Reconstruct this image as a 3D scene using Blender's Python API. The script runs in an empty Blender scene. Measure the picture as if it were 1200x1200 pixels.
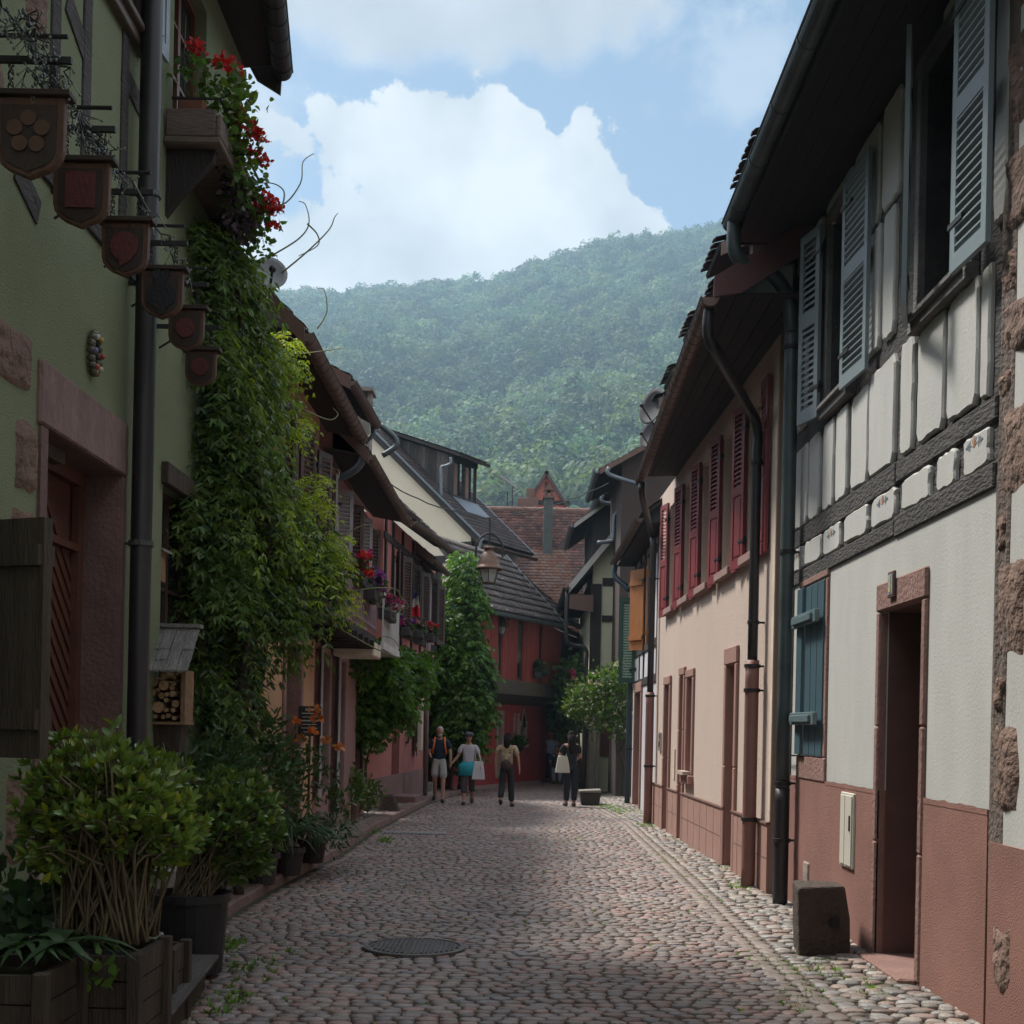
import bpy, bmesh, math, random
import numpy as np
from mathutils import Vector, Matrix, noise
random.seed(7); RNG = np.random.default_rng(11)
SC = bpy.context.scene; COL = SC.collection
R = math.radians
# ---------------------------------------------------------------- camera model
FPX, CU, CV, H, ROLL = 1500.0, 607.0, 852.0, 1.62, R(1.2)
def ray(u, v):
    dx = (u-CU)/FPX; dy = (CV-v)/FPX; c, s = math.cos(ROLL), math.sin(ROLL)
    return dx*c-dy*s, dx*s+dy*c
def at_y(u, v, Y): a, b = ray(u, v); return Vector((a*Y, Y, H+b*Y))
def at_x(u, v, X): a, b = ray(u, v); Y = X/a; return Vector((X, Y, H+b*Y))
def at_z(u, v, Z=0.0): a, b = ray(u, v); Y = (Z-H)/b; return Vector((a*Y, Y, Z))
cam = bpy.data.cameras.new('camera'); co = bpy.data.objects.new('camera', cam); COL.objects.link(co)
cam.lens = 45; cam.sensor_width = 36; cam.shift_x = -7/1200; cam.shift_y = 252/1200
cam.clip_start = .05; cam.clip_end = 6000
c_, s_ = math.cos(ROLL), math.sin(ROLL)
co.matrix_world = Matrix(((c_, -s_, 0, 0), (0, 0, -1, 0), (s_, c_, 0, H), (0, 0, 0, 1)))
SC.camera = co
# ---------------------------------------------------------------- materials
MATS = {}
def nd(nt, t, **k):
    n = nt.nodes.new(t)
    for a, b in k.items(): setattr(n, a, b)
    return n
def mat(name, col, rough=.8, var=.18, scale=3., bump=.15, bscale=40., metal=0., tint=0., grime=0., gcol=(.05, .04, .035),
        stretch=(1, 1, 1), trans=0., spec=.5, col2=None, bdist=.02, coat=0.):
    if name in MATS: return MATS[name]
    m = bpy.data.materials.new(name); m.use_nodes = True; nt = m.node_tree; nt.nodes.clear(); L = nt.links.new
    out = nd(nt, 'ShaderNodeOutputMaterial'); b = nd(nt, 'ShaderNodeBsdfPrincipled')
    tc = nd(nt, 'ShaderNodeTexCoord'); mp = nd(nt, 'ShaderNodeMapping'); mp.inputs['Scale'].default_value = stretch
    L(tc.outputs['Object'], mp.inputs['Vector'])
    n1 = nd(nt, 'ShaderNodeTexNoise'); n1.inputs['Scale'].default_value = scale; n1.inputs['Detail'].default_value = 6
    n1.inputs['Roughness'].default_value = .65; L(mp.outputs[0], n1.inputs['Vector'])
    cr = nd(nt, 'ShaderNodeValToRGB'); e = cr.color_ramp.elements; e[0].position = .3; e[1].position = .72
    c0 = [min(1, c*(1-var)) for c in col]; c1 = [min(1, c*(1+var)) for c in (col2 or col)]
    e[0].color = (*c0, 1); e[1].color = (*c1, 1); L(n1.outputs['Fac'], cr.inputs['Fac'])
    last = cr.outputs['Color']
    if grime:
        n2 = nd(nt, 'ShaderNodeTexNoise'); n2.inputs['Scale'].default_value = scale*.35; n2.inputs['Detail'].default_value = 8
        n2.inputs['Roughness'].default_value = .7
        L(mp.outputs[0], n2.inputs['Vector'])
        r2 = nd(nt, 'ShaderNodeValToRGB'); r2.color_ramp.elements[0].position = .5; r2.color_ramp.elements[1].position = .78
        L(n2.outputs['Fac'], r2.inputs['Fac']); mu = nd(nt, 'ShaderNodeMath', operation='MULTIPLY'); mu.inputs[1].default_value = grime
        L(r2.outputs['Color'], mu.inputs[0])
        mx = nd(nt, 'ShaderNodeMix', data_type='RGBA'); L(mu.outputs[0], mx.inputs['Factor']); L(last, mx.inputs['A'])
        mx.inputs['B'].default_value = (*gcol, 1); last = mx.outputs['Result']
    if tint:
        at = nd(nt, 'ShaderNodeAttribute', attribute_name='tint')
        mm = nd(nt, 'ShaderNodeMix', data_type='RGBA', blend_type='MULTIPLY'); mm.inputs['Factor'].default_value = 1
        L(last, mm.inputs['A']); L(at.outputs['Color'], mm.inputs['B']); last = mm.outputs['Result']
    L(last, b.inputs['Base Color'])
    b.inputs['Roughness'].default_value = rough; b.inputs['Metallic'].default_value = metal
    b.inputs['Specular IOR Level'].default_value = spec
    if coat: b.inputs['Coat Weight'].default_value = coat; b.inputs['Coat Roughness'].default_value = .15
    if bump:
        n3 = nd(nt, 'ShaderNodeTexNoise'); n3.inputs['Scale'].default_value = bscale; n3.inputs['Detail'].default_value = 5
        L(mp.outputs[0], n3.inputs['Vector'])
        bp = nd(nt, 'ShaderNodeBump'); bp.inputs['Strength'].default_value = min(1, bump*2); bp.inputs['Distance'].default_value = bdist
        L(n3.outputs['Fac'], bp.inputs['Height']); L(bp.outputs[0], b.inputs['Normal'])
    if trans:
        t = nd(nt, 'ShaderNodeBsdfTranslucent'); ms = nd(nt, 'ShaderNodeMixShader'); ms.inputs[0].default_value = trans
        br = nd(nt, 'ShaderNodeMix', data_type='RGBA', blend_type='MULTIPLY'); br.inputs['Factor'].default_value = 1
        L(last, br.inputs['A']); br.inputs['B'].default_value = (1.5, 1.6, .6, 1)
        L(br.outputs['Result'], t.inputs['Color']); L(b.outputs[0], ms.inputs[1]); L(t.outputs[0], ms.inputs[2]); L(ms.outputs[0], out.inputs[0])
    else: L(b.outputs[0], out.inputs[0])
    MATS[name] = m; return m
# ---------------------------------------------------------------- scene tree helpers
def tag(o, label=None, cat=None, group=None, kind=None):
    if label: o['label'] = label
    if cat: o['category'] = cat
    if group: o['group'] = group
    if kind: o['kind'] = kind
    return o
def thing(name, label, cat, loc, group=None):
    o = bpy.data.objects.new(name, None); o.empty_display_size = .2; COL.objects.link(o); o.location = Vector(loc)
    return tag(o, label, cat, group)
def worigin(p):
    v = Vector((0, 0, 0))
    while p: v += p.location; p = p.parent
    return v
def kids(o): return [c for c in COL.objects if c.parent == o]
def copy_tree(o, parent=None):
    c = o.copy(); COL.objects.link(c)
    if parent: c.parent = parent
    for ch in kids(o): copy_tree(ch, c)
    return c
# ---------------------------------------------------------------- mesh builder
class MB:
    def __init__(s, T=None): s.v = []; s.f = []; s.c = []; s.T = T; s.tint = None
    def add(s, vs, fs):
        k = len(s.v)
        for p in vs:
            p = Vector(p); s.v.append(tuple(s.T(*p)) if s.T else tuple(p))
        for f in fs: s.f.append([k+i for i in f]); s.c.append(s.tint)
        return s
    def quad(s, a, b, c, d): return s.add([a, b, c, d], [(0, 1, 2, 3)])
    def poly(s, ps): return s.add(ps, [list(range(len(ps)))])
    def box(s, x0, x1, y0, y1, z0, z1):
        return s.add([(x0, y0, z0), (x1, y0, z0), (x1, y1, z0), (x0, y1, z0), (x0, y0, z1), (x1, y0, z1), (x1, y1, z1), (x0, y1, z1)],
                     [(0, 3, 2, 1), (4, 5, 6, 7), (0, 1, 5, 4), (1, 2, 6, 5), (2, 3, 7, 6), (3, 0, 4, 7)])
    def hexa(s, a, b):   # two rings of 4 points
        return s.add(list(a)+list(b), [(0, 3, 2, 1), (4, 5, 6, 7), (0, 1, 5, 4), (1, 2, 6, 5), (2, 3, 7, 6), (3, 0, 4, 7)])
    def prism(s, ps, off):   # extrude polygon ps by vector off
        n = len(ps); off = Vector(off)
        vs = [Vector(p) for p in ps]+[Vector(p)+off for p in ps]
        return s.add(vs, [list(range(n))[::-1], [n+i for i in range(n)]]+[(i, (i+1) % n, n+(i+1) % n, n+i) for i in range(n)])
    def beam(s, a, b, w, h, up=(0, 0, 1)):   # bar a->b with section w x h
        a, b = Vector(a), Vector(b); d = (b-a).normalized(); up = Vector(up)
        if abs(d.dot(up)) > .98: up = Vector((0, 1, 0))
        x = d.cross(up).normalized(); y = x.cross(d).normalized()
        r = [(-w/2, -h/2), (w/2, -h/2), (w/2, h/2), (-w/2, h/2)]
        return s.hexa([a+x*i+y*j for i, j in r], [b+x*i+y*j for i, j in r])
    def tube(s, pts, rad, n=10, cap=True):
        pts = [Vector(p) for p in pts]; m = len(pts)
        if not isinstance(rad, (list, tuple)): rad = [rad]*m
        up = Vector((0, 0, 1)); d0 = (pts[1]-pts[0]).normalized()
        if abs(d0.dot(up)) > .9: up = Vector((0, 1, 0))
        x = d0.cross(up).normalized(); vs = []; fs = []
        for i, p in enumerate(pts):
            d = (pts[min(i+1, m-1)]-pts[max(i-1, 0)]).normalized(); x = (x-d*x.dot(d)).normalized(); y = d.cross(x)
            for j in range(n):
                t = 2*math.pi*j/n; vs.append(p+(x*math.cos(t)+y*math.sin(t))*rad[i])
        for i in range(m-1):
            for j in range(n): k = (j+1) % n; fs.append((i*n+j, i*n+k, (i+1)*n+k, (i+1)*n+j))
        if cap: fs.append(list(range(n))[::-1]); fs.append([(m-1)*n+j for j in range(n)])
        return s.add(vs, fs)
    def lathe(s, prof, c, n=16, axis=(0, 0, 1), sq=1.):   # prof [(r,h)]
        c = Vector(c); a = Vector(axis).normalized(); x = a.orthogonal().normalized() if abs(a.z) < .99 else Vector((1, 0, 0)); y = a.cross(x)
        vs = []; fs = []
        for r, h in prof:
            for j in range(n): t = 2*math.pi*(j+.5)/n; vs.append(c+a*h+(x*math.cos(t)+y*math.sin(t)*sq)*r)
        for i in range(len(prof)-1):
            for j in range(n): k = (j+1) % n; fs.append((i*n+j, i*n+k, (i+1)*n+k, (i+1)*n+j))
        fs.append(list(range(n))[::-1]); fs.append([(len(prof)-1)*n+j for j in range(n)])
        return s.add(vs, fs)
    def ball(s, c, r, n=10, m=7, jit=0.):
        c = Vector(c); r = (r, r, r) if not hasattr(r, '__len__') else r; vs = []; fs = []
        for i in range(m+1):
            ph = math.pi*i/m
            for j in range(n):
                t = 2*math.pi*j/n; k = 1+random.uniform(-jit, jit)
                vs.append(c+Vector((r[0]*math.sin(ph)*math.cos(t)*k, r[1]*math.sin(ph)*math.sin(t)*k, r[2]*math.cos(ph)*k)))
        for i in range(m):
            for j in range(n): k = (j+1) % n; fs.append((i*n+j, (i+1)*n+j, (i+1)*n+k, i*n+k))
        return s.add(vs, fs)
    def sweep(s, prof, a, b, up=(0, 0, 1)):  # extrude 2D profile (side, up) from a to b (list of points open shape -> closed strip)
        a, b = Vector(a), Vector(b); d = (b-a).normalized(); x = d.cross(Vector(up)).normalized(); y = x.cross(d).normalized(); n = len(prof)
        vs = [a+x*p[0]+y*p[1] for p in prof]+[b+x*p[0]+y*p[1] for p in prof]
        return s.add(vs, [(i, (i+1) % n, n+(i+1) % n, n+i) for i in range(n)]+[list(range(n))[::-1], [n+i for i in range(n)]])
    def build(s, name, m, parent=None, bevel=0., smooth=False, recalc=True, seg=1, auto=True):
        me = bpy.data.meshes.new(name); o = worigin(parent) if parent else Vector((0, 0, 0))
        me.from_pydata([(x-o.x, y-o.y, z-o.z) for x, y, z in s.v], [], s.f)
        if any(c is not None for c in s.c):
            at = me.attributes.new('tint', 'FLOAT_COLOR', 'FACE')
            at.data.foreach_set('color', [k for c in s.c for k in (*(c or (1, 1, 1)), 1)])
        if recalc:
            bm = bmesh.new(); bm.from_mesh(me); bmesh.ops.recalc_face_normals(bm, faces=bm.faces); bm.to_mesh(me); bm.free()
        if smooth: me.polygons.foreach_set('use_smooth', [True]*len(me.polygons))
        me.materials.append(m); me.update()
        ob = bpy.data.objects.new(name, me); COL.objects.link(ob)
        if parent: ob.parent = parent
        if bevel:
            md = ob.modifiers.new('bevel', 'BEVEL'); md.width = bevel; md.segments = seg; md.limit_method = 'ANGLE'; md.angle_limit = R(40)
        return ob
def npmesh(name, V, Fc, m, parent=None, tint=None, smooth=False):
    """V (n,3) array world, Fc (k,4|3) int array, tint (k,3) face colours"""
    V = np.asarray(V, np.float32); o = worigin(parent) if parent else Vector((0, 0, 0)); V = V-np.array(o, np.float32)
    me = bpy.data.meshes.new(name); k, w = Fc.shape
    me.vertices.add(len(V)); me.vertices.foreach_set('co', V.ravel())
    me.loops.add(k*w); me.loops.foreach_set('vertex_index', Fc.ravel().astype(np.int32))
    me.polygons.add(k); me.polygons.foreach_set('loop_start', np.arange(0, k*w, w, dtype=np.int32))
    try: me.polygons.foreach_set('loop_total', np.full(k, w, np.int32))
    except Exception: pass
    me.update(calc_edges=True)
    if tint is not None:
        at = me.attributes.new('tint', 'FLOAT_COLOR', 'FACE'); c = np.ones((k, 4), np.float32); c[:, :3] = tint; at.data.foreach_set('color', c.ravel())
    if smooth: me.polygons.foreach_set('use_smooth', np.ones(k, bool))
    me.materials.append(m); ob = bpy.data.objects.new(name, me); COL.objects.link(ob)
    if parent: ob.parent = parent
    return ob
# ---------------------------------------------------------------- facade frames: (s along, n outward, z)
class Fr:
    def __init__(s, o, d, n):
        s.o = Vector((*o, 0)); s.d = Vector((*d, 0)).normalized(); s.n = Vector((*n, 0)).normalized()
    def __call__(s, a, n, z): p = s.o+s.d*a+s.n*n; return Vector((p.x, p.y, z))
    def su(s, u, v, n=0.):   # pixel -> (s, z) on this facade
        a, b = ray(u, v); o = s.o+s.n*n
        # o + d*t = (a Y, Y)
        det = s.d.x-a*s.d.y; t = (a*o.y-o.x)/det; Y = o.y+s.d.y*t; return t, H+b*Y
def FX(X, sgn): return Fr((X, 0), (0, 1), (sgn, 0))           # s == world Y
def FP(p0, p1, flip=False):
    d = Vector((p1[0]-p0[0], p1[1]-p0[1])); n = Vector((d.y, -d.x))
    if flip: n = -n
    return Fr(p0, d, n)
def wall_mesh(mb, fr, s0, s1, z0, z1, ops=(), depth=.25, n=0., side=.3):
    """front skin with rectangular openings and their reveals, plus end returns"""
    mb.T = fr
    S = sorted({s0, s1, *[a for o in ops for a in o[:2] if s0 < a < s1]}); Z = sorted({z0, z1, *[a for o in ops for a in o[2:4] if z0 < a < z1]})
    # subdivide long cells for nicer shading
    for i in range(len(S)-1):
        for j in range(len(Z)-1):
            cs, cz = (S[i]+S[i+1])/2, (Z[j]+Z[j+1])/2
            if any(o[0] < cs < o[1] and o[2] < cz < o[3] for o in ops): continue
            mb.quad((S[i], n, Z[j]), (S[i+1], n, Z[j]), (S[i+1], n, Z[j+1]), (S[i], n, Z[j+1]))
    for a, b, c, d in [o[:4] for o in ops]:
        c0, d0 = max(c, z0), min(d, z1)
        if c0 >= d0: continue
        mb.quad((a, n, c0), (a, n-depth, c0), (a, n-depth, d0), (a, n, d0)); mb.quad((b, n, c0), (b, n, d0), (b, n-depth, d0), (b, n-depth, c0))
        if d <= z1: mb.quad((a, n, d), (a, n-depth, d), (b, n-depth, d), (b, n, d))
        if c >= z0: mb.quad((a, n, c), (b, n, c), (b, n-depth, c), (a, n-depth, c))
    if side:
        mb.quad((s0, n, z0), (s0, n, z1), (s0, n-side, z1), (s0, n-side, z0)); mb.quad((s1, n, z0), (s1, n-side, z0), (s1, n-side, z1), (s1, n, z1))
        if not any(o[3] > z1 for o in ops): mb.quad((s0, n, z1), (s1, n, z1), (s1, n-side, z1), (s0, n-side, z1))
    return mb
def fbox(mb, fr, s0, s1, n0, n1, z0, z1): mb.T = fr; mb.box(s0, s1, n0, n1, z0, z1); return mb
def make_window(fr, s0, s1, z0, z1, parent, mframe, depth=.18, n=0., cols=2, rows=3, fw=.06, name='window', sill=None, mglass=None):
    mb = MB(); a = n-depth
    for (p, q, r, t) in ((s0, s1, z0, z0+fw), (s0, s1, z1-fw, z1), (s0, s0+fw, z0+fw, z1-fw), (s1-fw, s1, z0+fw, z1-fw)): fbox(mb, fr, p, q, a-.03, a+.03, r, t)
    for i in range(1, cols): c = s0+(s1-s0)*i/cols; fbox(mb, fr, c-fw*.6, c+fw*.6, a-.025, a+.025, z0+fw, z1-fw)
    for j in range(1, rows): c = z0+(z1-z0)*j/rows; fbox(mb, fr, s0+fw, s1-fw, a-.018, a+.02, c-.014, c+.014)
    w = mb.build(name, mframe, parent)
    g = MB(); fbox(g, fr, s0+fw*.5, s1-fw*.5, a-.012, a-.004, z0+fw*.5, z1-fw*.5); g.build('pane', mglass or MATS['glass'], w)
    b = MB(); b.T = fr; b.quad((s0-.1, a-.35, z0-.1), (s1+.1, a-.35, z0-.1), (s1+.1, a-.35, z1+.1), (s0-.1, a-.35, z1+.1)); b.build('interior', MATS['dark_interior'], w)
    if sill is not None:
        k = MB(); fbox(k, fr, s0-.08, s1+.08, n-.02, n+.09, z0-.1, z0-.002); k.build('sill', sill, parent=w, bevel=.008)
    return w
def make_shutter(hinge, free, z0, z1, m, parent, style='louver', th=.03, name='shutter', label=None, mhw=None):
    """free standing leaf between two ground points"""
    a = Vector((*hinge, 0)); b = Vector((*free, 0)); d = (b-a); W = d.length; d.normalize(); n = Vector((d.y, -d.x, 0))
    T = lambda s, q, z: a+d*s+n*q+Vector((0, 0, z))
    mb = MB(T); h = z1-z0; st = min(.07, W*.2)
    if style == 'plank':
        k = 3
        for i in range(k): mb.box(W*i/k+.002, W*(i+1)/k-.002, -th/2, th/2, z0, z1)
        for z in (z0+h*.12, z1-h*.2): mb.box(.01, W-.01, -th/2-.025, th/2+.025, z, z+.09)
    else:
        mb.box(0, st, -th/2, th/2, z0, z1); mb.box(W-st, W, -th/2, th/2, z0, z1)
        rails = [(z0, z0+.1), (z1-.08, z1)]
        if style == 'louver2': rails.append((z0+h*.5, z0+h*.5+.12))
        if style == 'panel': rails.append((z0+h*.45, z0+h*.45+.09))
        rails.sort()
        for r0, r1 in rails: mb.box(st, W-st, -th/2, th/2, r0, r1)
        for k in range(len(rails)-1):
            lo, hi = rails[k][1], rails[k+1][0]
            if style == 'panel' and k == 0:
                mb.box(st, W-st, -th*.2, th*.2, lo, hi); mb.box(st+.03, W-st-.03, -th*.4, th*.4, lo+.04, hi-.04); continue
            nn = max(3, int((hi-lo)/.055)); p = (hi-lo)/nn
            for i in range(nn):
                zc = lo+p*(i+.5); hh = p*.42
                mb.hexa([(st, -th*.45, zc-hh-.004), (W-st, -th*.45, zc-hh-.004), (W-st, -th*.45, zc-hh+.006), (st, -th*.45, zc-hh+.006)],
                        [(st, th*.45, zc+hh*.6-.006), (W-st, th*.45, zc+hh*.6-.006), (W-st, th*.45, zc+hh*.6+.006), (st, th*.45, zc+hh*.6+.006)])
    o = mb.build(name, m, parent)
    for z in (z0+h*.15, z1-h*.15): hw = MB(T); hw.box(-.03, W*.35, -th/2-.006, th/2+.006, z, z+.03); hw.tube([(-.01, 0, z-.03), (-.01, 0, z+.06)], .014, 8); hw.build('hinge', MATS['iron'], o)
    if label: o['label'] = label
    return o
def gutter(a, b, parent, m, r=.075, rings=0, name='gutter'):
    pr = [(r*math.cos(t), r*math.sin(t)) for t in np.linspace(0, -math.pi, 11)]; q = [(p[0]*.88, p[1]*.88) for p in pr[::-1]]
    prof = pr+q; mb = MB(); a, b = Vector(a), Vector(b)
    mb.sweep(prof, a, b); d = (b-a).normalized(); L = (b-a).length
    mb.sweep([(p[0], p[1]) for p in pr], a, a+d*.004); mb.sweep(pr, b-d*.004, b)
    x = d.cross(Vector((0, 0, 1))).normalized()
    for sg in (1, -1): mb.tube([a+x*sg*r, b+x*sg*r], .011, 6)
    if rings:
        k = int(L/rings)
        pr2 = [(p[0]*1.07, p[1]*1.07) for p in pr]
        for i in range(k): c = a+d*(rings*(i+.5)); mb.sweep(pr2+[(p[0]*.93, p[1]*.93) for p in pr[::-1]], c, c+d*.022)
    o = mb.build(name, m, parent, smooth=False)
    return o
def smooth_path(pts, k=4):
    P = [Vector(p) for p in pts]; out = []
    for i in range(len(P)-1):
        p0, p1, p2, p3 = P[max(i-1, 0)], P[i], P[i+1], P[min(i+2, len(P)-1)]
        for j in range(k):
            t = j/k; out.append(.5*((2*p1)+(p2-p0)*t+(2*p0-5*p1+4*p2-p3)*t*t+(3*p1-p0-3*p2+p3)*t**3))
    out.append(P[-1]); return out
def downpipe(pts, parent, m, r=.05, rings=(), name='downpipe', mclamp=None, wall=None, smooth=True):
    mb = MB(); P = smooth_path(pts) if smooth else [Vector(p) for p in pts]
    mb.tube(P, r, 12); 
    o = mb.build(name, m, parent, smooth=True)
    if rings:
        x, y = Vector(pts[-1]).x, Vector(pts[-1]).y
        for z in rings:
            c = MB(); c.lathe([(r*1.02, -.02), (r*1.18, -.018), (r*1.18, .018), (r*1.02, .02)], (x, y, z), 12)
            if wall is not None: c.beam((x, y, z), (wall[0], wall[1], z), .02, .02)
            c.build('pipe_clamp', mclamp or MATS['iron'], o)
    return o
# ---------------------------------------------------------------- tiles
def tiled_roof(a, b, c, d, name, m, parent, tw=.17, th=.16, cols=((.9, .85, .8),), jit=.25, thick=.012, seedpatch=None):
    """a,b eave ends; d,c ridge ends (a-d, b-c rakes). Rows of individual flat round-ended tiles."""
    a, b, c, d = map(Vector, (a, b, c, d)); eu = (b-a); W = eu.length; dn = (c-b).length; rows = max(2, int(dn/th)); n = ((b-a).cross(d-a)).normalized()
    if n.z < 0: n = -n
    V = []; Fq = []; T = []
    for i in range(rows+1):
        t0 = i/rows; t1 = min(1, t0+1.5/rows); L0 = a.lerp(d, t0); R0 = b.lerp(c, t0); L1 = a.lerp(d, t1); R1 = b.lerp(c, t1)
        if t0 >= 1: break
        wrow = (R0-L0).length; k = max(1, int(wrow/tw)); off = .5*(i % 2)
        for j in range(-1, k+1):
            x0 = (j+off)/k; x1 = x0+1/k; x0c, x1c = max(0, x0), min(1, x1)
            if x1c-x0c < .1/k: continue
            g = .04/k; x0c += g*.5; x1c -= g*.5
            up = n*(thick*2.3+random.uniform(0, .008)); 
            mid = (x0c+x1c)/2; dr = (L0-L1).normalized()*th*.16
            pts = [L1.lerp(R1, x0c), L1.lerp(R1, x1c), L0.lerp(R0, x1c)+up, L0.lerp(R0, mid+(x1c-mid)*.5)+up+dr, L0.lerp(R0, mid-(mid-x0c)*.5)+up+dr, L0.lerp(R0, x0c)+up]
            col = Vector(random.choice(cols)); 
            if seedpatch: col = Vector(seedpatch(mid, t0, col))
            f = 1+random.uniform(-jit, jit); col = [min(1.6, max(0, q*f)) for q in col]
            k0 = len(V); V += pts; V += [p-n*thick for p in pts[2:]]
            Fq += [[k0, k0+1, k0+2, k0+5], [k0+5, k0+2, k0+3, k0+4], [k0+2, k0+6, k0+7, k0+3], [k0+3, k0+7, k0+8, k0+4], [k0+4, k0+8, k0+9, k0+5]]; T += [col]*5
    o = npmesh(name, np.array([tuple(v) for v in V]), np.array(Fq), m, parent, np.array(T))
    return o
def roof_slab(a, b, c, d, parent, m, thick=.06, name='roof_deck'):
    a, b, c, d = map(Vector, (a, b, c, d)); n = ((b-a).cross(d-a)).normalized()
    if n.z < 0: n = -n
    mb = MB(); mb.hexa([p-n*thick for p in (a, b, c, d)], [p-n*.004 for p in (a, b, c, d)]); return mb.build(name, m, parent)
# ---------------------------------------------------------------- leaves
def leaf_mesh(name, P, D, S, m, parent=None, tint=None, w=.4, fold=.25, shape='leaf', Nrm=None):
    """P base (n,3), D direction (n,3) unit, S length (n), every leaf = 4 quads-ish folded along its midrib"""
    P = np.asarray(P, float); D = np.asarray(D, float); S = np.asarray(S, float)[:, None]; n = len(P)
    D /= np.linalg.norm(D, axis=1)[:, None]+1e-9
    U = RNG.normal(size=(n, 3)) if Nrm is None else np.asarray(Nrm, float)+RNG.normal(size=(n, 3))*.35
    X = np.cross(D, U); X /= np.linalg.norm(X, axis=1)[:, None]+1e-9; N = np.cross(X, D)
    w = w*.5
    pts = [P, P+D*S*.35+X*S*w+N*S*fold*w, P+D*S*.38, P+D*S*.35-X*S*w+N*S*fold*w, P+D*S*.75+X*S*w*.75+N*S*(fold*w*.6-.06), P+D*S*.76-N*S*.06, P+D*S*.75-X*S*w*.75+N*S*(fold*w*.6-.06), P+D*S-N*S*.16]
    V = np.stack(pts, 1).reshape(-1, 3); b = (np.arange(n)*8)[:, None]
    q = np.array([[0, 2, 1, 1], ])
    F = np.concatenate([b+np.array([0, 1, 2, 2]), b+np.array([0, 2, 3, 3]), b+np.array([1, 4, 5, 2]), b+np.array([2, 5, 6, 3]), b+np.array([4, 7, 5, 5]), b+np.array([5, 7, 6, 6])], 1).reshape(-1, 4)
    # split tri/quads: triangulate everything
    q1 = b+np.array([0, 1, 2]); T3 = np.concatenate([b+np.array(t) for t in ([0, 1, 2], [0, 2, 3], [1, 4, 5], [1, 5, 2], [2, 5, 6], [2, 6, 3], [4, 7, 5], [5, 7, 6])], 1).reshape(-1, 3)
    tt = None if tint is None else np.repeat(np.asarray(tint), 8, axis=0)
    return npmesh(name, V, T3, m, parent, tt, smooth=False)
def simple_leaf(name, P, D, S, m, parent=None, tint=None, w=.35, Nrm=None):
    P = np.asarray(P, float); D = np.asarray(D, float); S = np.asarray(S, float)[:, None]; n = len(P)
    D = D/(np.linalg.norm(D, axis=1)[:, None]+1e-9)
    U = RNG.normal(size=(n, 3)) if Nrm is None else np.asarray(Nrm, float)+RNG.normal(size=(n, 3))*.4
    X = np.cross(D, U); X /= np.linalg.norm(X, axis=1)[:, None]+1e-9; N = np.cross(X, D)
    V = np.stack([P, P+D*S*.45+X*S*w*.5+N*S*.05, P+D*S-N*S*.1, P+D*S*.45-X*S*w*.5+N*S*.05], 1).reshape(-1, 3)
    b = (np.arange(n)*4)[:, None]; T3 = np.concatenate([b+np.array([0, 1, 2]), b+np.array([0, 2, 3])], 1).reshape(-1, 3)
    return npmesh(name, V, T3, m, parent, None if tint is None else np.repeat(np.asarray(tint), 2, axis=0))
def tints(n, base=(1, 1, 1), v=.3, hue=.15, yellow=0.):
    f = 1+RNG.uniform(-v, v, (n, 1)); h = RNG.uniform(-hue, hue, (n, 1)); c = np.array(base)[None]*f*np.concatenate([1+h, 1+0*h, 1-h], 1)
    if yellow: k = RNG.random(n) < yellow; c[k] *= np.array([1.7, 1.35, .6])
    return c
def blob_points(blobs, n, shell=.55):
    """random points in union of ellipsoids weighted by area; returns points, outward dir"""
    A = np.array([(b[3]*b[4]+b[4]*b[5]+b[3]*b[5]) for b in blobs]); pk = RNG.choice(len(blobs), n, p=A/A.sum()); B = np.array(blobs)[pk]
    d = RNG.normal(size=(n, 3)); d /= np.linalg.norm(d, axis=1)[:, None]; r = shell+(1-shell)*RNG.random((n, 1))**.6
    return B[:, :3]+d*r*B[:, 3:6], d
def unit(a): return a/(np.linalg.norm(a, axis=-1, keepdims=True)+1e-9)
# ================================================================ WORLD, SUN, MATERIAL PALETTE
SUN_EL, SUN_AZ = R(57), R(-48)      # azimuth measured from +Y towards +X
w = bpy.data.worlds.new('World'); SC.world = w; w.use_nodes = True; nt = w.node_tree; nt.nodes.clear(); L = nt.links.new
def mnode(op, a, b=None, c=None):
    n = nd(nt, 'ShaderNodeMath', operation=op)
    for i, x in enumerate((a, b, c)):
        if x is None: continue
        if hasattr(x, 'links') or hasattr(x, 'is_linked'): L(x, n.inputs[i])
        else: n.inputs[i].default_value = x
    return n.outputs[0]
tc = nd(nt, 'ShaderNodeTexCoord'); sep = nd(nt, 'ShaderNodeSeparateXYZ'); L(tc.outputs['Generated'], sep.inputs[0])
sky = nd(nt, 'ShaderNodeTexSky', sky_type='NISHITA'); sky.sun_disc = False; sky.sun_elevation = SUN_EL; sky.sun_rotation = SUN_AZ
sky.air_density = 1.3; sky.dust_density = 1.6; sky.ozone_density = 1.3; sky.altitude = 250
ny = mnode('MAXIMUM', sep.outputs[1], .02); px_ = mnode('DIVIDE', sep.outputs[0], ny); pz_ = mnode('DIVIDE', sep.outputs[2], ny)
noi = nd(nt, 'ShaderNodeTexNoise'); noi.inputs['Scale'].default_value = 7; noi.inputs['Detail'].default_value = 9; noi.inputs['Roughness'].default_value = .58
L(tc.outputs['Generated'], noi.inputs['Vector'])
noi3 = nd(nt, 'ShaderNodeTexNoise'); noi3.inputs['Scale'].default_value = 22; noi3.inputs['Detail'].default_value = 8; noi3.inputs['Roughness'].default_value = .6
L(tc.outputs['Generated'], noi3.inputs['Vector'])
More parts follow.
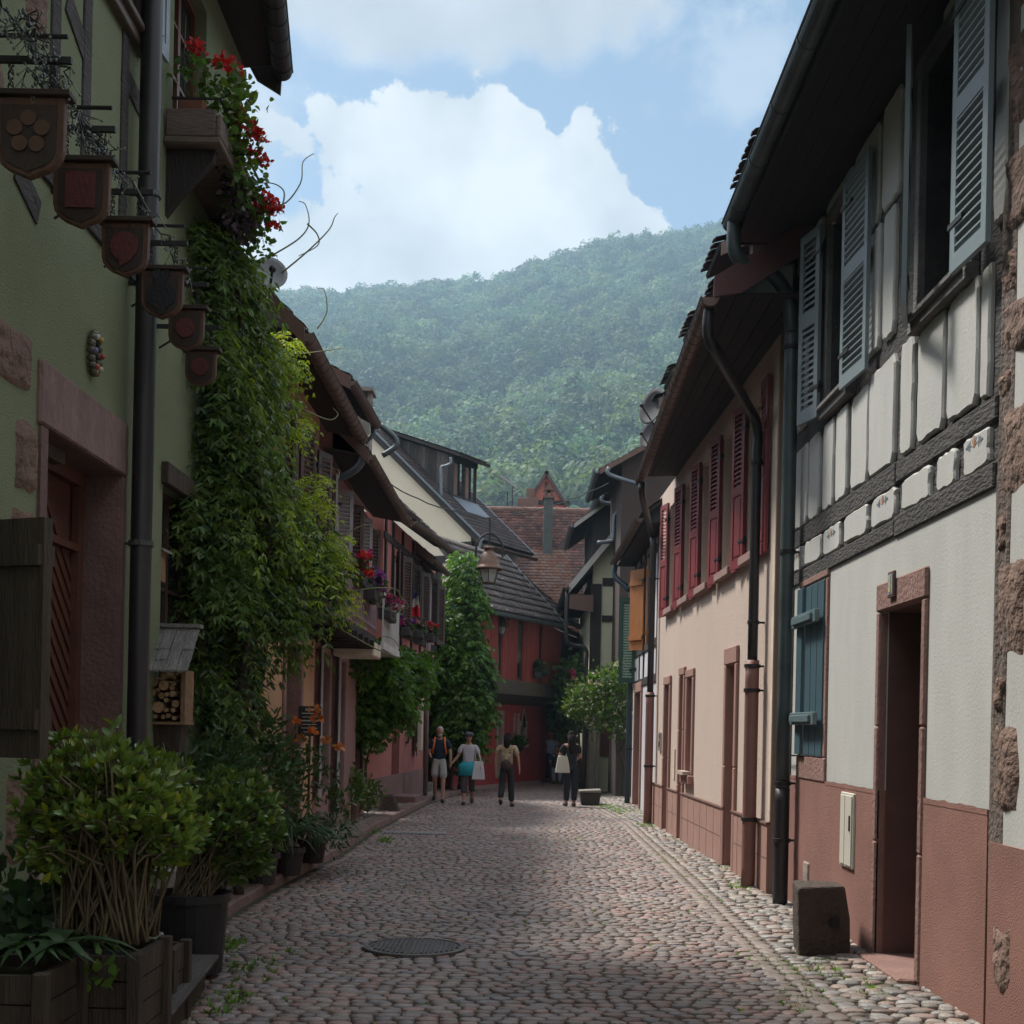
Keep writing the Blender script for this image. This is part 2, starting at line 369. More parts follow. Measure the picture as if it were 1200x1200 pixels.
noi2 = nd(nt, 'ShaderNodeTexNoise'); noi2.inputs['Scale'].default_value = 3.2; noi2.inputs['Detail'].default_value = 10; noi2.inputs['Roughness'].default_value = .6
mp2 = nd(nt, 'ShaderNodeMapping'); mp2.inputs['Scale'].default_value = (1, 1, 2.2); mp2.inputs['Location'].default_value = (3.1, .4, 1.2); L(tc.outputs['Generated'], mp2.inputs['Vector']); L(mp2.outputs[0], noi2.inputs['Vector'])
def smooth(x, lo, hi):
    n = nd(nt, 'ShaderNodeMapRange', interpolation_type='SMOOTHSTEP'); L(x, n.inputs[0]); n.inputs[1].default_value = lo; n.inputs[2].default_value = hi
    n.inputs[3].default_value = 0; n.inputs[4].default_value = 1; return n.outputs[0]
def ell(u, v, ru, rv, amp=1.1, lo=.9, hi=1.08, tilt=0.):
    cx, cz = (u-CU)/FPX, (CV-v)/FPX
    dx = mnode('SUBTRACT', px_, cx); dz = mnode('SUBTRACT', pz_, cz)
    if tilt: dz = mnode('ADD', dz, mnode('MULTIPLY', dx, tilt))
    a = mnode('DIVIDE', dx, ru/FPX); b = mnode('DIVIDE', dz, rv/FPX)
    r = mnode('SQRT', mnode('ADD', mnode('MULTIPLY', a, a), mnode('MULTIPLY', b, b)))
    r = mnode('ADD', r, mnode('MULTIPLY', mnode('SUBTRACT', noi.outputs['Fac'], .5), -amp*2.2)); r = mnode('ADD', r, mnode('MULTIPLY', mnode('SUBTRACT', noi3.outputs['Fac'], .5), -amp*1.9))
    return mnode('SUBTRACT', 1., smooth(r, lo, hi))
m1 = ell(515, 215, 225, 118, .95, .90, 1.02, tilt=0.10); m1b = ell(450, 310, 240, 80, .6, .75, 1.1)
m2 = ell(520, 12, 330, 68, 1.0, .55, 1.3, tilt=-.05); m3 = ell(850, 95, 70, 75, 2.0, .2, 1.5)
m4 = ell(200, 150, 130, 260, .8, .5, 1.3)
m1c = ell(655, 292, 52, 34, .25, .85, 1.2)
bigm = mnode('MAXIMUM', mnode('MAXIMUM', m1, m1c), m1b)
rest = smooth(noi2.outputs['Fac'], .36, .56)
far = smooth(mnode('ADD', mnode('ABSOLUTE', px_), mnode('MULTIPLY', mnode('SUBTRACT', pz_, .62), 1.)), .30, .6)
rest = mnode('MULTIPLY', rest, mnode('MULTIPLY', far, .8))
cm = mnode('MAXIMUM', bigm, mnode('MAXIMUM', mnode('MULTIPLY', m2, .8), mnode('MAXIMUM', mnode('MULTIPLY', m3, .35), mnode('MAXIMUM', mnode('MULTIPLY', m4, .7), rest))))
# cloud brightness: sunlit whites with grey undersides
shade = nd(nt, 'ShaderNodeTexNoise'); shade.inputs['Scale'].default_value = 9.5; shade.inputs['Detail'].default_value = 7; shade.inputs['Roughness'].default_value = .5
mp3 = nd(nt, 'ShaderNodeMapping'); mp3.inputs['Location'].default_value = (.7, 2, .31); L(tc.outputs['Generated'], mp3.inputs['Vector']); L(mp3.outputs[0], shade.inputs['Vector'])
cr = nd(nt, 'ShaderNodeValToRGB'); cr.color_ramp.elements[0].position = .34; cr.color_ramp.elements[1].position = .66
CB = 4.0
cr.color_ramp.elements[0].color = (.60, .62, .66, 1); cr.color_ramp.elements[1].color = (1.08, 1.07, 1.05, 1)
L(shade.outputs['Fac'], cr.inputs[0])
sc = nd(nt, 'ShaderNodeVectorMath', operation='SCALE'); L(cr.outputs[0], sc.inputs[0]); 
topd = mnode('SUBTRACT', 1., mnode('MULTIPLY', m2, .22)); L(mnode('MULTIPLY', mnode('MULTIPLY', topd, CB), mnode('ADD', 1., mnode('MULTIPLY', far, 2.1))), sc.inputs['Scale'])  # cloud cover out of view brightened, added as fill light for the street
sb = nd(nt, 'ShaderNodeMix', data_type='RGBA', blend_type='MULTIPLY'); sb.inputs['Factor'].default_value = 1; L(sky.outputs[0], sb.inputs['A']); sb.inputs['B'].default_value = (.445, .455, .465, 1)
mx = nd(nt, 'ShaderNodeMix', data_type='RGBA'); L(cm, mx.inputs['Factor']); L(sb.outputs['Result'], mx.inputs['A']); L(sc.outputs[0], mx.inputs['B'])
bg = nd(nt, 'ShaderNodeBackground'); bg.inputs['Strength'].default_value = .1; L(mx.outputs['Result'], bg.inputs['Color'])
wo = nd(nt, 'ShaderNodeOutputWorld'); L(bg.outputs[0], wo.inputs[0])
sl = bpy.data.lights.new('sun', 'SUN'); sl.energy = 3.1; sl.angle = R(10); sl.color = (1, .95, .86)
so = bpy.data.objects.new('sun', sl); COL.objects.link(so)
sd = Vector((math.sin(SUN_AZ)*math.cos(SUN_EL), math.cos(SUN_AZ)*math.cos(SUN_EL), math.sin(SUN_EL)))
so.rotation_euler = sd.to_track_quat('Z', 'Y').to_euler()
SC.view_settings.view_transform = 'Standard'; SC.view_settings.look = 'None'; SC.view_settings.exposure = 1.16; SC.view_settings.gamma = 1
SC.render.resolution_x = SC.render.resolution_y = 1024
# palette
mat('dark_interior', (.012, .011, .012), .9, bump=0)
g = mat('glass', (.02, .024, .028), .06, bump=.02, bscale=3, spec=.7)
mat('iron', (.025, .024, .024), .55, metal=.3, bump=.05)
WHITEP = mat('white_render', (.47, .47, .45), .95, .09, 1.9, .17, 120, stretch=(1, 1, .45), grime=.55, gcol=(.34, .33, .31), bdist=.012)
PINKP = mat('brown_render', (.25, .12, .095), .95, .16, 1.8, .3, 110, grime=.4, gcol=(.13, .075, .065), bdist=.012)
BEIGEP = mat('beige_render', (.53, .425, .365), .95, .05, 1.2, .25, 90, grime=.25, gcol=(.48, .35, .27), stretch=(1, 1, .35))
BROWNP = mat('taupe_render', (.33, .235, .185), .95, .06, 1.2, .2, 90)
SAND = mat('red_sandstone', (.23, .13, .11), .9, .2, 3.5, .35, 30, grime=.45, gcol=(.1, .06, .05))
SANDR = mat('rough_sandstone', (.18, .115, .09), .95, .35, 4, .9, 14, grime=.6, gcol=(.07, .045, .04), bdist=.06)
TIMBER = mat('grey_timber', (.048, .043, .042), .85, .4, 5, .6, 30, stretch=(1.5, .5, 1.5), grime=.5, gcol=(.03, .026, .025), bdist=.02)
TIMBD = mat('dark_timber', (.022, .017, .016), .8, .3, 5, .4, 30, stretch=(2, 2, .4))
WOODW = mat('weathered_wood', (.062, .046, .034), .85, .45, 6, .6, 40, stretch=(2.5, 2.5, .25), grime=.5, gcol=(.02, .017, .014))
BLUES = mat('blue_grey_paint', (.18, .225, .24), .5, .06, 3, .05, 50)
TEAL = mat('petrol_paint', (.05, .10, .125), .45, .08, 3, .05, 50, spec=.6)
REDS = mat('red_paint', (.19, .028, .034), .55, .12, 3, .05, 50)
ORS = mat('ochre_paint', (.36, .14, .04), .55, .15, 3, .05, 50)
GREENS = mat('green_paint', (.02, .07, .05), .5, .1)
BROWNPAINT = mat('brown_paint', (.055, .034, .03), .5, .15, 3, .08, 40)
ZINC = mat('zinc', (.075, .095, .10), .5, .3, 3, .08, 30, metal=.35, grime=.5, gcol=(.03, .035, .035))
ZINCL = mat('light_zinc', (.115, .14, .165), .5, .15, 3, .05, 30, metal=.3)
COPPER = mat('brown_copper', (.15, .105, .088), .45, .25, 3, .06, 30, metal=.45, grime=.4, gcol=(.035, .028, .026))
DPIPE = mat('dark_pipe', (.022, .02, .022), .45, .2, 4, .04, 30)
RPIPE = mat('pink_pipe', (.21, .10, .085), .6, .1, 4, .04, 30)
TILE = mat('roof_tile', (.115, .073, .064), .9, .3, 6, .3, 50, tint=1, grime=.5, gcol=(.045, .04, .04))
TILED = mat('dark_tile', (.06, .05, .05), .85, .3, 5, .3, 50, tint=1, grime=.4, gcol=(.03, .03, .03))
GREENP = mat('green_render', (.17, .20, .115), .95, .1, 1.2, .3, 70, grime=.4, gcol=(.13, .16, .09))
ORANGEP = mat('orange_render', (.44, .26, .15), .95, .1, 1.5, .2, 70)
MAUVEP = mat('mauve_render', (.27, .16, .155), .95, .1, 1.5, .2, 70)
ROSEP = mat('rose_render', (.38, .15, .135), .95, .1, 1.5, .2, 70, grime=.3, gcol=(.12, .05, .05))
REDP = mat('red_render', (.36, .066, .074), .95, .14, 1.5, .2, 70, grime=.35, gcol=(.11, .025, .025))
CREAMP = mat('cream_render', (.56, .50, .40), .95, .06, 1.5, .2, 70)
OLIVEP = mat('pale_green_render', (.50, .50, .36), .95, .06, 1.5, .2, 70)
REDWOOD = mat('red_boards', (.36, .07, .062), .8, .35, 5, .5, 40, stretch=(3, 3, .25), grime=.4, gcol=(.07, .03, .03))
CONC = mat('stone_grey', (.22, .20, .18), .9, .2, 4, .3, 30, grime=.4, gcol=(.1, .09, .08))
STONE = mat('cobble', (.215, .188, .172), .5, .18, 9, .3, 60, tint=1, spec=.5, bdist=.012)
JOINT = mat('joint_soil', (.06, .055, .04), .95, .4, 12, .5, 60)
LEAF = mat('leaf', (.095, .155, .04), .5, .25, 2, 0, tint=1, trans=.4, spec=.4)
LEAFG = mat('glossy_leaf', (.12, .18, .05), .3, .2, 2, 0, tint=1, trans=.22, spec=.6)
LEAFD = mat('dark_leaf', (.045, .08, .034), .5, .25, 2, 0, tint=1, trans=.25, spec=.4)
PETAL = mat('petal', (.6, .6, .6), .6, .1, 3, 0, tint=1, trans=.25)
STEM = mat('stem', (.11, .085, .045), .85, .3, 6, .2, 40)
BARK = mat('vine_bark', (.05, .038, .03), .9, .4, 6, .6, 30)
# ================================================================ GROUND, ROAD, HILL
def sheet(name, x0, x1, y0, y1, z, m, kind='structure', nx=1, ny=1):
    mb = MB()
    for i in range(nx):
        for j in range(ny):
            a, b = x0+(x1-x0)*i/nx, x0+(x1-x0)*(i+1)/nx; c, d = y0+(y1-y0)*j/ny, y0+(y1-y0)*(j+1)/ny
            mb.quad((a, c, z), (b, c, z), (b, d, z), (a, d, z))
    return tag(mb.build(name, m, recalc=False), kind=kind)
GRD = mat('meadow', (.05, .055, .03), .95, .3, .5, .3, 4)
sheet('ground', -1190, 1190, -55, 1290, -.07, GRD)
kerb_px = [(300, 1052), (400, 1000), (440, 972), (500, 942), (530, 932), (556, 927)]
KERB = [tuple(at_z(u, v, 0))[:2] for u, v in kerb_px]
KERB = [(KERB[0][0]+.02, -3.), (KERB[0][0]+.02, 8.)]+KERB
def kerbx(Y):
    ys = [k[1] for k in KERB]; xs = [k[0] for k in KERB]; return float(np.interp(Y, ys, xs))
def edgex(Y): return float(np.interp(Y, [0, 8, 14, 22, 26.5, 27.2, 45], [1.93, 1.93, 2.0, 2.02, 1.75, 1.6, 1.6]))
def wallrx(Y): return float(np.interp(Y, [0, 12.3, 12.4, 21.9, 22, 45], [2.6, 2.6, 2.45, 2.45, 2.5, 2.7]))
# stone template: 8-gon rings
ang = np.array([22.5+45*i for i in range(8)])*np.pi/180
oct_ = np.stack([np.clip(np.cos(ang)*1.1, -1, 1), np.clip(np.sin(ang)*1.1, -1, 1)], 1)*.5
def stones(name, cx, cy, wx, wy, rot, hgt, m, parent=None, cols=None, dome=.003, top0=0.):
    n = len(cx); V = np.zeros((n, 25, 3)); J = 1+RNG.uniform(-.09, .09, (n, 8, 1)); o = oct_[None]*J
    for k, (s, z) in enumerate(((1., -.02), (.965, -.0025), (.82, dome*.8))):
        V[:, k*8:(k+1)*8, 0] = o[:, :, 0]*s*wx[:, None]; V[:, k*8:(k+1)*8, 1] = o[:, :, 1]*s*wy[:, None]; V[:, k*8:(k+1)*8, 2] = z+RNG.uniform(-.002, .002, (n, 8))*(k > 0)
    V[:, 24, 2] = dome
    tx, ty = RNG.normal(0, .02, (n, 1)), RNG.normal(0, .022, (n, 1)); V[:, :, 2] += V[:, :, 0]*tx+V[:, :, 1]*ty
    c, s = np.cos(rot)[:, None], np.sin(rot)[:, None]; x = V[:, :, 0]*c-V[:, :, 1]*s; y = V[:, :, 0]*s+V[:, :, 1]*c
    V[:, :, 0] = x+cx[:, None]; V[:, :, 1] = y+cy[:, None]; V[:, :, 2] += (hgt+top0)[:, None]
    t = []
    for k in range(2):
        for i in range(8): j = (i+1) % 8; t += [[k*8+i, k*8+j, k*8+8+j], [k*8+i, k*8+8+j, k*8+8+i]]
    for i in range(8): t.append([16+i, 16+(i+1) % 8, 24])
    t = np.array(t); Fc = (t[None]+(np.arange(n)*25)[:, None, None]).reshape(-1, 3)
    tt = np.repeat(cols, len(t), axis=0)
    return npmesh(name, V.reshape(-1, 3), Fc, m, parent, tt, smooth=True)
def lownoise(x, y, s, k=0): return noise.noise(Vector((x*s+k*7.3, y*s, k*3.1)))
# main carriageway, rows across the street with a gentle arc
cx, cy, wx, wy, rot = [], [], [], [], []
Y = 3.2
while Y < 46:
    rp = random.uniform(.078, .10); lo, hi = (kerbx(Y)+.04 if Y < 34 else -2.5), edgex(Y)-.26
    if Y > 27: hi = edgex(Y)
    x = lo+random.uniform(0, .05)
    while x < hi:
        sw = random.uniform(.085, .155); xc = x+sw/2
        yc = Y+.10*math.sin(x*1.1+.4)+.12*lownoise(x, Y, .35)+random.uniform(-.012, .012)
        cx.append(xc); cy.append(yc); wx.append(sw*.93); wy.append(rp*.93*random.uniform(.93, 1.03)); rot.append(random.gauss(.0, .05)+.08*lownoise(x, Y, .35, 1)); x += sw
    Y += rp
a = [np.array(q) for q in (cx, cy, wx, wy, rot)]
hg = np.array([.006*lownoise(p, q, 1.3, 2)+.006*lownoise(p, q, .3, 3)+random.uniform(-.004, .004) for p, q in zip(cx, cy)])
f = 1+RNG.uniform(-.22, .22, (len(cx), 1)); cc = np.array([[1.0, .93, .93]])*f
pk = RNG.random(len(cx)); cc[pk < .25] *= np.array([1.12, .9, .86]); cc[pk > .85] *= np.array([.85, .92, 1.0])
cc *= np.array([1+.30*lownoise(p, q, .45, 11)+.18*lownoise(p, q, 1.6, 12) for p, q in zip(cx, cy)])[:, None]
ROAD = tag(stones('road', *a, hg, STONE, cols=cc), kind='structure')
# longitudinal border courses and the pale gutter strip on the right
cx, cy, wx, wy, rot, col = [], [], [], [], [], []
for k in range(2):
    Y = 3.2
    while Y < 27:
        l = random.uniform(.14, .22); cx.append(edgex(Y)-.19+k*.125); cy.append(Y+l/2); wx.append(.118); wy.append(l*.94); rot.append(random.gauss(0, .03)+math.atan2(-(edgex(Y+.3)-edgex(Y)), .3)); f = random.uniform(.85, 1.2); col.append((1.02*f, .95*f, .92*f)); Y += l
tag(stones('border_course', *[np.array(q) for q in (cx, cy, wx, wy, rot)], np.full(len(cx), .002), STONE, cols=np.array(col)), kind='structure')
cx, cy, wx, wy, rot, col = [], [], [], [], [], []
Y = 3.2
while Y < 30:
    rp = random.uniform(.075, .12); x = edgex(Y)
    while x < wallrx(Y):
        sw = random.uniform(.09, .17); yc = Y+.08*math.sin(x*4+Y)+random.uniform(-.02, .02)
        cx.append(x+sw/2); cy.append(yc); wx.append(sw*.93); wy.append(rp*.96); rot.append(random.gauss(0.1, .16)); f = random.uniform(.7, 1.45)
        col.append(random.choice([(.95*f, 1.02*f, 1.06*f), (1.08*f, 1.1*f, 1.05*f), (1.05*f, .9*f, .85*f)])); x += sw
    Y += rp
hg = np.array([(x-edgex(y))*.05+random.uniform(-.006, .006) for x, y in zip(cx, cy)])
tag(stones('right_pavement', *[np.array(q) for q in (cx, cy, wx, wy, rot)], hg, STONE, cols=np.array(col), dome=.006), kind='structure')
sheet('road_bed', -6, 8, -10, 60, -.009, JOINT, nx=8, ny=30)
# left kerb and pavement
mbk = MB(); mbp = MB()
KS = mat('kerb_stone', (.20, .135, .125), .85, .25, 5, .5, 30, grime=.5, gcol=(.06, .05, .04))
Y = 1.
while Y < 33:
    l = random.uniform(.7, 1.2); a0, b0 = kerbx(Y+.01), kerbx(Y+l-.01); t = .085+random.uniform(-.01, .01)
    mbk.hexa([(a0-.24, Y+.012, -.03), (a0, Y+.012, -.03), (b0, Y+l-.012, -.03), (b0-.24, Y+l-.012, -.03)], [(a0-.24, Y+.012, t), (a0-.012, Y+.012, t), (b0-.012, Y+l-.012, t), (b0-.24, Y+l-.012, t)])
    mbp.quad((a0-.24, Y, .06), (b0-.24, Y+l, .06), (-4.2, Y+l, .06), (-4.2, Y, .06)); Y += l
tag(mbk.build('kerb', KS, bevel=.012), kind='structure')
tag(mbp.build('left_pavement_bed', JOINT), kind='structure')
cx, cy, wx, wy, rot = [], [], [], [], []
Y = 5.
while Y < 33:
    x = kerbx(Y)-.25
    while x > -3.3:
        sw = random.uniform(.12, .22); cx.append(x-sw/2); cy.append(Y+random.uniform(-.02, .02)); wx.append(sw*.94); wy.append(.13); rot.append(random.gauss(0, .1)); x -= sw
    Y += .14
cc = np.array([[1., .97, .95]])*(1+RNG.uniform(-.25, .25, (len(cx), 1)))
tag(stones('left_pavement', *[np.array(q) for q in (cx, cy, wx, wy, rot)], np.full(len(cx), .075), STONE, cols=cc), kind='structure')
# hillside
def ridge(a):
    us = [-400, 100, 330, 450, 560, 600, 640, 720, 780, 840, 900, 1000, 1500]; vs = [370, 355, 353, 345, 342, 324, 312, 291, 281, 270, 266, 258, 240]
    return float(np.interp(a*FPX+CU, us, [(CV-v)/FPX for v in vs]))
def hillz(x, Y):
    t = (Y-140)/760
    if t <= 0: return -.05
    zr = ridge(x/Y)*900-5
    z = zr*(t**1.12 if t <= 1 else max(0, 1-(t-1)*1.3))
    return z+min(1, t*3)*(14*lownoise(x, Y, .006, 5)+6*lownoise(x, Y, .02, 6))*(1 if t < .93 else .4)
ys = np.linspace(140, 1180, 70); xs = np.linspace(-1, 1, 61); V = []; 
for yy in ys:
    for q in xs: xx = q*(250+yy*.5); V.append((xx, yy, hillz(xx, yy)))
Fq = np.array([[j*61+i, j*61+i+1, (j+1)*61+i+1, (j+1)*61+i] for j in range(69) for i in range(60)])
HILLM = mat('forest_floor', (.02, .03, .014), .95, .3, .05, 0)
tag(npmesh('hill', np.array(V), Fq, HILLM), kind='structure')
FOREST = mat('forest_leaf', (.066, .10, .052), .7, .2, .06, 0, tint=1, trans=.3, spec=.2)
def forest():
    P = []
    Y = 250.
    while Y < 935:
        x = -.26*Y
        while x < .24*Y:
            xx, yy = x+random.uniform(-2.5, 2.5), Y+random.uniform(-2.5, 2.5); zz = hillz(xx, yy); el = (zz-H)/yy
            if el > .1 or Y < 380: P.append((xx, yy, zz))
            x += 6.8
        Y += 6.2
    P = np.array(P); n = len(P); K = 280
    r = 2.5+4.2*RNG.random((n, 1))**1.5; hr = r*RNG.uniform(.8, 1.25, (n, 1)); top = RNG.random(n) < .03; r[top] *= .6; hr[top] *= 1.35
    d = RNG.normal(size=(n, K, 3)); d[:, :, 2] = np.abs(d[:, :, 2])*1.1-.25; d = unit(d)
    lump = 1.3*np.sin(d[:, :, 0]*5+P[:, None, 0])*np.cos(d[:, :, 1]*5+P[:, None, 1])+.6*np.sin(d[:, :, 2]*8+P[:, None, 0]*2)
    rad = 1+.16*lump+RNG.uniform(-.1, .06, (n, K))
    C = P[:, None, :]+np.array([0, 0, 1.])*(hr[:, None]*.9+1.5)+d*np.concatenate([r, r, hr], 1)[:, None, :]*rad[:, :, None]
    N = unit(d+RNG.normal(size=(n, K, 3))*.35); X = unit(np.cross(N, RNG.normal(size=(n, K, 3)))); Z = np.cross(N, X)
    s = (RNG.uniform(.3, .8, (n, K, 1))); V = np.stack([C-X*s-Z*s*.7, C+X*s-Z*s*.6, C+X*s*.8+Z*s, C-X*s*.7+Z*s*.8], 2).reshape(-1, 3)
    Fq = np.arange(n*K*4).reshape(-1, 4)
    big = np.array([[lownoise(p[0], p[1], .012, 9)+.6*lownoise(p[0], p[1], .04, 4)] for p in P])
    base = (1+.45*big)*RNG.uniform(.5, 1.6, (n, 1)); hue = RNG.uniform(-.2, .2, (n, 1))
    c = base*np.concatenate([1+hue, np.ones((n, 1)), 1-hue], 1); c = np.repeat(c[:, None], K, 1)*RNG.uniform(.75, 1.25, (n, K, 1))
    return tag(npmesh('forest', V, Fq, FOREST, None, c.reshape(-1, 3)), 'dense mixed forest covering the whole hillside behind the village', 'forest', kind='stuff')
forest()
# haze volume
hm = bpy.data.materials.new('haze'); hm.use_nodes = True; hn = hm.node_tree; hn.nodes.clear()
pv = hn.nodes.new('ShaderNodeVolumePrincipled'); pv.inputs['Color'].default_value = (.5, .76, 1, 1); pv.inputs['Density'].default_value = .00052; pv.inputs['Anisotropy'].default_value = .2
ho = hn.nodes.new('ShaderNodeOutputMaterial'); hn.links.new(pv.outputs[0], ho.inputs['Volume'])
hb = MB(); hb.box(-1196, 1196, -58, 1296, -1.07, 400); hz = hb.build('haze', hm); tag(hz, kind='stuff'); hz['label'] = 'thin blue haze in the air over the valley'
hz['category'] = 'haze'
# ---- iron covers
def iron_cover():
    c = at_z(486, 1112, 0); t = thing('manhole_cover', 'round cast iron manhole cover set in the cobbles in the foreground', 'manhole cover', (c.x, c.y, .0))
    mb = MB(); mb.lathe([(.37, -.02), (.37, .022), (.335, .024), (.335, .016), (.0, .016)], (c.x, c.y, 0), 40); mb.build('rim', mat('cast_iron', (.13, .12, .115), .5, .3, 8, .3, 60, metal=.5), t)
    mb = MB()
    for i in range(-9, 10):
        for j in range(-9, 10):
            x, y = i*.034, j*.034
            if x*x+y*y < .31**2: mb.box(c.x+x-.011, c.x+x+.011, c.y+y-.011, c.y+y+.011, .016, .026)
    mb.build('stud_pattern', MATS['cast_iron'], t)
    for (u, v, W, D, lab) in ((486, 977, .95, .4, 'pale rectangular iron drain cover set in the cobbles beside the left kerb'),):
        c = at_z(u, v, 0); t = thing('drain_cover', lab, 'drain cover', (c.x, c.y, 0))
        mb = MB(); mb.box(c.x-W/2, c.x+W/2, c.y-D/2, c.y+D/2, -.02, .02); mb.build('frame', mat('worn_iron', (.24, .23, .24), .5, .2, 8, .3, 60, metal=.3), t)
        mb = MB()
        for i in range(16): x = c.x-W/2+.05+i*(W-.1)/15; mb.box(x-.01, x+.01, c.y-D/2+.03, c.y+D/2-.03, .02, .03)
        mb.build('rib', MATS['worn_iron'], t)
iron_cover()
# ================================================================ RIGHT SIDE HOUSES
def flat_roof_pair(parent, xe, xr, ze, zr, y0, y1, tile=TILED, sgn=1, tw=.2, th=.2, cols=((1, .8, .75), (.8, .75, .75), (1.2, .8, .7)), back=3.0):
    """street slope with tiles from eave line (xe,ze) to ridge (xr,zr)"""
    roof = tiled_roof((xe, y0, ze), (xe, y1, ze), (xr, y1, zr), (xr, y0, zr), 'roof', tile, parent, tw, th, cols)
    roof_slab((xe, y0, ze), (xe, y1, ze), (xr, y1, zr), (xr, y0, zr), roof, TIMBD)
    mb = MB(); xb = xr+(xr-xe)*.9; mb.prism([(xr, y0, zr), (xb, y0, ze), (xb, y0, ze-.1), (xr, y0, zr-.1)], (0, y1-y0, 0)); mb.build('rear_slope', MATS['dark_tile_plain'], roof)
    return roof
mat('dark_tile_plain', (.07, .05, .048), .85, .3, 5, .4, 20)
def irregular_pad(mb, s0, s1, z0, z1, n0, n1, r=.03, k=6, slant=(0, 0)):
    """plaster infill panel: wobbly outline, rounded rim, in current facade frame"""
    def ring(ins, n, jit):
        P = []
        cs = [(s0+ins, z0+ins+slant[0]), (s1-ins, z0+ins+slant[1]), (s1-ins, z1-ins), (s0+ins, z1-ins)]
        for i in range(4):
            a, b = cs[i], cs[(i+1) % 4]
            for j in range(k): t = (j+.5)/k; P.append((a[0]+(b[0]-a[0])*t, n, a[1]+(b[1]-a[1])*t))
        return [(p[0]+jit[i][0], p[1], p[2]+jit[i][1]) for i, p in enumerate(P)]
    w = min(s1-s0, z1-z0); q = min(.009, w*.06); jit = [(random.uniform(-q, q), random.uniform(-q, q)) for _ in range(4*k)]
    R0 = ring(0, n0, jit); R1 = ring(0, n1-.012, jit); R2 = ring(min(.014, w*.1), n1, jit); m = 4*k
    mb.add(R0+R1+R2, [(i, (i+1) % m, m+(i+1) % m, m+i) for i in range(m)]+[(m+i, m+(i+1) % m, 2*m+(i+1) % m, 2*m+i) for i in range(m)]+[[2*m+i for i in range(m)]])
def surround(fr, s0, s1, z0, z1, w, parent, m, n=.03, lint=None, name='door_surround', d=.25, bottom=False):
    mb = MB(); l = lint or w
    nb = max(1, int((z1-z0)/.8)); 
    for k in range(nb):
        a, b = z0+(z1-z0)*k/nb, z0+(z1-z0)*(k+1)/nb-.004
        fbox(mb, fr, s0-w, s0, -.02, n, a, b); fbox(mb, fr, s1, s1+w, -.02, n, a, b)
    fbox(mb, fr, s0-w, s1+w, -.02, n+.004, z1, z1+l)
    if bottom: fbox(mb, fr, s0-w-.03, s1+w+.03, -.02, n+.05, z0-w, z0-.002)
    # reveals in the same stone
    fbox(mb, fr, s0-.02, s0+.004, -d, n-.016, z0, z1-.004); fbox(mb, fr, s1-.004, s1+.02, -d, n-.016, z0, z1-.004); fbox(mb, fr, s0, s1, -d, n-.016, z1-.004, z1+.02)
    return mb.build(name, m, parent, bevel=.012)
# ---------------------------------------------------------------- half timbered white house
f1 = FX(2.6, -1)
def S1(u, v=600): return f1.su(u, v)[0]
R1 = thing('half_timbered_house', 'white half-timbered house with blue-grey shutters and brown plinth at the right, beside the stone block', 'house', (2.6, 9.5, 0))
y0, y1 = S1(1165, 700), S1(919, 800)
dz0, dz1 = .04, f1.su(1079, 703)[1]
D0, D1 = S1(1080, 900), S1(1031, 900)
W0, W1 = S1(968, 790), S1(940, 790); wz0, wz1 = f1.su(950, 886)[1], f1.su(950, 686)[1]
ops = [(D0, D1, dz0, dz1), (W0, W1, wz0, wz1)]
PL = 1.22
mb = MB(); wall_mesh(mb, f1, y0, y1, PL, 3.06, ops, .4); mb.build('wall', WHITEP, R1, recalc=False)
mb = MB(); wall_mesh(mb, f1, y0, y1, -.05, PL, ops, .4, n=.012, side=.3); mb.build('plinth', PINKP, R1, recalc=False)
jag = MB(f1)
for sa, sb in ((y0, D0-.09), (D1+.09, W0-.09), (W1+.09, y1)):
    k = int((sb-sa)/.05); zz = [PL+.004+.014*noise.noise(Vector((i*.31, sa, 4)))+.006*noise.noise(Vector((i*1.3, sa, 9))) for i in range(k+1)]
    for i in range(k): a, b = sa+(sb-sa)*i/k, sa+(sb-sa)*(i+1)/k; jag.quad((a, .0145, PL-.03), (b, .0145, PL-.03), (b, .0145, zz[i+1]), (a, .0145, zz[i]))
jag.build('plinth_edge', PINKP, R1, recalc=False)
upper = [(7.5, 8.42, 4.38, 5.98), (10.2, 10.95, 4.42, 5.98)]
mb = MB(); wall_mesh(mb, f1, y0, y1, 3.0, 6.25, upper, .3, n=-.012); mb.build('timber_frame', TIMBER, R1, recalc=False)
mb = MB(); mb.T = f1
for a, b in ((2.99, 3.13), (3.36, 3.52)):   # sill and head beams, hand-hewn, in two lengths
    for s0, s1 in ((y0, 8.9), (8.9, y1)): mb.box(s0+.003, s1-.003, -.02, .012+random.uniform(0, .008), a+random.uniform(-.012, .012), b+random.uniform(-.012, .012))
mb.build('beam', TIMBER, R1, bevel=.01)
pan = MB(); pan.T = f1
zc = lambda us, v: [(S1(a, v), S1(b, v)) for a, b in us]
for s1, s0 in zc([(929, 944), (946, 965), (968, 987), (992, 1019), (1024, 1051), (1059, 1091), (1100, 1121), (1131, 1160)], 600): irregular_pad(pan, s0, s1, 3.135, 3.355, -.02, .02)
for s1, s0 in zc([(932, 950), (952, 963.5), (968, 980), (983, 995.5), (1001, 1020), (1021.5, 1050.5), (1058, 1072), (1078, 1108), (1112, 1147), (1151, 1161)], 470):
    irregular_pad(pan, s0, s1, 3.53, (4.27 if s1 < 8.45 or s1 > 10.1 else 4.30), -.02, .02, slant=(0, 0))
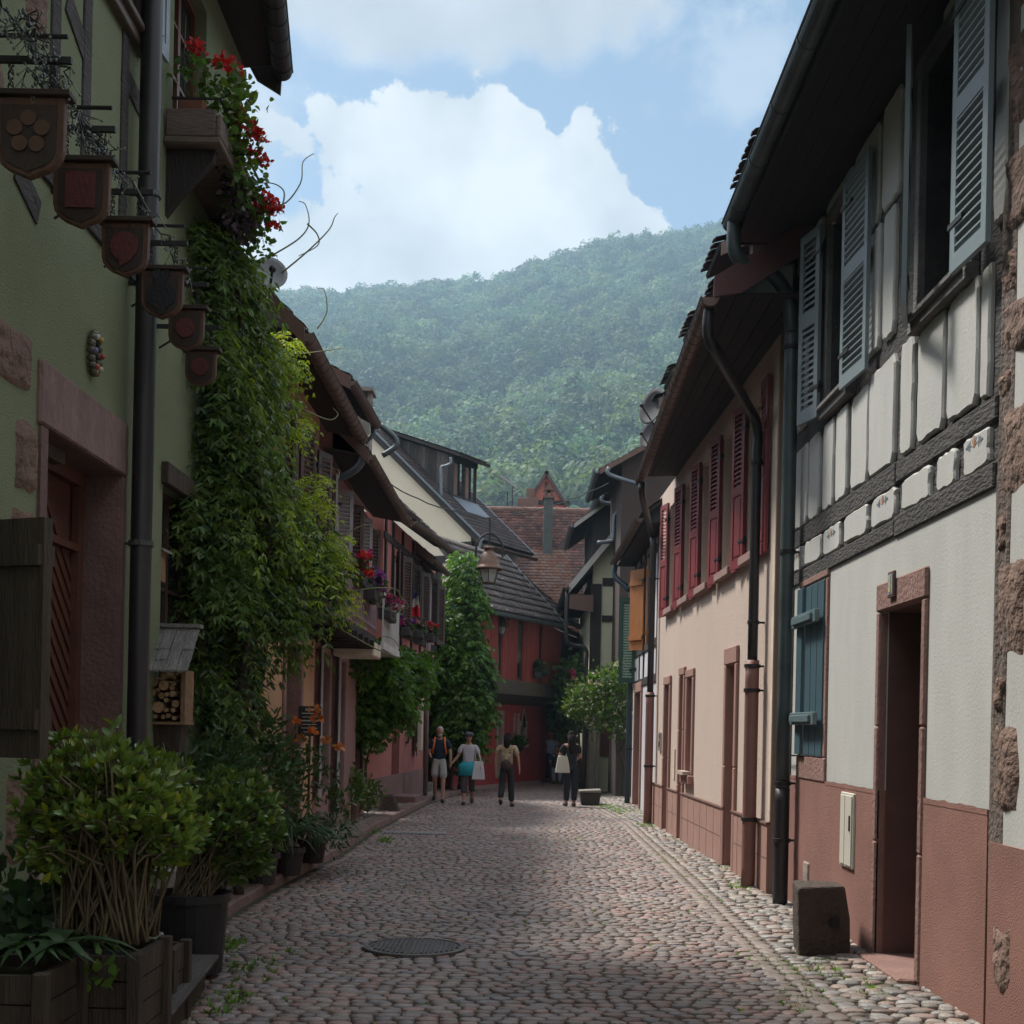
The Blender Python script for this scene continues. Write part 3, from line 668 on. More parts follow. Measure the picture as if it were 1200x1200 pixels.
for s1, s0 in zc([(934, 947), (1006, 1013), (1015, 1032), (1036, 1049)], 400): irregular_pad(pan, s0, s1, 4.46, 5.38 if s0 < 10 else 5.3, -.02, .02)
for s1, s0 in zc([(938, 949), (951, 966), (971, 1001), (1003, 1032), (1036, 1056)], 250): irregular_pad(pan, s0, s1, (5.42 if s0 < 10 else 5.98), 6.19, -.02, .02)
irregular_pad(pan, 6.93, 7.12, 4.46, 6.15, -.02, .02); irregular_pad(pan, 7.16, 7.46, 6.0, 6.19, -.02, .02); irregular_pad(pan, 7.5, 8.05, 6.0, 6.19, -.02, .02)
PAN = pan.build('plaster_infill', WHITEP, R1)
# painted folk flowers
mat('ochre_mark', (.42, .20, .10), .9, .2, 20, 0); mat('blue_mark', (.22, .28, .33), .9, .2, 20, 0)
for (u, v) in ((1146, 520), (1037.5, 588), (977, 626), (936, 652)):
    s, z = f1.su(u, v); a = MB(f1); b = MB(f1)
    for k in range(5):
        t = math.pi*(k/4); a.hexa([(s, .021, z-.02), (s+.006, .021, z-.02), (s+.006, .0225, z-.02), (s, .0225, z-.02)], [(s+.05*math.cos(t), .021, z+.045*math.sin(t)), (s+.05*math.cos(t)+.012, .021, z+.05*math.sin(t)), (s+.05*math.cos(t)+.012, .0225, z+.05*math.sin(t)), (s+.05*math.cos(t), .0225, z+.045*math.sin(t))])
    for sg in (-1, 1):
        for k in range(4): c = s+sg*(.07+.02*k); b.box(c-.004, c+.004, .021, .0228, z-.03+.008*k, z+.03-.008*k)
        b.box(s+sg*.05 if sg > 0 else s-.14, s+.14 if sg > 0 else s-.05, .021, .0228, z-.004, z+.002)
    o = a.build('painted_flower', MATS['ochre_mark'], PAN); b.build('painted_leaves', MATS['blue_mark'], o)
# upper windows, frames of weathered wood and open shutters
for (a, b, c, d) in upper:
    w_ = make_window(f1, a, b, c, d, R1, mat('window_brown', (.05, .04, .035), .6), depth=.2, cols=2, rows=3)
    mb = MB(); mb.T = f1
    for q in ((a-.09, b+.09, -.02, .07, c-.11, c-.002), (a-.09, a-.002, -.02, .035, c, d), (b+.002, b+.09, -.02, .035, c, d), (a-.09, b+.09, -.02, .045, d, d+.09)): mb.box(*q)
    mb.box(a-.04, b+.04, .0, .10, c-.04, c+.0); mb.build('casing', mat('grey_casing', (.16, .155, .15), .8, .25, 8, .4, 30, stretch=(2, 2, 2), grime=.3, gcol=(.05, .05, .05)), w_, bevel=.006)
make_shutter((2.465, 7.44), (2.485, 6.92), 4.30, 6.05, BLUES, R1, 'louver2', label='blue-grey louvred shutter folded back beside the large upper window')
make_shutter((2.50, 8.44), (2.33, 7.92), 4.30, 6.02, BLUES, R1, 'louver2')
make_shutter((2.50, 10.14), (2.535, 9.52), 4.34, 6.0, BLUES, R1, 'louver2')
make_shutter((2.52, 11.0), (2.43, 11.36), 4.34, 6.0, BLUES, R1, 'louver2')
# door
surround(f1, D0, D1, dz0, dz1, .085, R1, SAND, .025, lint=.2, d=.045)
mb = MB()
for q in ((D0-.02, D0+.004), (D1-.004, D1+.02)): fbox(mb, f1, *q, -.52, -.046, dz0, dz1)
fbox(mb, f1, D0, D1, -.52, -.046, dz1-.004, dz1+.02); mb.build('door_reveal', mat('shaded_brown_reveal', (.11, .055, .045), .85, .2, 3, .2, 30), R1)  # brown jambs with the recess shade put into their colour
mb = MB(); fbox(mb, f1, D0, D1, -.52, -.46, dz0, dz1); 
for k in range(4): a = D0+.08+(D1-D0-.1)*k/4; fbox(mb, f1, a, a+(D1-D0)/4-.04, -.46, -.445, dz0+.1, dz1-.1)
dd = mb.build('door', mat('dark_door', (.035, .022, .018), .6, .2, 4, .2, 30, stretch=(2, 2, .3)), R1)
mb = MB(); mb.T = f1; mb.tube([(D0+.12, -.43, 1.05), (D0+.12, -.38, 1.05), (D0+.24, -.38, 1.05)], .012, 8); mb.build('handle', MATS['iron'], dd)
mb = MB(); fbox(mb, f1, D0-.02, D1+.02, -.45, .13, -.03, .055); mb.build('threshold', SAND, R1, bevel=.012)
s, z = f1.su(1052, 685); mb = MB(); fbox(mb, f1, s-.07, s+.07, .03, .05, z-.09, z+.09); npl = mb.build('house_plaque', mat('plaque_wood', (.10, .045, .035), .6), R1, bevel=.004)
mb = MB(); fbox(mb, f1, s-.05, s+.05, .051, .054, z-.07, z+.07); pq = mb.build('picture', mat('plaque_blue', (.28, .33, .38), .5, .3, 30, 0), npl)
mb = MB(); fbox(mb, f1, s-.012, s+.012, .055, .058, z-.05, z+.06); fbox(mb, f1, s-.02, s+.02, .055, .059, z-.055, z-.02); mb.build('motif', mat('plaque_yellow', (.5, .4, .12), .5), pq)
# ground floor window with closed petrol shutters
sur = surround(f1, W0, W1, wz0, wz1, .085, R1, SAND, .02, lint=.07, name='window_surround', d=.2)
mb = MB(); fbox(mb, f1, W0-.085, W1+.085, -.02, .022, wz0-.21, wz0-.004); mb.build('stone_apron', SAND, sur, bevel=.01)
sh = MB(); k = 4; wd = W1-W0
for i in range(k): fbox(sh, f1, W0+.01+wd*i/k, W0-.004+wd*(i+1)/k, .0+(.03 if i == 3 else 0), .03+(.03 if i == 3 else 0), wz0+.01, wz1-.015)
sh_o = sh.build('shutter', TEAL, R1, bevel=.004); sh_o['label'] = 'closed petrol blue board shutter with two crossbars'
for z in (wz0+.33, wz1-.32):
    mb = MB(); fbox(mb, f1, W0+.02, W1+.05, .062, .10, z-.055, z+.055); fbox(mb, f1, W0+.12, W1-.05, .10, .125, z-.03, z+.03); mb.build('crossbar', mat('light_petrol', (.10, .15, .165), .45, .1), sh_o, bevel=.004)
mb = MB(f1); s, z = f1.su(928, 886); mb.tube([(s-.25, 0, z+.01), (s-.25, .05, z+.01), (s+.1, .06, z+.01), (s+.1, .06, z-.1)], .008, 6); mb.build('shutter_hook', MATS['iron'], R1)
a, b = S1(1004, 970), S1(989, 970); z0, z1 = f1.su(997, 1017)[1], f1.su(997, 929)[1]
mb = MB(); fbox(mb, f1, a, b, .0, .03, z0, z1); box = mb.build('meter_cabinet', mat('ivory_metal', (.55, .53, .46), .5, .05, 3, .03), R1, bevel=.005)
mb = MB(); fbox(mb, f1, a+.02, (a+b)/2+.02, .031, .04, z0+.02, z1-.02); fbox(mb, f1, (a+b)/2+.04, b-.02, .031, .038, z0+.02, z1-.02); mb.build('cabinet_door', MATS['ivory_metal'], box, bevel=.003)
mb = MB(); fbox(mb, f1, a+.05, a+.062, .041, .05, (z0+z1)/2, (z0+z1)/2+.12); mb.build('vent_slot', MATS['iron'], box)
s, z = f1.su(947, 1023); mb = MB(); fbox(mb, f1, s-.1, s+.1, .0, .028, z-.12, z+.1); mb.build('niche_stone', mat('pale_stone', (.28, .22, .2), .9, .3, 9, .6, 20), R1, bevel=.02)
# roof, soffit, gutter, downpipe
mb = MB(); x_e = 1.90
for i in range(5): xx = 1.95+i*.135; mb.box(xx, xx+.13, y0-4.5, 12.02, 6.215+.0*i, 6.235)
mb.build('soffit', mat('soffit_wood', (.020, .014, .014), .8, .25, 4, .2, 30, stretch=(4, .3, 1)), R1)
mb = MB(); mb.box(1.93, 1.948, 2.5, 12.03, 6.17, 6.42); mb.prism([(1.93, 12.03, 6.2), (2.75, 12.03, 6.2), (5.2, 12.03, 9.35), (5.05, 12.03, 9.4), (1.93, 12.03, 6.42)], (0, .03, 0)); mb.build('fascia', TIMBD, R1)
flat_roof_pair(R1, 1.88, 5.1, 6.44, 9.7, 2.4, 12.1)
mb = MB(); mb.prism([(2.6, y1-.02, 3.), (2.6, y1-.02, 6.21), (2.9, y1-.02, 6.21), (5.1, y1-.02, 9.2), (6.6, y1-.02, 6.2), (6.6, y1-.02, 0), (2.6, y1-.02, 0)], (0, .02, 0)); mb.build('gable_wall', WHITEP, R1)
gutter((1.87, 11.8, 6.30), (1.87, 2.6, 6.34), R1, ZINC, .085, rings=.9)
downpipe([(1.87, 11.62, 6.28), (1.87, 11.62, 6.02), (1.95, 11.65, 5.9), (2.2, 11.75, 5.86), (2.4, 11.85, 5.68), (2.46, 11.88, 5.35), (2.47, 11.9, 5.0), (2.47, 11.9, 1.1)], R1, ZINC, .066, rings=(5.2, 3.3, 1.15), wall=(2.6, 11.9))
downpipe([(2.47, 11.9, 1.1), (2.47, 11.9, .45), (2.47, 11.9, .02)], R1, DPIPE, .07, rings=(.62,), name='downpipe_base', wall=(2.6, 11.9))
mb = MB(); mb.tube([(2.585, 12.18, .3), (2.585, 12.18, 3.0)], .02, 8); mb.build('conduit', mat('brown_conduit', (.14, .08, .07), .6), R1)
# low dormer with ragged tile edge
def dormer(par, Y, z, xf, w=1.1, proj=.42, hz=.75, rise=.42, cheek=BROWNPAINT, name='dormer'):
    """shed dormer: front wall at xf, roof lip at xf-proj, near end at Y"""
    mb = MB(); mb.box(xf, xf+1.8, Y+.12, Y+w-.12, z-hz, z+proj*rise); d = mb.build(name, cheek, par, bevel=.01)
    mb = MB(); fr = FX(xf, -1); mb.T = fr; mb.box(Y+.12, Y+.2, 0, .03, z-hz, z+.08); mb.box(Y+w-.2, Y+w-.12, 0, .03, z-hz, z+.08); mb.box(Y+.2, Y+w-.2, 0, .03, z-hz, z-hz+.08); mb.box(Y+w/2-.03, Y+w/2+.03, 0, .03, z-hz+.08, z+.0); mb.build('dormer_window', mat('old_white', (.38, .36, .34), .7), d)
    x0, x1 = xf-proj, xf+2.0; z1 = z+(x1-x0)*rise
    t = tiled_roof((x0, Y, z+.05), (x0, Y+w, z+.05), (x1, Y+w, z1+.05), (x1, Y, z1+.05), 'dormer_roof', TILED, d, .16, .16, ((1.1, .8, .75), (.85, .75, .7)))
    roof_slab((x0+.03, Y+.03, z+.035), (x0+.03, Y+w-.03, z+.035), (x1, Y+w-.03, z1+.03), (x1, Y+.03, z1+.03), t, TIMBD, .05)
    mb = MB(); mb.prism([(x0+.05, Y-.005, z-.12), (x0+.05, Y-.005, z+.02), (x1, Y-.005, z1), (x1, Y-.005, z1-.12)], (0, .03, 0)); mb.build('bargeboard', mat('barge', (.16, .11, .09), .7, .2), t)
    return d
p = at_x(880, 160, 1.98); dormer(R1, p.y, p.z, 2.45, w=1.3, hz=.5)
# ---------------------------------------------------------------- stone cornered house at the frame edge
R0 = thing('stone_cornered_house', 'plastered house with rough sandstone corner blocks at the right edge of the photo', 'house', (2.58, 4.5, 0))
f0 = FX(2.59, -1); 
mb = MB(); wall_mesh(mb, f0, -14, y0-.06, 1.05, 7.6, (), .3); mb.build('wall', WHITEP, R0, recalc=False)
mb = MB(); wall_mesh(mb, f0, -14, y0-.06, -.05, 1.05, (), .3, n=.012); mb.build('plinth', PINKP, R0, recalc=False)
def rough_block(mb, s0, s1, z0, z1, n, seed=0, amp=.035, g=7):
    vs = []; fs = []; 
    for j in range(g+1):
        for i in range(g+1):
            a, b = i/g, j/g; edge = min(a, 1-a, b, 1-b)
            d = n*min(1, edge*5)**.5+amp*noise.noise(Vector((a*3+seed, b*4, seed*1.7)))*min(1, edge*4)
            js = .03*noise.noise(Vector((b*3, seed, 2.))); jz = .03*noise.noise(Vector((a*3, seed, 5.)))
            vs.append((s0+(s1-s0)*a+js, d-.003 if edge > 0 else -.02, z0+(z1-z0)*b+jz))
    for j in range(g):
        for i in range(g): k = j*(g+1)+i; fs.append((k, k+1, k+g+2, k+g+1))
    mb.add(vs, fs)
flat_roof_pair(R0, 1.9, 5.1, 7.7, 10.9, -14.2, 2.3, tw=.5, th=.4)
z = .05; k = 0
for (va, vb, w0, w1) in ((1170, 1080, .06, .36), (955, 842, .03, .38), (838, 790, .03, .16), (780, 652, .03, .42), (648, 598, .03, .14), (590, 478, .02, .5), (470, 440, .02, .17), (430, 362, .02, .5), (355, 300, .02, .2), (290, 190, .02, .5), (180, 60, .05, .3), (50, -80, .05, .5)):
    za, zb = f0.su(1175, va)[1], f0.su(1175, vb)[1]; mb = MB(f0); k += 1
    rough_block(mb, y0-.06-w1, y0-.06-w0, za, zb, .026, k*3.3); mb.build('corner_block', SANDR, R0, smooth=True)
mb = MB(f0); rough_block(mb, y0-.25, y0-.03, .2, 7.4, .012, 77, .02, 24); mb.build('mortar', mat('mortar', (.13, .10, .085), .95, .3, 8, .6, 30), R0)
# ---------------------------------------------------------------- stone block
c = at_z(968, 1122, 0); t = thing('stone_block', 'dark sandstone block with a square hole standing on the cobbles by the brown plinth', 'stone block', (c.x, c.y, 0))
mb = MB(); B = [(-.20, -.02), (.19, .05), (.23, .45), (-.15, .40)]
lo = [(c.x+x, c.y+y, -.02) for x, y in B]; mi = [(c.x+x*1.02-.01, c.y+y, .27) for x, y in B]; hi = [(c.x+x*.92-.035, c.y+y*.95, .50+(.015 if i % 2 else 0)) for i, (x, y) in enumerate(B)]
mb.add(lo+mi+hi, [(0, 1, 2, 3), (0, 4, 5, 1), (1, 5, 6, 2), (2, 6, 7, 3), (3, 7, 4, 0), (4, 8, 9, 5), (5, 9, 10, 6), (6, 10, 11, 7), (7, 11, 8, 4), (8, 11, 10, 9)])
BLK = mat('mossy_block', (.06, .042, .034), .9, .3, 5, .8, 18, grime=.7, gcol=(.05, .06, .02), bdist=.04)
b = mb.build('block', BLK, t, bevel=.022, seg=2)
mb = MB(); x, y = c.x+.055, c.y-.012; mb.box(x-.03, x+.035, y-.004, y+.05, .22, .29); mb.build('socket', MATS['dark_interior'], b)
# ---------------------------------------------------------------- beige house
fb = Fr((2.776, 0), (-.0189, 1), (-1, -.0189))
def S2(u, v=800): return fb.su(u, v)[0]
def fbX(s, n): p = fb(s, n, 0); return (p.x, p.y)
R2 = thing('beige_house', 'beige rendered house with five pairs of red louvred shutters on the right', 'house', (2.45, 17, 0))
e0, e1 = 12.75, 22.0; P2 = .70
oA = (S2(861.5, 900), S2(851.5, 900), .02, fb.su(856, 779)[1]); oB = (S2(801.5, 870), S2(797.5, 870), .02, fb.su(799, 792)[1]); oW = (S2(812, 850), S2(806, 850), fb.su(809, 908)[1], fb.su(809, 794)[1]); oC = (S2(785, 870), S2(779.5, 870), .02, fb.su(782, 803)[1])
wins = [(q-.38, q+.38, 3.56, 5.22) for q in (13.85, 15.42, 17.02, 18.6, 20.2)]
ops = [oA, oB, oW, oC]+wins
mb = MB(); wall_mesh(mb, fb, e0, e1, P2, 5.6, ops, .3, side=.3); mb.build('wall', BEIGEP, R2, recalc=False)
mb = MB(); wall_mesh(mb, fb, e0, e1, -.05, P2, [oA, oB, oC], .3, n=.03, side=.3); mb.build('plinth', mat('pink_plinth', (.33, .19, .155), .85, .1, 3, .15, 60), R2, recalc=False)
mb = MB(); mb.T = fb
s = e0
while s < e1-.5:
    if not any(o[0]-.1 < s < o[1]+.1 for o in (oA, oB, oC)): mb.box(s, s+.006, .031, .033, 0, P2)
    s += .52
for a, b in ((e0, oA[0]), (oA[1], oB[0]), (oB[1], oC[0]), (oC[1], e1)): mb.box(a, b, .031, .0335, .36, .366); mb.box(a, b, .0, .045, P2-.001, P2+.02)
mb.build('plinth_joint', mat('joint_brown', (.16, .09, .075), .9), R2)
for o, l in ((oA, .2), (oB, .12), (oC, .14)):
    surround(fb, *o, .13 if o is oA else .11, R2, mat('pink_stone', (.30, .165, .135), .85, .1, 3, .15, 60), .035, lint=l, d=.28)
    mb = MB(); fbox(mb, fb, o[0], o[1], -.33, -.28, o[2], o[3]); d_ = mb.build('door', mat('maroon_door', (.05, .025, .022), .6, .2, 4, .1), R2)
    mb = MB(); mb.T = fb
    mb.box(o[0]+.06, o[1]-.06, -.279, -.268, .25, .95); mb.box(o[0]+.06, o[1]-.06, -.279, -.268, 1.1, o[3]-.12); mb.build('door_panel', MATS['maroon_door'], d_)
w_ = make_window(fb, *oW, R2, BROWNPAINT, depth=.2, rows=2); surround(fb, *oW, .13, R2, MATS['pink_stone'], .03, lint=.12, name='window_surround', d=.2, bottom=True)
mb = MB(); fbox(mb, fb, oW[0]-.05, oW[1]+.1, .03, .14, oW[2]+.0, oW[2]+.05); mb.build('ledge', mat('cream_stone', (.42, .33, .28), .8), w_)
for o in wins:
    make_window(fb, *o, R2, mat('grey_frame', (.22, .20, .18), .7), depth=.16, rows=3, sill=mat('sill_stone', (.27, .17, .15), .85, .1, 4, .2, 50))
    for h, fr_ in (((o[0]-.03, .03), (o[0]-.42, .04)), ((o[1]+.03, .035), (o[1]+.41, .10))):
        make_shutter(fbX(*h), fbX(*fr_), 3.46, 5.28, REDS, R2, 'panel', th=.035)
mb = MB(); mb.T = None; mb.poly([(2.535, e0-.015, -.05), (2.535, e0-.015, 5.6), (3.4, e0-.015, 6.3), (6.2, e0-.015, 8.3), (9, e0-.015, 5.6), (9, e0-.015, -.05)]); mb.build('gable_wall', BROWNP, R2, recalc=False)
mb = MB(); fbox(mb, fb, e0-.004, e0+.10, .0, .012, P2+.03, 5.55); mb.build('corner_trim', mat('beige_trim', (.62, .50, .40), .9), R2)
g0 = at_z(836, 356, 5.50); g1 = at_z(752, 566, 5.50)
mb = MB()
for i in range(5):
    A = Vector((g0.x+.05, g0.y+.05, 5.6)); B = Vector((g1.x+.05, g1.y, 5.6)); C = Vector((2.45, g1.y, 5.62)); D = Vector((2.62, g0.y+.05, 5.62))
    t0, t1 = i/5, (i+.94)/5; a, b, c_, d_ = A.lerp(D, t0), B.lerp(C, t0), B.lerp(C, t1), A.lerp(D, t1); mb.hexa([a, b, c_, d_], [q+Vector((0, 0, .02)) for q in (a, b, c_, d_)])
mb.build('soffit', MATS['soffit_wood'], R2)
zr = lambda x: 5.72+(x-g0.x)*.62
roof = tiled_roof((g0.x, g0.y, 5.7), (g1.x, g1.y, 5.7), (6.2, 22.2, 8.6), (6.2, g0.y, 8.6), 'roof', TILED, R2, .2, .2, ((1.5, .6, .6), (1.2, .6, .6), (1., .7, .65)))
roof_slab((g0.x, g0.y, 5.7), (g1.x, g1.y, 5.7), (6.2, 22.2, 8.6), (6.2, g0.y, 8.6), roof, TIMBD)
mb = MB(); mb.prism([(g0.x, g0.y-.02, 5.56), (g0.x, g0.y-.02, 5.74), (6.2, g0.y-.02, 8.64), (6.2, g0.y-.02, 8.4), (g0.x+.25, g0.y-.02, 5.6)], (0, .03, 0)); mb.build('bargeboard', mat('maroon_board', (.09, .03, .03), .6), roof)
gutter((g0.x-.03, g0.y, 5.56), (g1.x-.03, g1.y, 5.54), R2, COPPER, .08, rings=.26)
px = fb(13.22, .12, 0)
downpipe([(g0.x-.02, g0.y+.12, 5.5), (g0.x-.02, g0.y+.14, 5.25), (g0.x+.1, g0.y+.3, 5.12), (px.x-.15, px.y-.2, 4.95), (px.x, px.y, 4.75), (px.x, px.y, 4.3), (px.x, px.y, 2.35)], R2, DPIPE, .052, rings=(4.4, 2.75), wall=fbX(13.22, 0))
downpipe([(px.x, px.y, 2.36), (px.x, px.y, 1.2), (px.x, px.y, .02)], R2, RPIPE, .072, rings=(2.3, 2.05, .72), name='downpipe_sleeve', mclamp=MATS['iron'], wall=fbX(13.22, 0))
px = fb(21.85, .12, 0)
downpipe([(g1.x, g1.y-.1, 5.48), (g1.x, g1.y-.1, 5.3), (px.x-.05, px.y, 5.0), (px.x, px.y, 4.8), (px.x, px.y, 4.3), (px.x, px.y, 2.25)], R2, DPIPE, .055, rings=(4.2,), wall=fbX(21.85, 0))
downpipe([(px.x, px.y, 2.26), (px.x, px.y, 1.2), (px.x, px.y, .02)], R2, RPIPE, .072, rings=(2.2, 1.0), name='downpipe_sleeve', wall=fbX(21.85, 0))
s, z = fb.su(774.5, 869); mb = MB(); fbox(mb, fb, s-.1, s+.1, 0, .03, z-.15, z+.15); dp = mb.build('door_intercom', mat('steel', (.4, .42, .43), .35, metal=.6), R2)
mb = MB(); fbox(mb, fb, s-.06, s+.06, .031, .036, z-.09, z+.0); fbox(mb, fb, s-.03, s+.03, .031, .036, z+.05, z+.11); mb.build('button', MATS['iron'], dp)
s, z = fb.su(791, 893); mb = MB(); fbox(mb, fb, s-.05, s+.08, 0, .02, z-.25, z+.2); mb.build('service_plate', mat('beige_trim', (.62, .50, .40), .9), R2)
for (u, v, hzz) in ((838, 286, .95), (808, 372, .85), (783, 434, .8), (767, 468, .7)):
    p = at_x(u, v, 2.06); dormer(R2, p.y, p.z, 2.5, w=1.1, hz=hzz)
mb = MB(); mb.box(2.56, 3.0, 12.25, 12.72, -.02, .28); mb.build('entrance_step', CONC, R2, bevel=.015)
# satellite dishes behind the gutter
def dish(loc, r, m, label, aim=(-.5, -1, .3), name='satellite_dish', foot=None):
    t = thing(name, label, 'satellite dish', loc); a = Vector(aim).normalized(); mb = MB()
    mb.lathe([(r*x, (x*x)*r*.28) for x in (.02, .3, .55, .8, 1)]+[(r*x, (x*x)*r*.28-.012) for x in (1, .8, .5, .02)], loc, 24, axis=a, sq=1); mb.build('reflector', m, t, smooth=True)
    mb = MB(); L0 = Vector(loc); mb.tube([L0-Vector((0, 0, r)), L0+a*r*.9-Vector((0, 0, r*.25))], .012, 6); mb.ball(L0+a*r*.95-Vector((0, 0, r*.2)), .035, 8, 6); mb.build('receiver_arm', MATS['iron'], t)
    if foot: mb = MB(); mb.tube([L0-a*.04, L0-a*.15, Vector(foot)], .02, 8); mb.build('mast', MATS['iron'], t)
    return t
DG = mat('grey_dish', (.035, .035, .04), .8)
p = at_y(768, 478, 20.6); dish(p, .30, DG, 'dark grey satellite dish above the far end of the beige house gutter', (-.8, -.5, .2), foot=(p.x+.45, p.y+.1, p.z-.45))
p = at_y(764, 510, 23.4); dish(p, .26, DG, 'smaller dark satellite dish below the grey dish, near the low white half-timbered house roof', (-.8, -.5, .2), foot=(p.x+.4, p.y+.2, p.z-.5))
# ---------------------------------------------------------------- narrow white half timbered house
f3 = FX(2.47, -1); R3 = thing('narrow_half_timbered_house', 'narrow white half-timbered house with an ochre shutter beyond the beige house', 'house', (2.47, 24.5, 0))
S3 = lambda u, v=700: f3.su(u, v)[0]
o3 = (S3(751, 880), S3(744, 880), .02, f3.su(747, 812)[1])
mb = MB(); wall_mesh(mb, f3, 22.05, 27.6, -.05, 5.4, [o3, (24.2, 25.2, 3.3, 4.75)], .3); mb.build('wall', mat('cool_white', (.52, .52, .56), .9, .06, 2, .2, 60), R3, recalc=False)
surround(f3, *o3, .14, R3, MATS['pink_stone'], .035, lint=.2, d=.28)
mb = MB(); fbox(mb, f3, o3[0], o3[1], -.33, -.28, o3[2], o3[3]); mb.build('door', MATS['maroon_door'], R3)
mb = MB(); mb.T = f3
for s in (22.1, 22.9, 23.6, 25.3, 26.2, 27.45): mb.box(s, s+.14, 0, .02, 2.5, 5.35)
for z in (2.5, 3.15, 4.85, 5.2): mb.box(22.05, 27.6, 0, .024, z, z+.14)
mb.build('timber_frame', TIMBD, R3)
make_window(f3, 24.2, 25.2, 3.3, 4.75, R3, MATS['old_white'], depth=.15)
make_shutter((2.43, 24.15), (2.34, 23.65), 3.2, 4.8, ORS, R3, 'plank', label='ochre plank shutter'); make_shutter((2.43, 25.25), (2.2, 25.65), 3.2, 4.8, ORS, R3, 'plank')
make_shutter((2.44, 27.0), (2.1, 27.05), 2.6, 4.4, GREENS, R3, 'louver', label='dark green louvred shutter')
ra = [(2.05, 21.7, 5.3), (2.05, 27.8, 5.3), (4.2, 27.8, 6.9), (4.2, 21.7, 6.9)]
rf = tiled_roof(*ra, 'roof', TILED, R3, .2, .2); roof_slab(*ra, rf, TIMBD)
gutter((2.0, 21.8, 5.22), (2.0, 27.8, 5.22), R3, COPPER, .07, rings=.4)
mb = MB(); mb.box(2.08, 2.46, 21.9, 27.7, 5.14, 5.17); mb.build('soffit', MATS['soffit_wood'], R3)
downpipe([(2.02, 27.5, 5.15), (2.02, 27.5, 4.9), (2.3, 27.3, 4.6), (2.36, 27.3, 4.3), (2.36, 27.3, .02)], R3, mat('petrol_pipe', (.035, .055, .07), .5), .06, rings=(3., 1.2), wall=(2.47, 27.3))
# ---------------------------------------------------------------- gable house facing the street
R4 = thing('pale_green_gable_house', 'pale green half-timbered house whose gable faces the street, above the climbing plants', 'house', (2.2, 33, 0))
Yg = 33.; f4 = Fr((0, Yg), (1, 0), (0, -1)); X4 = lambda u, v: f4.su(u, v)
zg = lambda x: X4(671, 684)[1]+(x-X4(671, 684)[0])*1.28
mb = MB(); mb.T = f4; mb.poly([(1.85, 0, 2.4), (4.4, 0, 2.4), (4.4, 0, zg(3.6)), (3.6, 0, zg(3.6)), (1.85, 0, zg(1.85)-.1)]); mb.poly([(1.95, -.35, -.05), (4.4, -.35, -.05), (4.4, -.35, 2.4), (1.95, -.35, 2.4)])
mb.T = None; mb.quad((1.85, Yg, 2.4), (1.85, 40, 2.4), (1.85, 40, 5.6), (1.85, Yg, 5.6)); mb.quad((1.95, Yg+.35, 0), (1.95, 40, 0), (1.95, 40, 2.4), (1.95, Yg+.35, 2.4)); mb.quad((1.85, Yg, 2.4), (4.4, Yg, 2.4), (4.4, 40, 2.4), (1.85, 40, 2.4)); mb.build('wall', OLIVEP, R4, recalc=False)
mb = MB(); mb.T = f4
for (a, b, c, d) in ((1.8, 2.08, -.01, 5.35), ): mb.box(a, b, -.02, .05, c if c > 0 else 2.2, d)
mb.box(2.1, 3.2, 0, .04, X4(710, 682)[1]-.1, X4(710, 682)[1]+.1); mb.box(2.1, 3.2, 0, .04, X4(710, 725)[1]-.08, X4(710, 725)[1]+.08)
za, zb = X4(710, 682)[1]-.1, X4(710, 725)[1]+.08; mb.hexa([(2.45, 0, za), (2.6, 0, za), (2.6, .035, za), (2.45, .035, za)], [(2.62, 0, zb), (2.77, 0, zb), (2.77, .035, zb), (2.62, .035, zb)])
mb.box(1.8, 3.4, -.02, .06, 2.2, 2.4)
mb.build('timber_frame', TIMBD, R4)
for x, m_ in ((1.9, 'post'), (2.06, 'post'), (2.62, 'post')):
    mb = MB(); mb.box(x-.055, x+.055, Yg-.06, Yg+.05, -.02, 2.2); mb.build('post', mat('pale_post', (.20, .17, .14), .8, .2, 5, .3, 30), R4, bevel=.01)
mb = MB(); mb.T = f4; mb.box(2.15, 2.5, -.34, -.30, .9, 2.1); mb.build('door', mat('red_brown', (.10, .035, .03), .6), R4)
v0 = X4(667, 688); 
rr = [(v0[0], Yg-.35, v0[1]), (v0[0], 40, v0[1]), (v0[0]+2.6, 40, v0[1]+3.33), (v0[0]+2.6, Yg-.35, v0[1]+3.33)]
rf = tiled_roof(*rr, 'roof', TILED, R4); roof_slab(*rr, rf, TIMBD)
mb = MB(); mb.prism([(v0[0]-.02, Yg-.38, v0[1]-.2), (v0[0]-.02, Yg-.38, v0[1]+.02), (v0[0]+2.6, Yg-.38, v0[1]+3.35), (v0[0]+2.6, Yg-.38, v0[1]+3.1)], (0, .04, 0)); mb.build('bargeboard', mat('pale_board', (.34, .33, .31), .8, .15), rf)
mb = MB(); mb.box(v0[0]+.02, 1.86, Yg-.3, 39.8, v0[1]-.22, v0[1]-.2); mb.prism([(v0[0]+.0, Yg-.3, v0[1]-.58), (v0[0]+.0, Yg-.3, v0[1]-.2), (1.86, Yg-.3, v0[1]-.2), (1.86, Yg-.3, v0[1]-.66)], (0, .04, 0)); mb.build('boxed_eave', mat('brown_board', (.11, .06, .045), .7, .2), R4)
gutter((v0[0]-.08, Yg-.45, v0[1]-.05), (v0[0]-.08, 39.8, v0[1]-.05), R4, DPIPE, .08)
downpipe([(v0[0]-.06, Yg-.3, v0[1]-.1), (v0[0]-.06, Yg-.3, v0[1]-1.3), (v0[0]+.1, Yg-.2, v0[1]-1.5), (1.70, Yg-.15, v0[1]-1.6), (1.72, Yg-.15, 3.0), (1.72, Yg-.15, .05)], R4, DPIPE, .05)
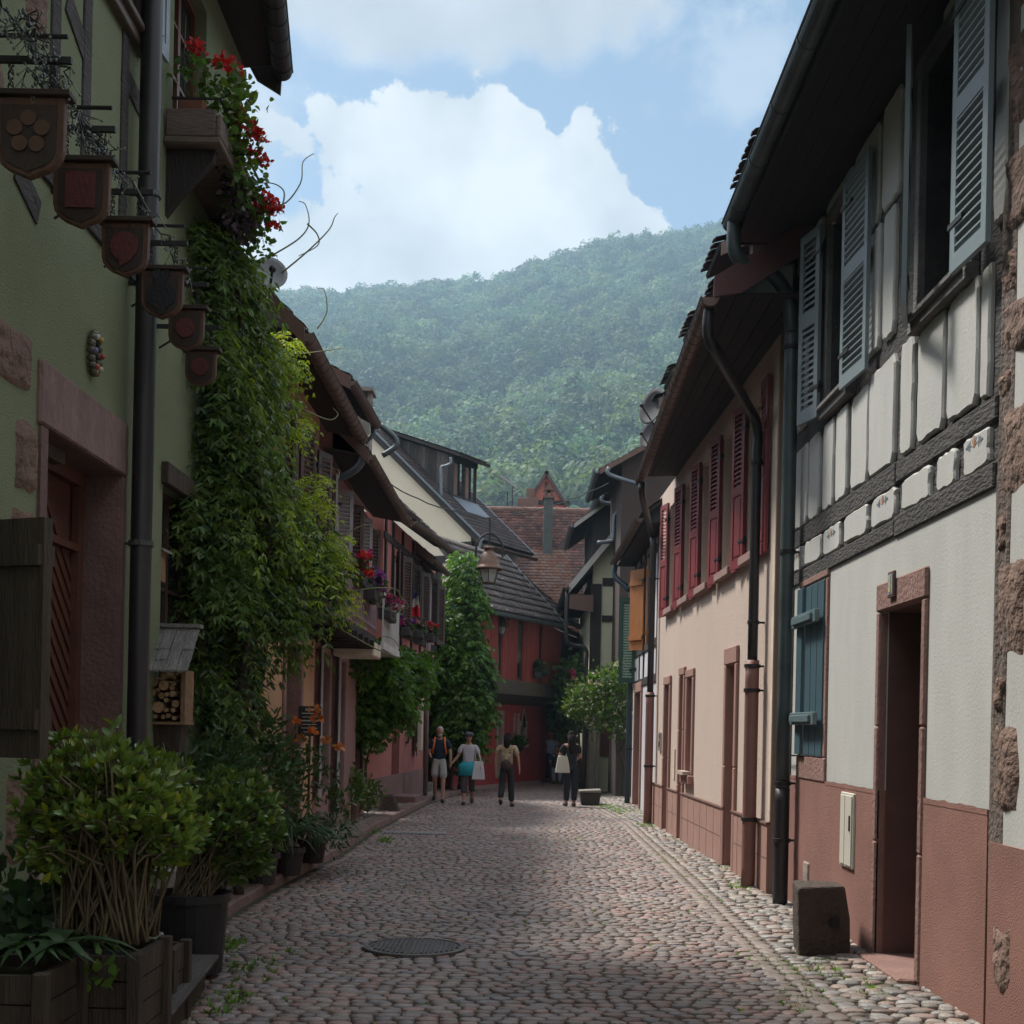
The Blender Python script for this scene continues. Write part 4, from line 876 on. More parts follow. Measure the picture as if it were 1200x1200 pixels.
downpipe([tuple(at_y(u, v, Yg-.6)) for u, v in ((700, 636), (717, 634), (719, 628), (720, 606), (724, 600), (727, 590))], R4, ZINCL, .05, name='overflow_pipe')
# houses stepping back behind it (roof ends one sees over the street)
def back_house(label, cat_, u0, v0_, u1, v1, Y, depth, wallm, eave=None, thick=.12, zb=0., barge=None, name='village_house', tile=TILED, xmax=2.4):
    a, b = at_y(u0, v0_, Y), at_y(u1, v1, Y); sl = (b.z-a.z)/(b.x-a.x); ex = a.x+xmax; ez = a.z+sl*xmax
    t = thing(name, label, 'house', (a.x+1.2, Y, 0)); xi = a.x+.55
    mb = MB(); mb.poly([(xi, Y+.3, 0), (ex, Y+.3, 0), (ex, Y+.3, ez-.1), (xi, Y+.3, a.z+sl*.55-.1)]); mb.quad((xi, Y+.3, 0), (xi, Y+depth, 0), (xi, Y+depth, a.z+sl*.55-.1), (xi, Y+.3, a.z+sl*.55-.1)); mb.build('wall', wallm, t, recalc=False)
    q = [(a.x, Y, a.z), (a.x, Y+depth, a.z), (ex, Y+depth, ez), (ex, Y, ez)]; rf = tiled_roof(*q, 'roof', tile, t); roof_slab(*q, rf, TIMBD)
    mb = MB(); mb.prism([(a.x, Y-.03, a.z-thick), (a.x, Y-.03, a.z+.01), (ex, Y-.03, ez+.01), (ex, Y-.03, ez-thick)], (0, .05, 0)); mb.build('bargeboard', barge or mat('brown_board', (.11, .06, .045), .7), rf)
    gutter((a.x-.07, Y, a.z-.03), (a.x-.07, Y+depth, a.z-.03), t, ZINCL, .07)
    return t, a
t, a = back_house('dark-timbered house with a pale sheet roof edge above the green gable house', 'house', 673, 614, 712, 586, 37, 5, mat('dark_wall', (.03, .026, .026), .9), barge=MATS['pale_board'])
t, a = back_house('house with red-brown tile edge and yellow gable above the green gable house', 'house', 704, 577, 741, 555, 35, 5, mat('yellow_render', (.5, .42, .26), .9))
downpipe([tuple(at_y(u, v, 34.8)) for u, v in ((706, 580), (706, 588), (722, 592), (726, 598), (724, 612))], t, ZINCL, .05)
t, a = back_house('tall narrow house with a low-pitched overhanging roof, highest behind the right-hand row', 'house', 703, 550, 763, 517, 30.5, 4, mat('brown_wall', (.045, .03, .026), .9))
downpipe([tuple(at_y(u, v, 30.3)) for u, v in ((714, 548), (714, 556), (744, 566), (750, 566))], t, ZINCL, .05)
# ================================================================ LEFT SIDE HOUSES
XL = -2.8; g1f = FX(XL, 1); SL = lambda u, v: g1f.su(u, v)
L1 = thing('green_house', 'pale green rendered house with sandstone door frame and dark downpipe, nearest on the left', 'house', (XL, 7, 0))
d0, dt = SL(53, 505); d1 = SL(137, 700)[0]; doorb = .62
dt = (SL(53, 505)[1]+SL(137, 552)[1])/2
bw = (9.95, 11.5, 1.9, 3.45)
uw0 = SL(102, 0)[0]; uw = (7.6, SL(163, 40)[0]-.1, 6.45, 7.6)
mb = MB(); wall_mesh(mb, g1f, -14, 12.35, -.05, 8.0, [(d0, d1, doorb, dt), bw, uw, (10.0, 11.0, 6.4, 7.7)], .35); mb.build('wall', GREENP, L1, recalc=False)
mb = MB(); mb.poly([(XL, 12.37, -.05), (XL, 12.37, 8), (-7, 12.37, 12), (-11, 12.37, 8), (-11, 12.37, -.05)]); mb.build('gable_wall', GREENP, L1, recalc=False)
# sandstone door frame
mb = MB(); mb.T = g1f; sl_, lt = SL(53, 437); 
lz = dt+(SL(137, 497)[1]-SL(137, 553)[1])
mb.box(d0-.14, d1+.1, -.02, .03, dt, lz+.05); mb.build('lintel', mat('lintel_stone', (.20, .13, .12), .9, .25, 4, .7, 18, stretch=(1, 1, .5), grime=.5, gcol=(.12, .08, .07), bdist=.03), L1, bevel=.015)
surround(g1f, d0, d1, doorb, dt-.002, .11, L1, mat('dark_sandstone', (.15, .09, .08), .9, .25, 3, .35, 30, grime=.7, gcol=(.045, .03, .03)), .02, lint=.0005, name='door_surround', d=.3)
DOORW = mat('red_brown_door', (.10, .036, .022), .6, .2, 4, .2, 30)
mb = MB(); mb.T = g1f; mb.box(d0, d1, -.34, -.30, doorb, dt)
dm = mb.build('door', DOORW, L1); mb = MB(); mb.T = g1f; cd = (d0+d1)/2; hw = (d1-d0)/2-.06
for i in range(20):
    z = doorb+.05+i*.125
    for sg in (-1, 1):
        if z+.05+hw*.9 > dt-.05: continue
        mb.hexa([(cd, -.30, z+hw*.9), (cd, -.285, z+hw*.9), (cd, -.285, z+.07+hw*.9), (cd, -.30, z+.07+hw*.9)], [(cd+sg*hw, -.30, z), (cd+sg*hw, -.285, z), (cd+sg*hw, -.285, z+.07), (cd+sg*hw, -.30, z+.07)])
mb.build('chevron_boards', DOORW, dm); mb = MB(); mb.T = g1f
for q in (d0, d1-.1): mb.box(q, q+.1, -.29, -.24, doorb, dt)
mb.box(d0, d1, -.29, -.23, dt-.1, dt); mb.box(d0+.1, d1-.1, -.285, -.24, dt-.55, dt-.5); mb.build('frame', DOORW, dm)
s, z = SL(88, 535); mb = MB(); mb.T = g1f; mb.box(s-.25, s+.12, -.2, -.1, dt-.09, dt-.005); mb.build('door_lamp', mat('dull_metal', (.09, .08, .07), .5, metal=.5), L1, bevel=.01)
# perron steps up to the door
for k in range(3): mb = MB(); mb.box(XL, XL+.46, d0-.1-.22*(3-k), d1+.12, .06+.178*k, .06+.178*(k+1)-.004); mb.build('entrance_step', CONC, L1, bevel=.012)
# irregular stones let into the render
k = 0
for (ua, va, ub, vb) in ((-20, 350, 38, 470), (18, 480, 40, 585), (12, 590, 36, 640), (-30, 640, 20, 700), (-40, 0, 0, 160), (5, 900, 40, 1010), (30, -40, 52, 60)):
    s0, z1 = SL(ua, va); s1, z0 = SL(ub, vb); mb = MB(g1f); k += 1; rough_block(mb, s0, s1, min(z0, z1), max(z0, z1), .035, k*5.1); mb.build('stone_patch', SANDR, L1, smooth=True)
# exposed timbers
for (pts) in (((57, -60), (60, 235)), ((97, -20), (97, 250)), ((142, 70), (142, 262)), ):
    (s0, z0), (s1, z1) = SL(*pts[0]), SL(*pts[1]); mb = MB(); mb.T = g1f; mb.box(s1-.07, s1+.07, -.02, .015, 4.9, 8.0); mb.build('timber_post', TIMBER, L1, bevel=.006)
mb = MB(); mb.T = g1f; mb.box(5.5, 9.5, -.02, .022, 4.72, 4.92); mb.build('timber_rail', TIMBER, L1, bevel=.006)
for (a, b) in ((SL(78, 0), SL(104, 75)), (SL(142, 80), SL(166, 130)), (SL(18, 195), SL(44, 250))):
    mb = MB(); mb.T = g1f; q = Vector((b[0]-a[0], 0, b[1]-a[1])).normalized(); n_ = Vector((-q.z, 0, q.x))*.08
    mb.hexa([(a[0]-n_.x, -.02, a[1]-n_.z), (a[0]+n_.x, -.02, a[1]+n_.z), (a[0]+n_.x, .012, a[1]+n_.z), (a[0]-n_.x, .012, a[1]-n_.z)], [(b[0]-n_.x, -.02, b[1]-n_.z), (b[0]+n_.x, -.02, b[1]+n_.z), (b[0]+n_.x, .012, b[1]+n_.z), (b[0]-n_.x, .012, b[1]-n_.z)]); mb.build('brace', TIMBER, L1)
w_ = make_window(g1f, *uw, L1, mat('varnished_wood', (.12, .045, .02), .45, .2, 4, .1), depth=.12)
mb = MB(); mb.T = g1f; a, b, c, d = uw; mb.box(a-.1, b+.12, -.02, .06, c-.12, c); mb.box(b, b+.1, -.02, .05, c, d); mb.box(a-.1, b+.14, -.0, .10, c-.04, c+.01); mb.build('casing', mat('dark_casing', (.10, .075, .06), .6, .2), w_, bevel=.008)
make_shutter((XL+.05, uw[1]+.03), (XL+.09, uw[1]+.5), 6.5, 7.6, mat('pale_blue_paint', (.25, .30, .34), .5), L1, 'panel')
make_window(g1f, 10.0, 11.0, 6.4, 7.7, L1, MATS['varnished_wood'], depth=.12)
make_window(g1f, *bw, L1, mat('brown_frame', (.05, .028, .02), .6), depth=.12, cols=3, rows=2)
mb = MB(); mb.T = g1f; mb.box(9.9, 11.7, -.02, .06, 3.45, 3.62); mb.build('window_head', WOODW, L1, bevel=.008)
# roof, gutter, pipe
G = [at_z(331, 84, 8.0), at_z(322, -2, 8.0)]; gd = (G[1]-G[0]).normalized(); g_near = G[0]+gd*6
mb = MB(); mb.hexa([(XL-.02, G[0].y-.05, 8.0), (G[0].x-.04, G[0].y-.05, 8.04), (g_near.x-.04, g_near.y, 8.04), (XL-.02, g_near.y, 8.0)], [(XL-.02, G[0].y-.05, 8.04), (G[0].x-.04, G[0].y-.05, 8.08), (g_near.x-.04, g_near.y, 8.08), (XL-.02, g_near.y, 8.04)]); mb.build('soffit', TIMBD, L1)
q = [(G[0].x+.02, G[0].y, 8.12), (g_near.x+.02, g_near.y, 8.12), (-7, g_near.y, 12.6), (-7, G[0].y, 12.6)]
rf = tiled_roof(*q, 'roof', TILED, L1, .2, .2); roof_slab(*q, rf, TIMBD)
mb = MB(); mb.prism([(G[0].x-.02, G[0].y, 7.78), (G[0].x+.0, G[0].y, 8.12), (-7, G[0].y, 12.6), (-7, G[0].y, 12.3), (XL, G[0].y, 8.1), (XL+.1, G[0].y, 7.92)], (0, .04, 0)); mb.build('bargeboard', TIMBD, rf)
q = [(g_near.x, g_near.y-.01, 8.12), (g_near.x, -14, 8.12), (-7, -14, 12.6), (-7, g_near.y-.01, 12.6)]; tiled_roof(*q, 'roof', TILED, L1, .5, .4); mb = MB(); mb.quad((XL-.02, -14, 8.02), (g_near.x-.04, -14, 8.06), (g_near.x-.04, g_near.y-.01, 8.06), (XL-.02, g_near.y-.01, 8.02)); mb.build('soffit', TIMBD, L1)
gutter(G[0]+Vector((.0, 0, 0)), g_near, L1, DPIPE, .095, rings=.28)
downpipe([(XL+.13, 8.98, 7.95), (XL+.13, 8.98, 6.0), (XL+.13, 8.98, 4), (XL+.13, 8.98, .1)], L1, DPIPE, .075, rings=(5.3, 2.85, 1.), wall=(XL, 8.98), mclamp=mat('green_iron', (.05, .06, .05), .5))
# balcony carrying the geraniums
BAL = mat('balcony_board', (.13, .10, .085), .85, .3, 6, .4, 30, stretch=(.5, 2, 2))
mb = MB(); mb.box(XL, -2.36, 9.75, 11.35, 6.02, 6.07); mb.box(-2.40, -2.36, 9.75, 11.35, 6.07, 6.24); mb.box(XL+.02, -2.40, 9.75, 9.79, 6.07, 6.28); mb.box(XL+.02, -2.40, 11.31, 11.35, 6.07, 6.24); bal = mb.build('balcony', BAL, L1, bevel=.01)
for yy in (9.85, 11.2): mb = MB(); mb.prism([(XL, yy, 5.5), (XL, yy, 6.01), (-2.42, yy, 6.01), (-2.44, yy, 5.93), (XL+.09, yy, 5.62)], (0, .08, 0)); mb.build('bracket', TIMBD, bal)
mb = MB(); mb.tube([(XL+.05, 9.8, 6.38), (-2.38, 9.8, 6.38), (-2.38, 11.3, 6.38), (XL+.05, 11.3, 6.38)], .012, 6, True); mb.build('rail', MATS['iron'], bal)
# wooden shutter hanging open at the left edge
sh = make_shutter((-2.79, 5.84), (-2.04, 5.52), 1.44, 2.48, WOODW, L1, 'plank', th=.05, name='board_shutter', label='heavy dark plank shutter folded out beside the door')
# ceramic ornament
s, z = SL(106, 414); t = thing('wall_ornament', 'small oval ceramic wreath with coloured dots fixed to the green wall above the door', 'ornament', (XL, s, z))
mb = MB(); mb.T = g1f; 
for k in range(16):
    a = k/16*2*math.pi; mb.ball((s+.075*math.cos(a), .03, z+.125*math.sin(a)), .028, 8, 5)
mb.build('wreath', mat('ceramic', (.10, .09, .06), .25, .6, 20, 0), t, smooth=True)
for k, cl in enumerate(((.35, .06, .03), (.4, .3, .05), (.5, .5, .45), (.1, .15, .3), (.35, .06, .03), (.45, .4, .3))):
    a = k/6*2*math.pi; mb = MB(); mb.T = g1f; mb.ball((s+.07*math.cos(a), .055, z+.11*math.sin(a)), .02, 8, 5); mb.build('coloured_bead', mat('bead%d' % k, cl, .3, 0, 3, 0), t, smooth=True)
# ---------------------------------------------------------------- hanging wooden shields
SHW = mat('shield_wood', (.085, .04, .022), .6, .3, 5, .2, 30, stretch=(1, 1, .4)); SHD = mat('shield_field', (.03, .018, .013), .6, .3, 5, .1)
MK = mat('mark_tan', (.09, .045, .025), .6, .3, 8, 0); MKR = mat('mark_red', (.09, .02, .018), .6); MKD = mat('mark_dark', (.012, .012, .016), .5)
def shield(u, v, Y, w, kind, label):
    c = at_y(u, v, Y); t = thing('hanging_shield', label, 'shop shield', c, 'wooden shields hung along the green house')
    h = w*1.17; X0 = c.x; Z1 = c.z; Z0 = Z1-h
    def outline(k, n=10):
        ww = w/2*k; P = [(-ww, Z1-h*(1-k)*.5), (-ww*.97, Z0+h*.36)]
        for i in range(n+1): a = math.pi+math.pi*i/n; P.append((ww*.97*math.cos(a), Z0+h*.36+math.sin(a)*h*(.30*k+.0)))
        P += [(ww*.97, Z0+h*.36), (ww, Z1-h*(1-k)*.5)]
        m_ = len(P)//2; P[m_] = (0, Z0+h*.36-h*.34*k); return P
    mb = MB(); mb.prism([(X0+x, Y-.022, z) for x, z in outline(1)], (0, .044, 0)); o = mb.build('board', SHW, t, bevel=.005)
    mb = MB(); mb.prism([(X0+x, Y-.028, z) for x, z in outline(.80)], (0, .004, 0)); f_ = mb.build('field', SHD, o)
    mb = MB(); mb.box(X0-w/2-.03, X0+w/2+.03, Y-.05, Y+.05, Z1, Z1+.028); mb.build('cap', SHD, o, bevel=.004)
    cz = Z0+h*.56
    def disc(mb, x, z, r, k=12, sx=1., sz=1.): mb.prism([(X0+x+r*sx*math.cos(2*math.pi*i/k), Y-.036-.0006*(len(mb.v)%7), z+r*sz*math.sin(2*math.pi*i/k)) for i in range(k)], (0, .006, 0))
    mb = MB()
    if kind == 0:
        for i in range(5): a = math.pi/2+i*2*math.pi/5; disc(mb, .068*math.cos(a), cz+.068*math.sin(a), .038)
        mb.build('flower_emblem', MK, f_)
    elif kind == 1: mb.box(X0-.08, X0+.08, Y-.036, Y-.03, cz-.09, cz+.1); mb.build('panel_emblem', MKR, f_)
    elif kind == 2: disc(mb, 0, cz, .085); disc(mb, 0, cz-.08, .05, 3); mb.build('crest_emblem', MKR, f_)
    elif kind == 3: disc(mb, 0, cz-.03, .085, sx=1.1); disc(mb, 0, cz+.07, .045); disc(mb, -.03, cz+.12, .025, sz=1.5); disc(mb, .03, cz+.12, .025, sz=1.5); disc(mb, 0, cz-.12, .03); mb.build('jug_emblem', MKD, f_)
    else: disc(mb, 0, cz, .07); mb.build('round_emblem', MKR, f_)
    mb = MB(); mb.box(XL, X0+w/2+.02, Y-.012, Y+.012, Z1+.17, Z1+.20); mb.tube([(XL+.02, Y, Z1+.02), (XL+.25, Y, Z1+.17)], .008, 6); mb.tube([(XL, Y, Z1+.30), (X0+w/2, Y, Z1+.30)], .011, 6); b = mb.build('bracket', MATS['iron'], t)
    for sx in (-.3, .3):
        mb = MB()
        for i in range(5): z = Z1+.035+i*.03; mb.tube([(X0+sx*w+.012*math.cos(a+i*1.57), Y+.012*math.sin(a+i*1.57), z+.014*math.sin(a*2)) for a in np.linspace(0, 6.28, 7)], .004, 5)
        mb.build('chain', MATS['iron'], t)
for a in ((37, 116, 6.1, .335, 0, 'largest wooden shield, with a five-petalled flower emblem, nearest on its bracket'), (97, 192, 6.8, .30, 1, 'brown wooden shield with a plain red-brown rectangle, second from the flower shield'),
          (148, 262, 7.5, .275, 2, 'brown wooden shield with a round crest and fairy lights in front of it'), (191, 318, 8.4, .275, 3, 'wooden shield with a dark jug emblem hanging in front of the downpipe'),
          (219, 364, 9.0, .25, 4, 'small dark wooden shield half hidden in the top of the wisteria'), (236, 412, 9.7, .235, 5, 'smallest wooden shield, low among the wisteria leaves')): shield(*a)
def wire(name, pts, r, m, label, cat, bulbs=0, sag=0., jit=0., parent=None):
    P = [Vector(p) for p in pts]; Q = []
    for i in range(len(P)-1):
        for k in range(14): t = k/14; q = P[i].lerp(P[i+1], t); q.z -= sag*4*t*(1-t); Q.append(q+Vector((random.uniform(-jit, jit), random.uniform(-jit, jit), random.uniform(-jit, jit))))
    Q.append(P[-1]); mb = MB(); mb.tube(Q, r, 5)
    t = thing(name, label, cat, P[0]) if label else parent
    mb.build('cable', m, t)
    if bulbs:
        mb = MB()
        for q in Q[::1]:
            for _ in range(bulbs): e = q+Vector((random.uniform(-.05, .05), random.uniform(-.05, .05), random.uniform(-.09, .03))); mb.tube([q, e], .0025, 4); mb.ball(e, .008, 5, 4)
        mb.build('light_chain', mat('fairy_light', (.12, .14, .13), .3, .3, 5, 0), t)
    return t
fl = wire('fairy_lights', [at_y(-20, -40, 5.6), at_y(38, 60, 6.1), at_y(97, 145, 6.8), at_y(150, 215, 7.5), at_y(192, 275, 8.4), at_y(222, 330, 9.0)], .005, MATS['iron'], 'tangled unlit fairy lights strung along the shield brackets', 'fairy lights', bulbs=2, jit=.035)
for i in range(3):
    a = [at_y(5, 20, 5.9), at_y(30, 88, 6.1), at_y(85, 150, 6.8)][i]; wire('x', [a, a+Vector((.15, .02, -.12)), a+Vector((.05, .1, .1)), a+Vector((.25, .2, -.2))], .004, MATS['iron'], None, None, bulbs=2, jit=.05, parent=fl)
# ---------------------------------------------------------------- orange house
def left_house(name, label, base, fr, s0, s1, zt, wallm, ops=(), gz=None):
    t = thing(name, label, 'house', base); mb = MB(); wall_mesh(mb, fr, s0, s1, -.05, zt, ops, .3, side=.3); mb.build('wall', wallm, t, recalc=False); return t
f2 = FX(-2.62, 1); S2l = lambda u, v: f2.su(u, v)
DKW = mat('dull_brown_frame', (.06, .04, .035), .6)
ow = [(14.1, 14.75, 3.75, 5.0), (15.4, 16.05, 3.75, 5.0), (12.9, 13.5, 3.75, 5.0)]
arch = (14.3, 15.3, .1, 2.5)
L2 = left_house('orange_house', 'orange rendered house with brown eaves half hidden by the wisteria', (-2.7, 14.7, 0), f2, 12.45, 16.4, 5.55, ORANGEP, ow+[arch])
mb = MB(); mb.poly([(-2.62, 12.43, -.05), (-2.62, 12.43, 5.5), (-3.4, 12.43, 6.4), (-6, 12.43, 9), (-9, 12.43, 6), (-9, 12.43, -.05)]); mb.build('gable_wall', ORANGEP, L2, recalc=False)
for o in ow:
    make_window(f2, *o, L2, MATS['grey_casing'], depth=.12)
    for h, fr_ in (((-2.58, o[0]-.03), (-2.46, o[0]-.36)), ((-2.58, o[1]+.03), (-2.46, o[1]+.36))): make_shutter(h, fr_, o[2]-.05, o[3]+.05, BROWNPAINT, L2, 'louver')
mb = MB(); fbox(mb, f2, arch[0], arch[1], -.3, -.26, .1, 2.5); mb.build('door', MATS['maroon_door'], L2); surround(f2, *arch, .12, L2, SAND, .03, lint=.2)
def eave(parent, ga, gb, wx, over, ridge, m, gm=COPPER, r=.08, rings=0, soffm=None, out=0., rise=1.0):
    """left-hand roof: gutter from ga (near) to gb (far), sloping up away from the street"""
    ga, gb = Vector(ga), Vector(gb); dn = Vector((-1, 0, rise)).normalized()*ridge
    q = [gb+Vector((-.03, 0, .07)), ga+Vector((-.03, 0, .07)), ga+Vector((-.03, 0, .07))+dn, gb+Vector((-.03, 0, .07))+dn]
    rf = tiled_roof(*q, 'roof', m, parent, .19, .19, ((1, .8, .75), (.8, .72, .7), (1.2, .85, .7))); roof_slab(*q, rf, TIMBD, .07)
    mb = MB(); mb.prism([ga+Vector((0, -.02, -.12)), ga+Vector((0, -.02, .06)), ga+Vector((0, -.02, .06))+dn, ga+Vector((0, -.02, -.16))+dn], (0, .04, 0)); mb.build('bargeboard', mat('brown_board', (.11, .06, .045), .7, .2), rf)
    mb = MB(); mb.prism([ga+Vector((-.05, .03, -.02)), ga+Vector((-.05, .03, .01)), Vector((wx, ga.y+.03, ga.z+.01+.1)), Vector((wx, ga.y+.03, ga.z-.02+.1))], gb-ga-Vector((0, .06, 0))); mb.build('soffit', soffm or MATS['soffit_wood'], parent)
    gutter(ga, gb, parent, gm, r, rings=rings); return rf
ga, gb = at_z(357, 390, 5.46), at_z(424, 514, 5.42)
eave(L2, ga, gb, -2.65, .5, 3.6, TILED, COPPER, .085, rings=.24)
mb = MB(); A = at_y(424, 520, gb.y); mb.tube(smooth_path([A, A-Vector((0, 0, .25)), A+Vector((-.2, .1, -.4)), A+Vector((-.52, .2, -.5)), A+Vector((-.55, .2, -.8)), Vector((A.x-.55, A.y+.2, .1))]), .05, 10); mb.build('downpipe', ZINCL, L2, smooth=True)
# ---------------------------------------------------------------- mauve house with balcony
f3l = FX(-2.66, 1); S3l = lambda u, v: f3l.su(u, v)
gw = [(SL(384, 850)[0]-.55, SL(384, 850)[0]-.02, .7, 2.25), (SL(400, 850)[0]-.55, SL(400, 850)[0]+.1, .3, 2.3), (20.5, 21.4, .1, 2.3)]
uws = [(q-.35, q+.35, 3.5, 4.85) for q in (17.5, 18.7, 19.9, 21.1)]
gw = [(17.1, 17.9, .75, 2.55), (18.7, 19.5, .35, 2.55), (21.0, 21.9, .1, 2.2)]
L3 = left_house('mauve_house', 'mauve house with a wooden balcony and white louvred shutters beyond the orange house', (-2.7, 19.5, 0), f3l, 16.41, 22.3, 5.2, MAUVEP, gw+uws)
for o in gw[:2]:
    make_window(f3l, *o, L3, MATS['old_white'], depth=.14); surround(f3l, *o, .1, L3, mat('dusty_pink_stone', (.26, .17, .16), .9), .03, d=.14, name='window_surround')
WSH = mat('white_shutter', (.50, .52, .54), .6, .05)
make_shutter((-2.62, 17.06), (-2.55, 16.6), .62, 2.6, WSH, L3, 'louver'); make_shutter((-2.62, 18.66), (-2.54, 18.2), .3, 2.6, WSH, L3, 'louver')
mb = MB(); fbox(mb, f3l, gw[2][0], gw[2][1], -.3, -.26, .1, 2.2); mb.build('door', MATS['maroon_door'], L3)
GSH = mat('grey_shutter', (.24, .235, .24), .6, .1)
for i, o in enumerate(uws):
    make_window(f3l, *o, L3, MATS['old_white'], depth=.12)
    m_ = (GSH, BROWNPAINT)[i % 2]
    for h, fr_ in (((-2.62, o[0]-.02), (-2.45, o[0]-.28)), ((-2.62, o[1]+.02), (-2.40, o[1]+.25))): make_shutter(h, fr_, o[2]-.1, o[3]+.05, m_, L3, 'louver')
ga, gb = at_z(392, 532, 5.16), at_z(478, 612, 5.14)
ga = Vector((-2.05, 16.95, 5.18)); gb = at_z(478, 612, 5.14)
eave(L3, ga, gb, -2.66, .5, 3.2, TILED, COPPER, .075, rings=.3)
mb = MB(); mb.tube([at_y(450, 556, 18.5), at_y(447, 562, 18.6), at_y(425, 540, 18.6)], .03, 6)
# taller dormer block on the mauve roof
dA, dB = at_z(411, 446, 6.25), at_z(441, 497, 6.25)
mb = MB(); mb.box(-4.6, dA.x-.25, dA.y+.15, dB.y-.1, 5.2, 6.35); db = mb.build('roof_dormer', mat('maroon_wall', (.10, .04, .04), .9, .15), L3)
eave(db, dA, dB, dA.x-.25, .3, 2.6, TILED, COPPER, .075, rise=.5)
mb = MB(); 
mb.tube(smooth_path([at_y(436, 492, dB.y), at_y(437, 508, dB.y), at_y(430, 516, dB.y), at_y(424, 522, dB.y+.1)]), .04, 8); mb.tube(smooth_path([at_y(446, 498, dB.y+.4), at_y(462, 512, dB.y+.4), at_y(464, 523, dB.y+.4), at_y(448, 534, dB.y+.4)]), .045, 8); mb.build('rain_elbow', ZINC, db, smooth=True)
mb = MB(); a = at_y(425, 462, 21); mb.box(a.x-.15, a.x+.15, 20.8, 21.2, 5.5, a.z-.15); mb.box(a.x-.2, a.x+.2, 20.75, 21.25, a.z, a.z+.06); 
for dx in (-.13, .13): mb.box(a.x+dx-.03, a.x+dx+.03, 20.85, 21.15, a.z-.16, a.z+.01)
mb.build('chimney', CONC, L3)
# balcony
mb = MB(); mb.box(-2.66, -2.1, 15.2, 18.6, 2.78, 2.9); 
for y in np.arange(15.3, 18.6, .6): mb.box(-2.66, -2.02, y, y+.1, 2.66, 2.78)
bl = mb.build('balcony', TIMBD, L3, bevel=.008)
mb = MB(); mb.box(-2.12, -2.08, 15.2, 18.6, 3.62, 3.68); mb.box(-2.12, -2.08, 15.2, 18.6, 2.98, 3.02)
for y in np.arange(15.22, 18.6, .16): mb.box(-2.11, -2.09, y, y+.09, 2.94, 3.64)
for x in np.arange(-2.6, -2.1, .14): mb.box(x, x+.08, 15.2, 15.22, 2.94, 3.64)
mb.build('balustrade', mat('mauve_boards', (.20, .13, .15), .8, .15), bl)
mb = MB(); mb.box(-2.6, -2.02, 17.8, 18.65, 2.56, 2.77); mb.build('awning_box', CREAMP, L3, bevel=.02)
mb = MB()
for y in np.arange(18.72, 21.2, .12): mb.box(-2.02, -2.0, y, y+.05, 2.8, 3.5)
mb.box(-2.03, -1.99, 18.7, 21.25, 3.5, 3.55); mb.box(-2.03, -1.99, 18.7, 21.25, 2.78, 2.83); mb.box(-2.6, -1.99, 18.7, 21.25, 2.72, 2.78); mb.build('white_railing', mat('white_rail', (.45, .45, .44), .6), L3)
# ---------------------------------------------------------------- rose house (angled)
pa, pb = (-2.68, 22.9), (-2.18, 29.6); f4l = FP(pa, pb); 
if f4l.n.x < 0: f4l.n = -f4l.n
S4 = lambda u, v, n=0: f4l.su(u, v, n)
LL = (Vector(pb)-Vector(pa)).length
gd = (S4(459, 880)[0], S4(468, 880)[0], .15, S4(464, 806)[1]); gwin = (S4(487, 850)[0], S4(493, 850)[0], S4(490, 880)[1], S4(490, 800)[1])
L4 = left_house('rose_house', 'rose-pink house with a flag and flower boxes, past the mauve balcony', (-2.4, 26, 0), f4l, 0, LL, 2.85, ROSEP, [gd, gwin])
mb = MB(); mb.T = f4l; mb.box(0, LL, .001, .03, -.05, .62); mb.box(gd[0]-.1, gd[1]+.1, .03, .5, -.05, .2); mb.build('plinth', mat('rose_plinth', (.20, .12, .115), .9, .2), L4)
mb = MB(); fbox(mb, f4l, gd[0], gd[1], -.25, -.2, .15, gd[3]); mb.build('door', MATS['dark_door'], L4)
make_window(f4l, *gwin, L4, MATS['old_white'], depth=.1); surround(f4l, *gwin, .14, L4, CREAMP, .035, lint=.3, name='window_surround')
sw_ = lambda s, n: (f4l(s, n, 0).x, f4l(s, n, 0).y)
make_shutter(sw_(gwin[0]-.05, .05), sw_(gwin[0]-.5, .14), gwin[2]-.1, gwin[3]+.05, CREAMP, L4, 'plank')
s, z = S4(476, 848); mb = MB(); mb.T = f4l
for k in range(-2, 3): mb.tube([(s+.03*k, .05, z-.4), (s+.03*k+.05*math.sin(k), .08, z), (s+.03*k, .05, z+.4)], .01, 5)
mb.box(s-.1, s+.1, .02, .05, z-.42, z-.38); mb.box(s-.1, s+.1, .02, .05, z+.38, z+.42); mb.build('iron_grille', MATS['iron'], L4)
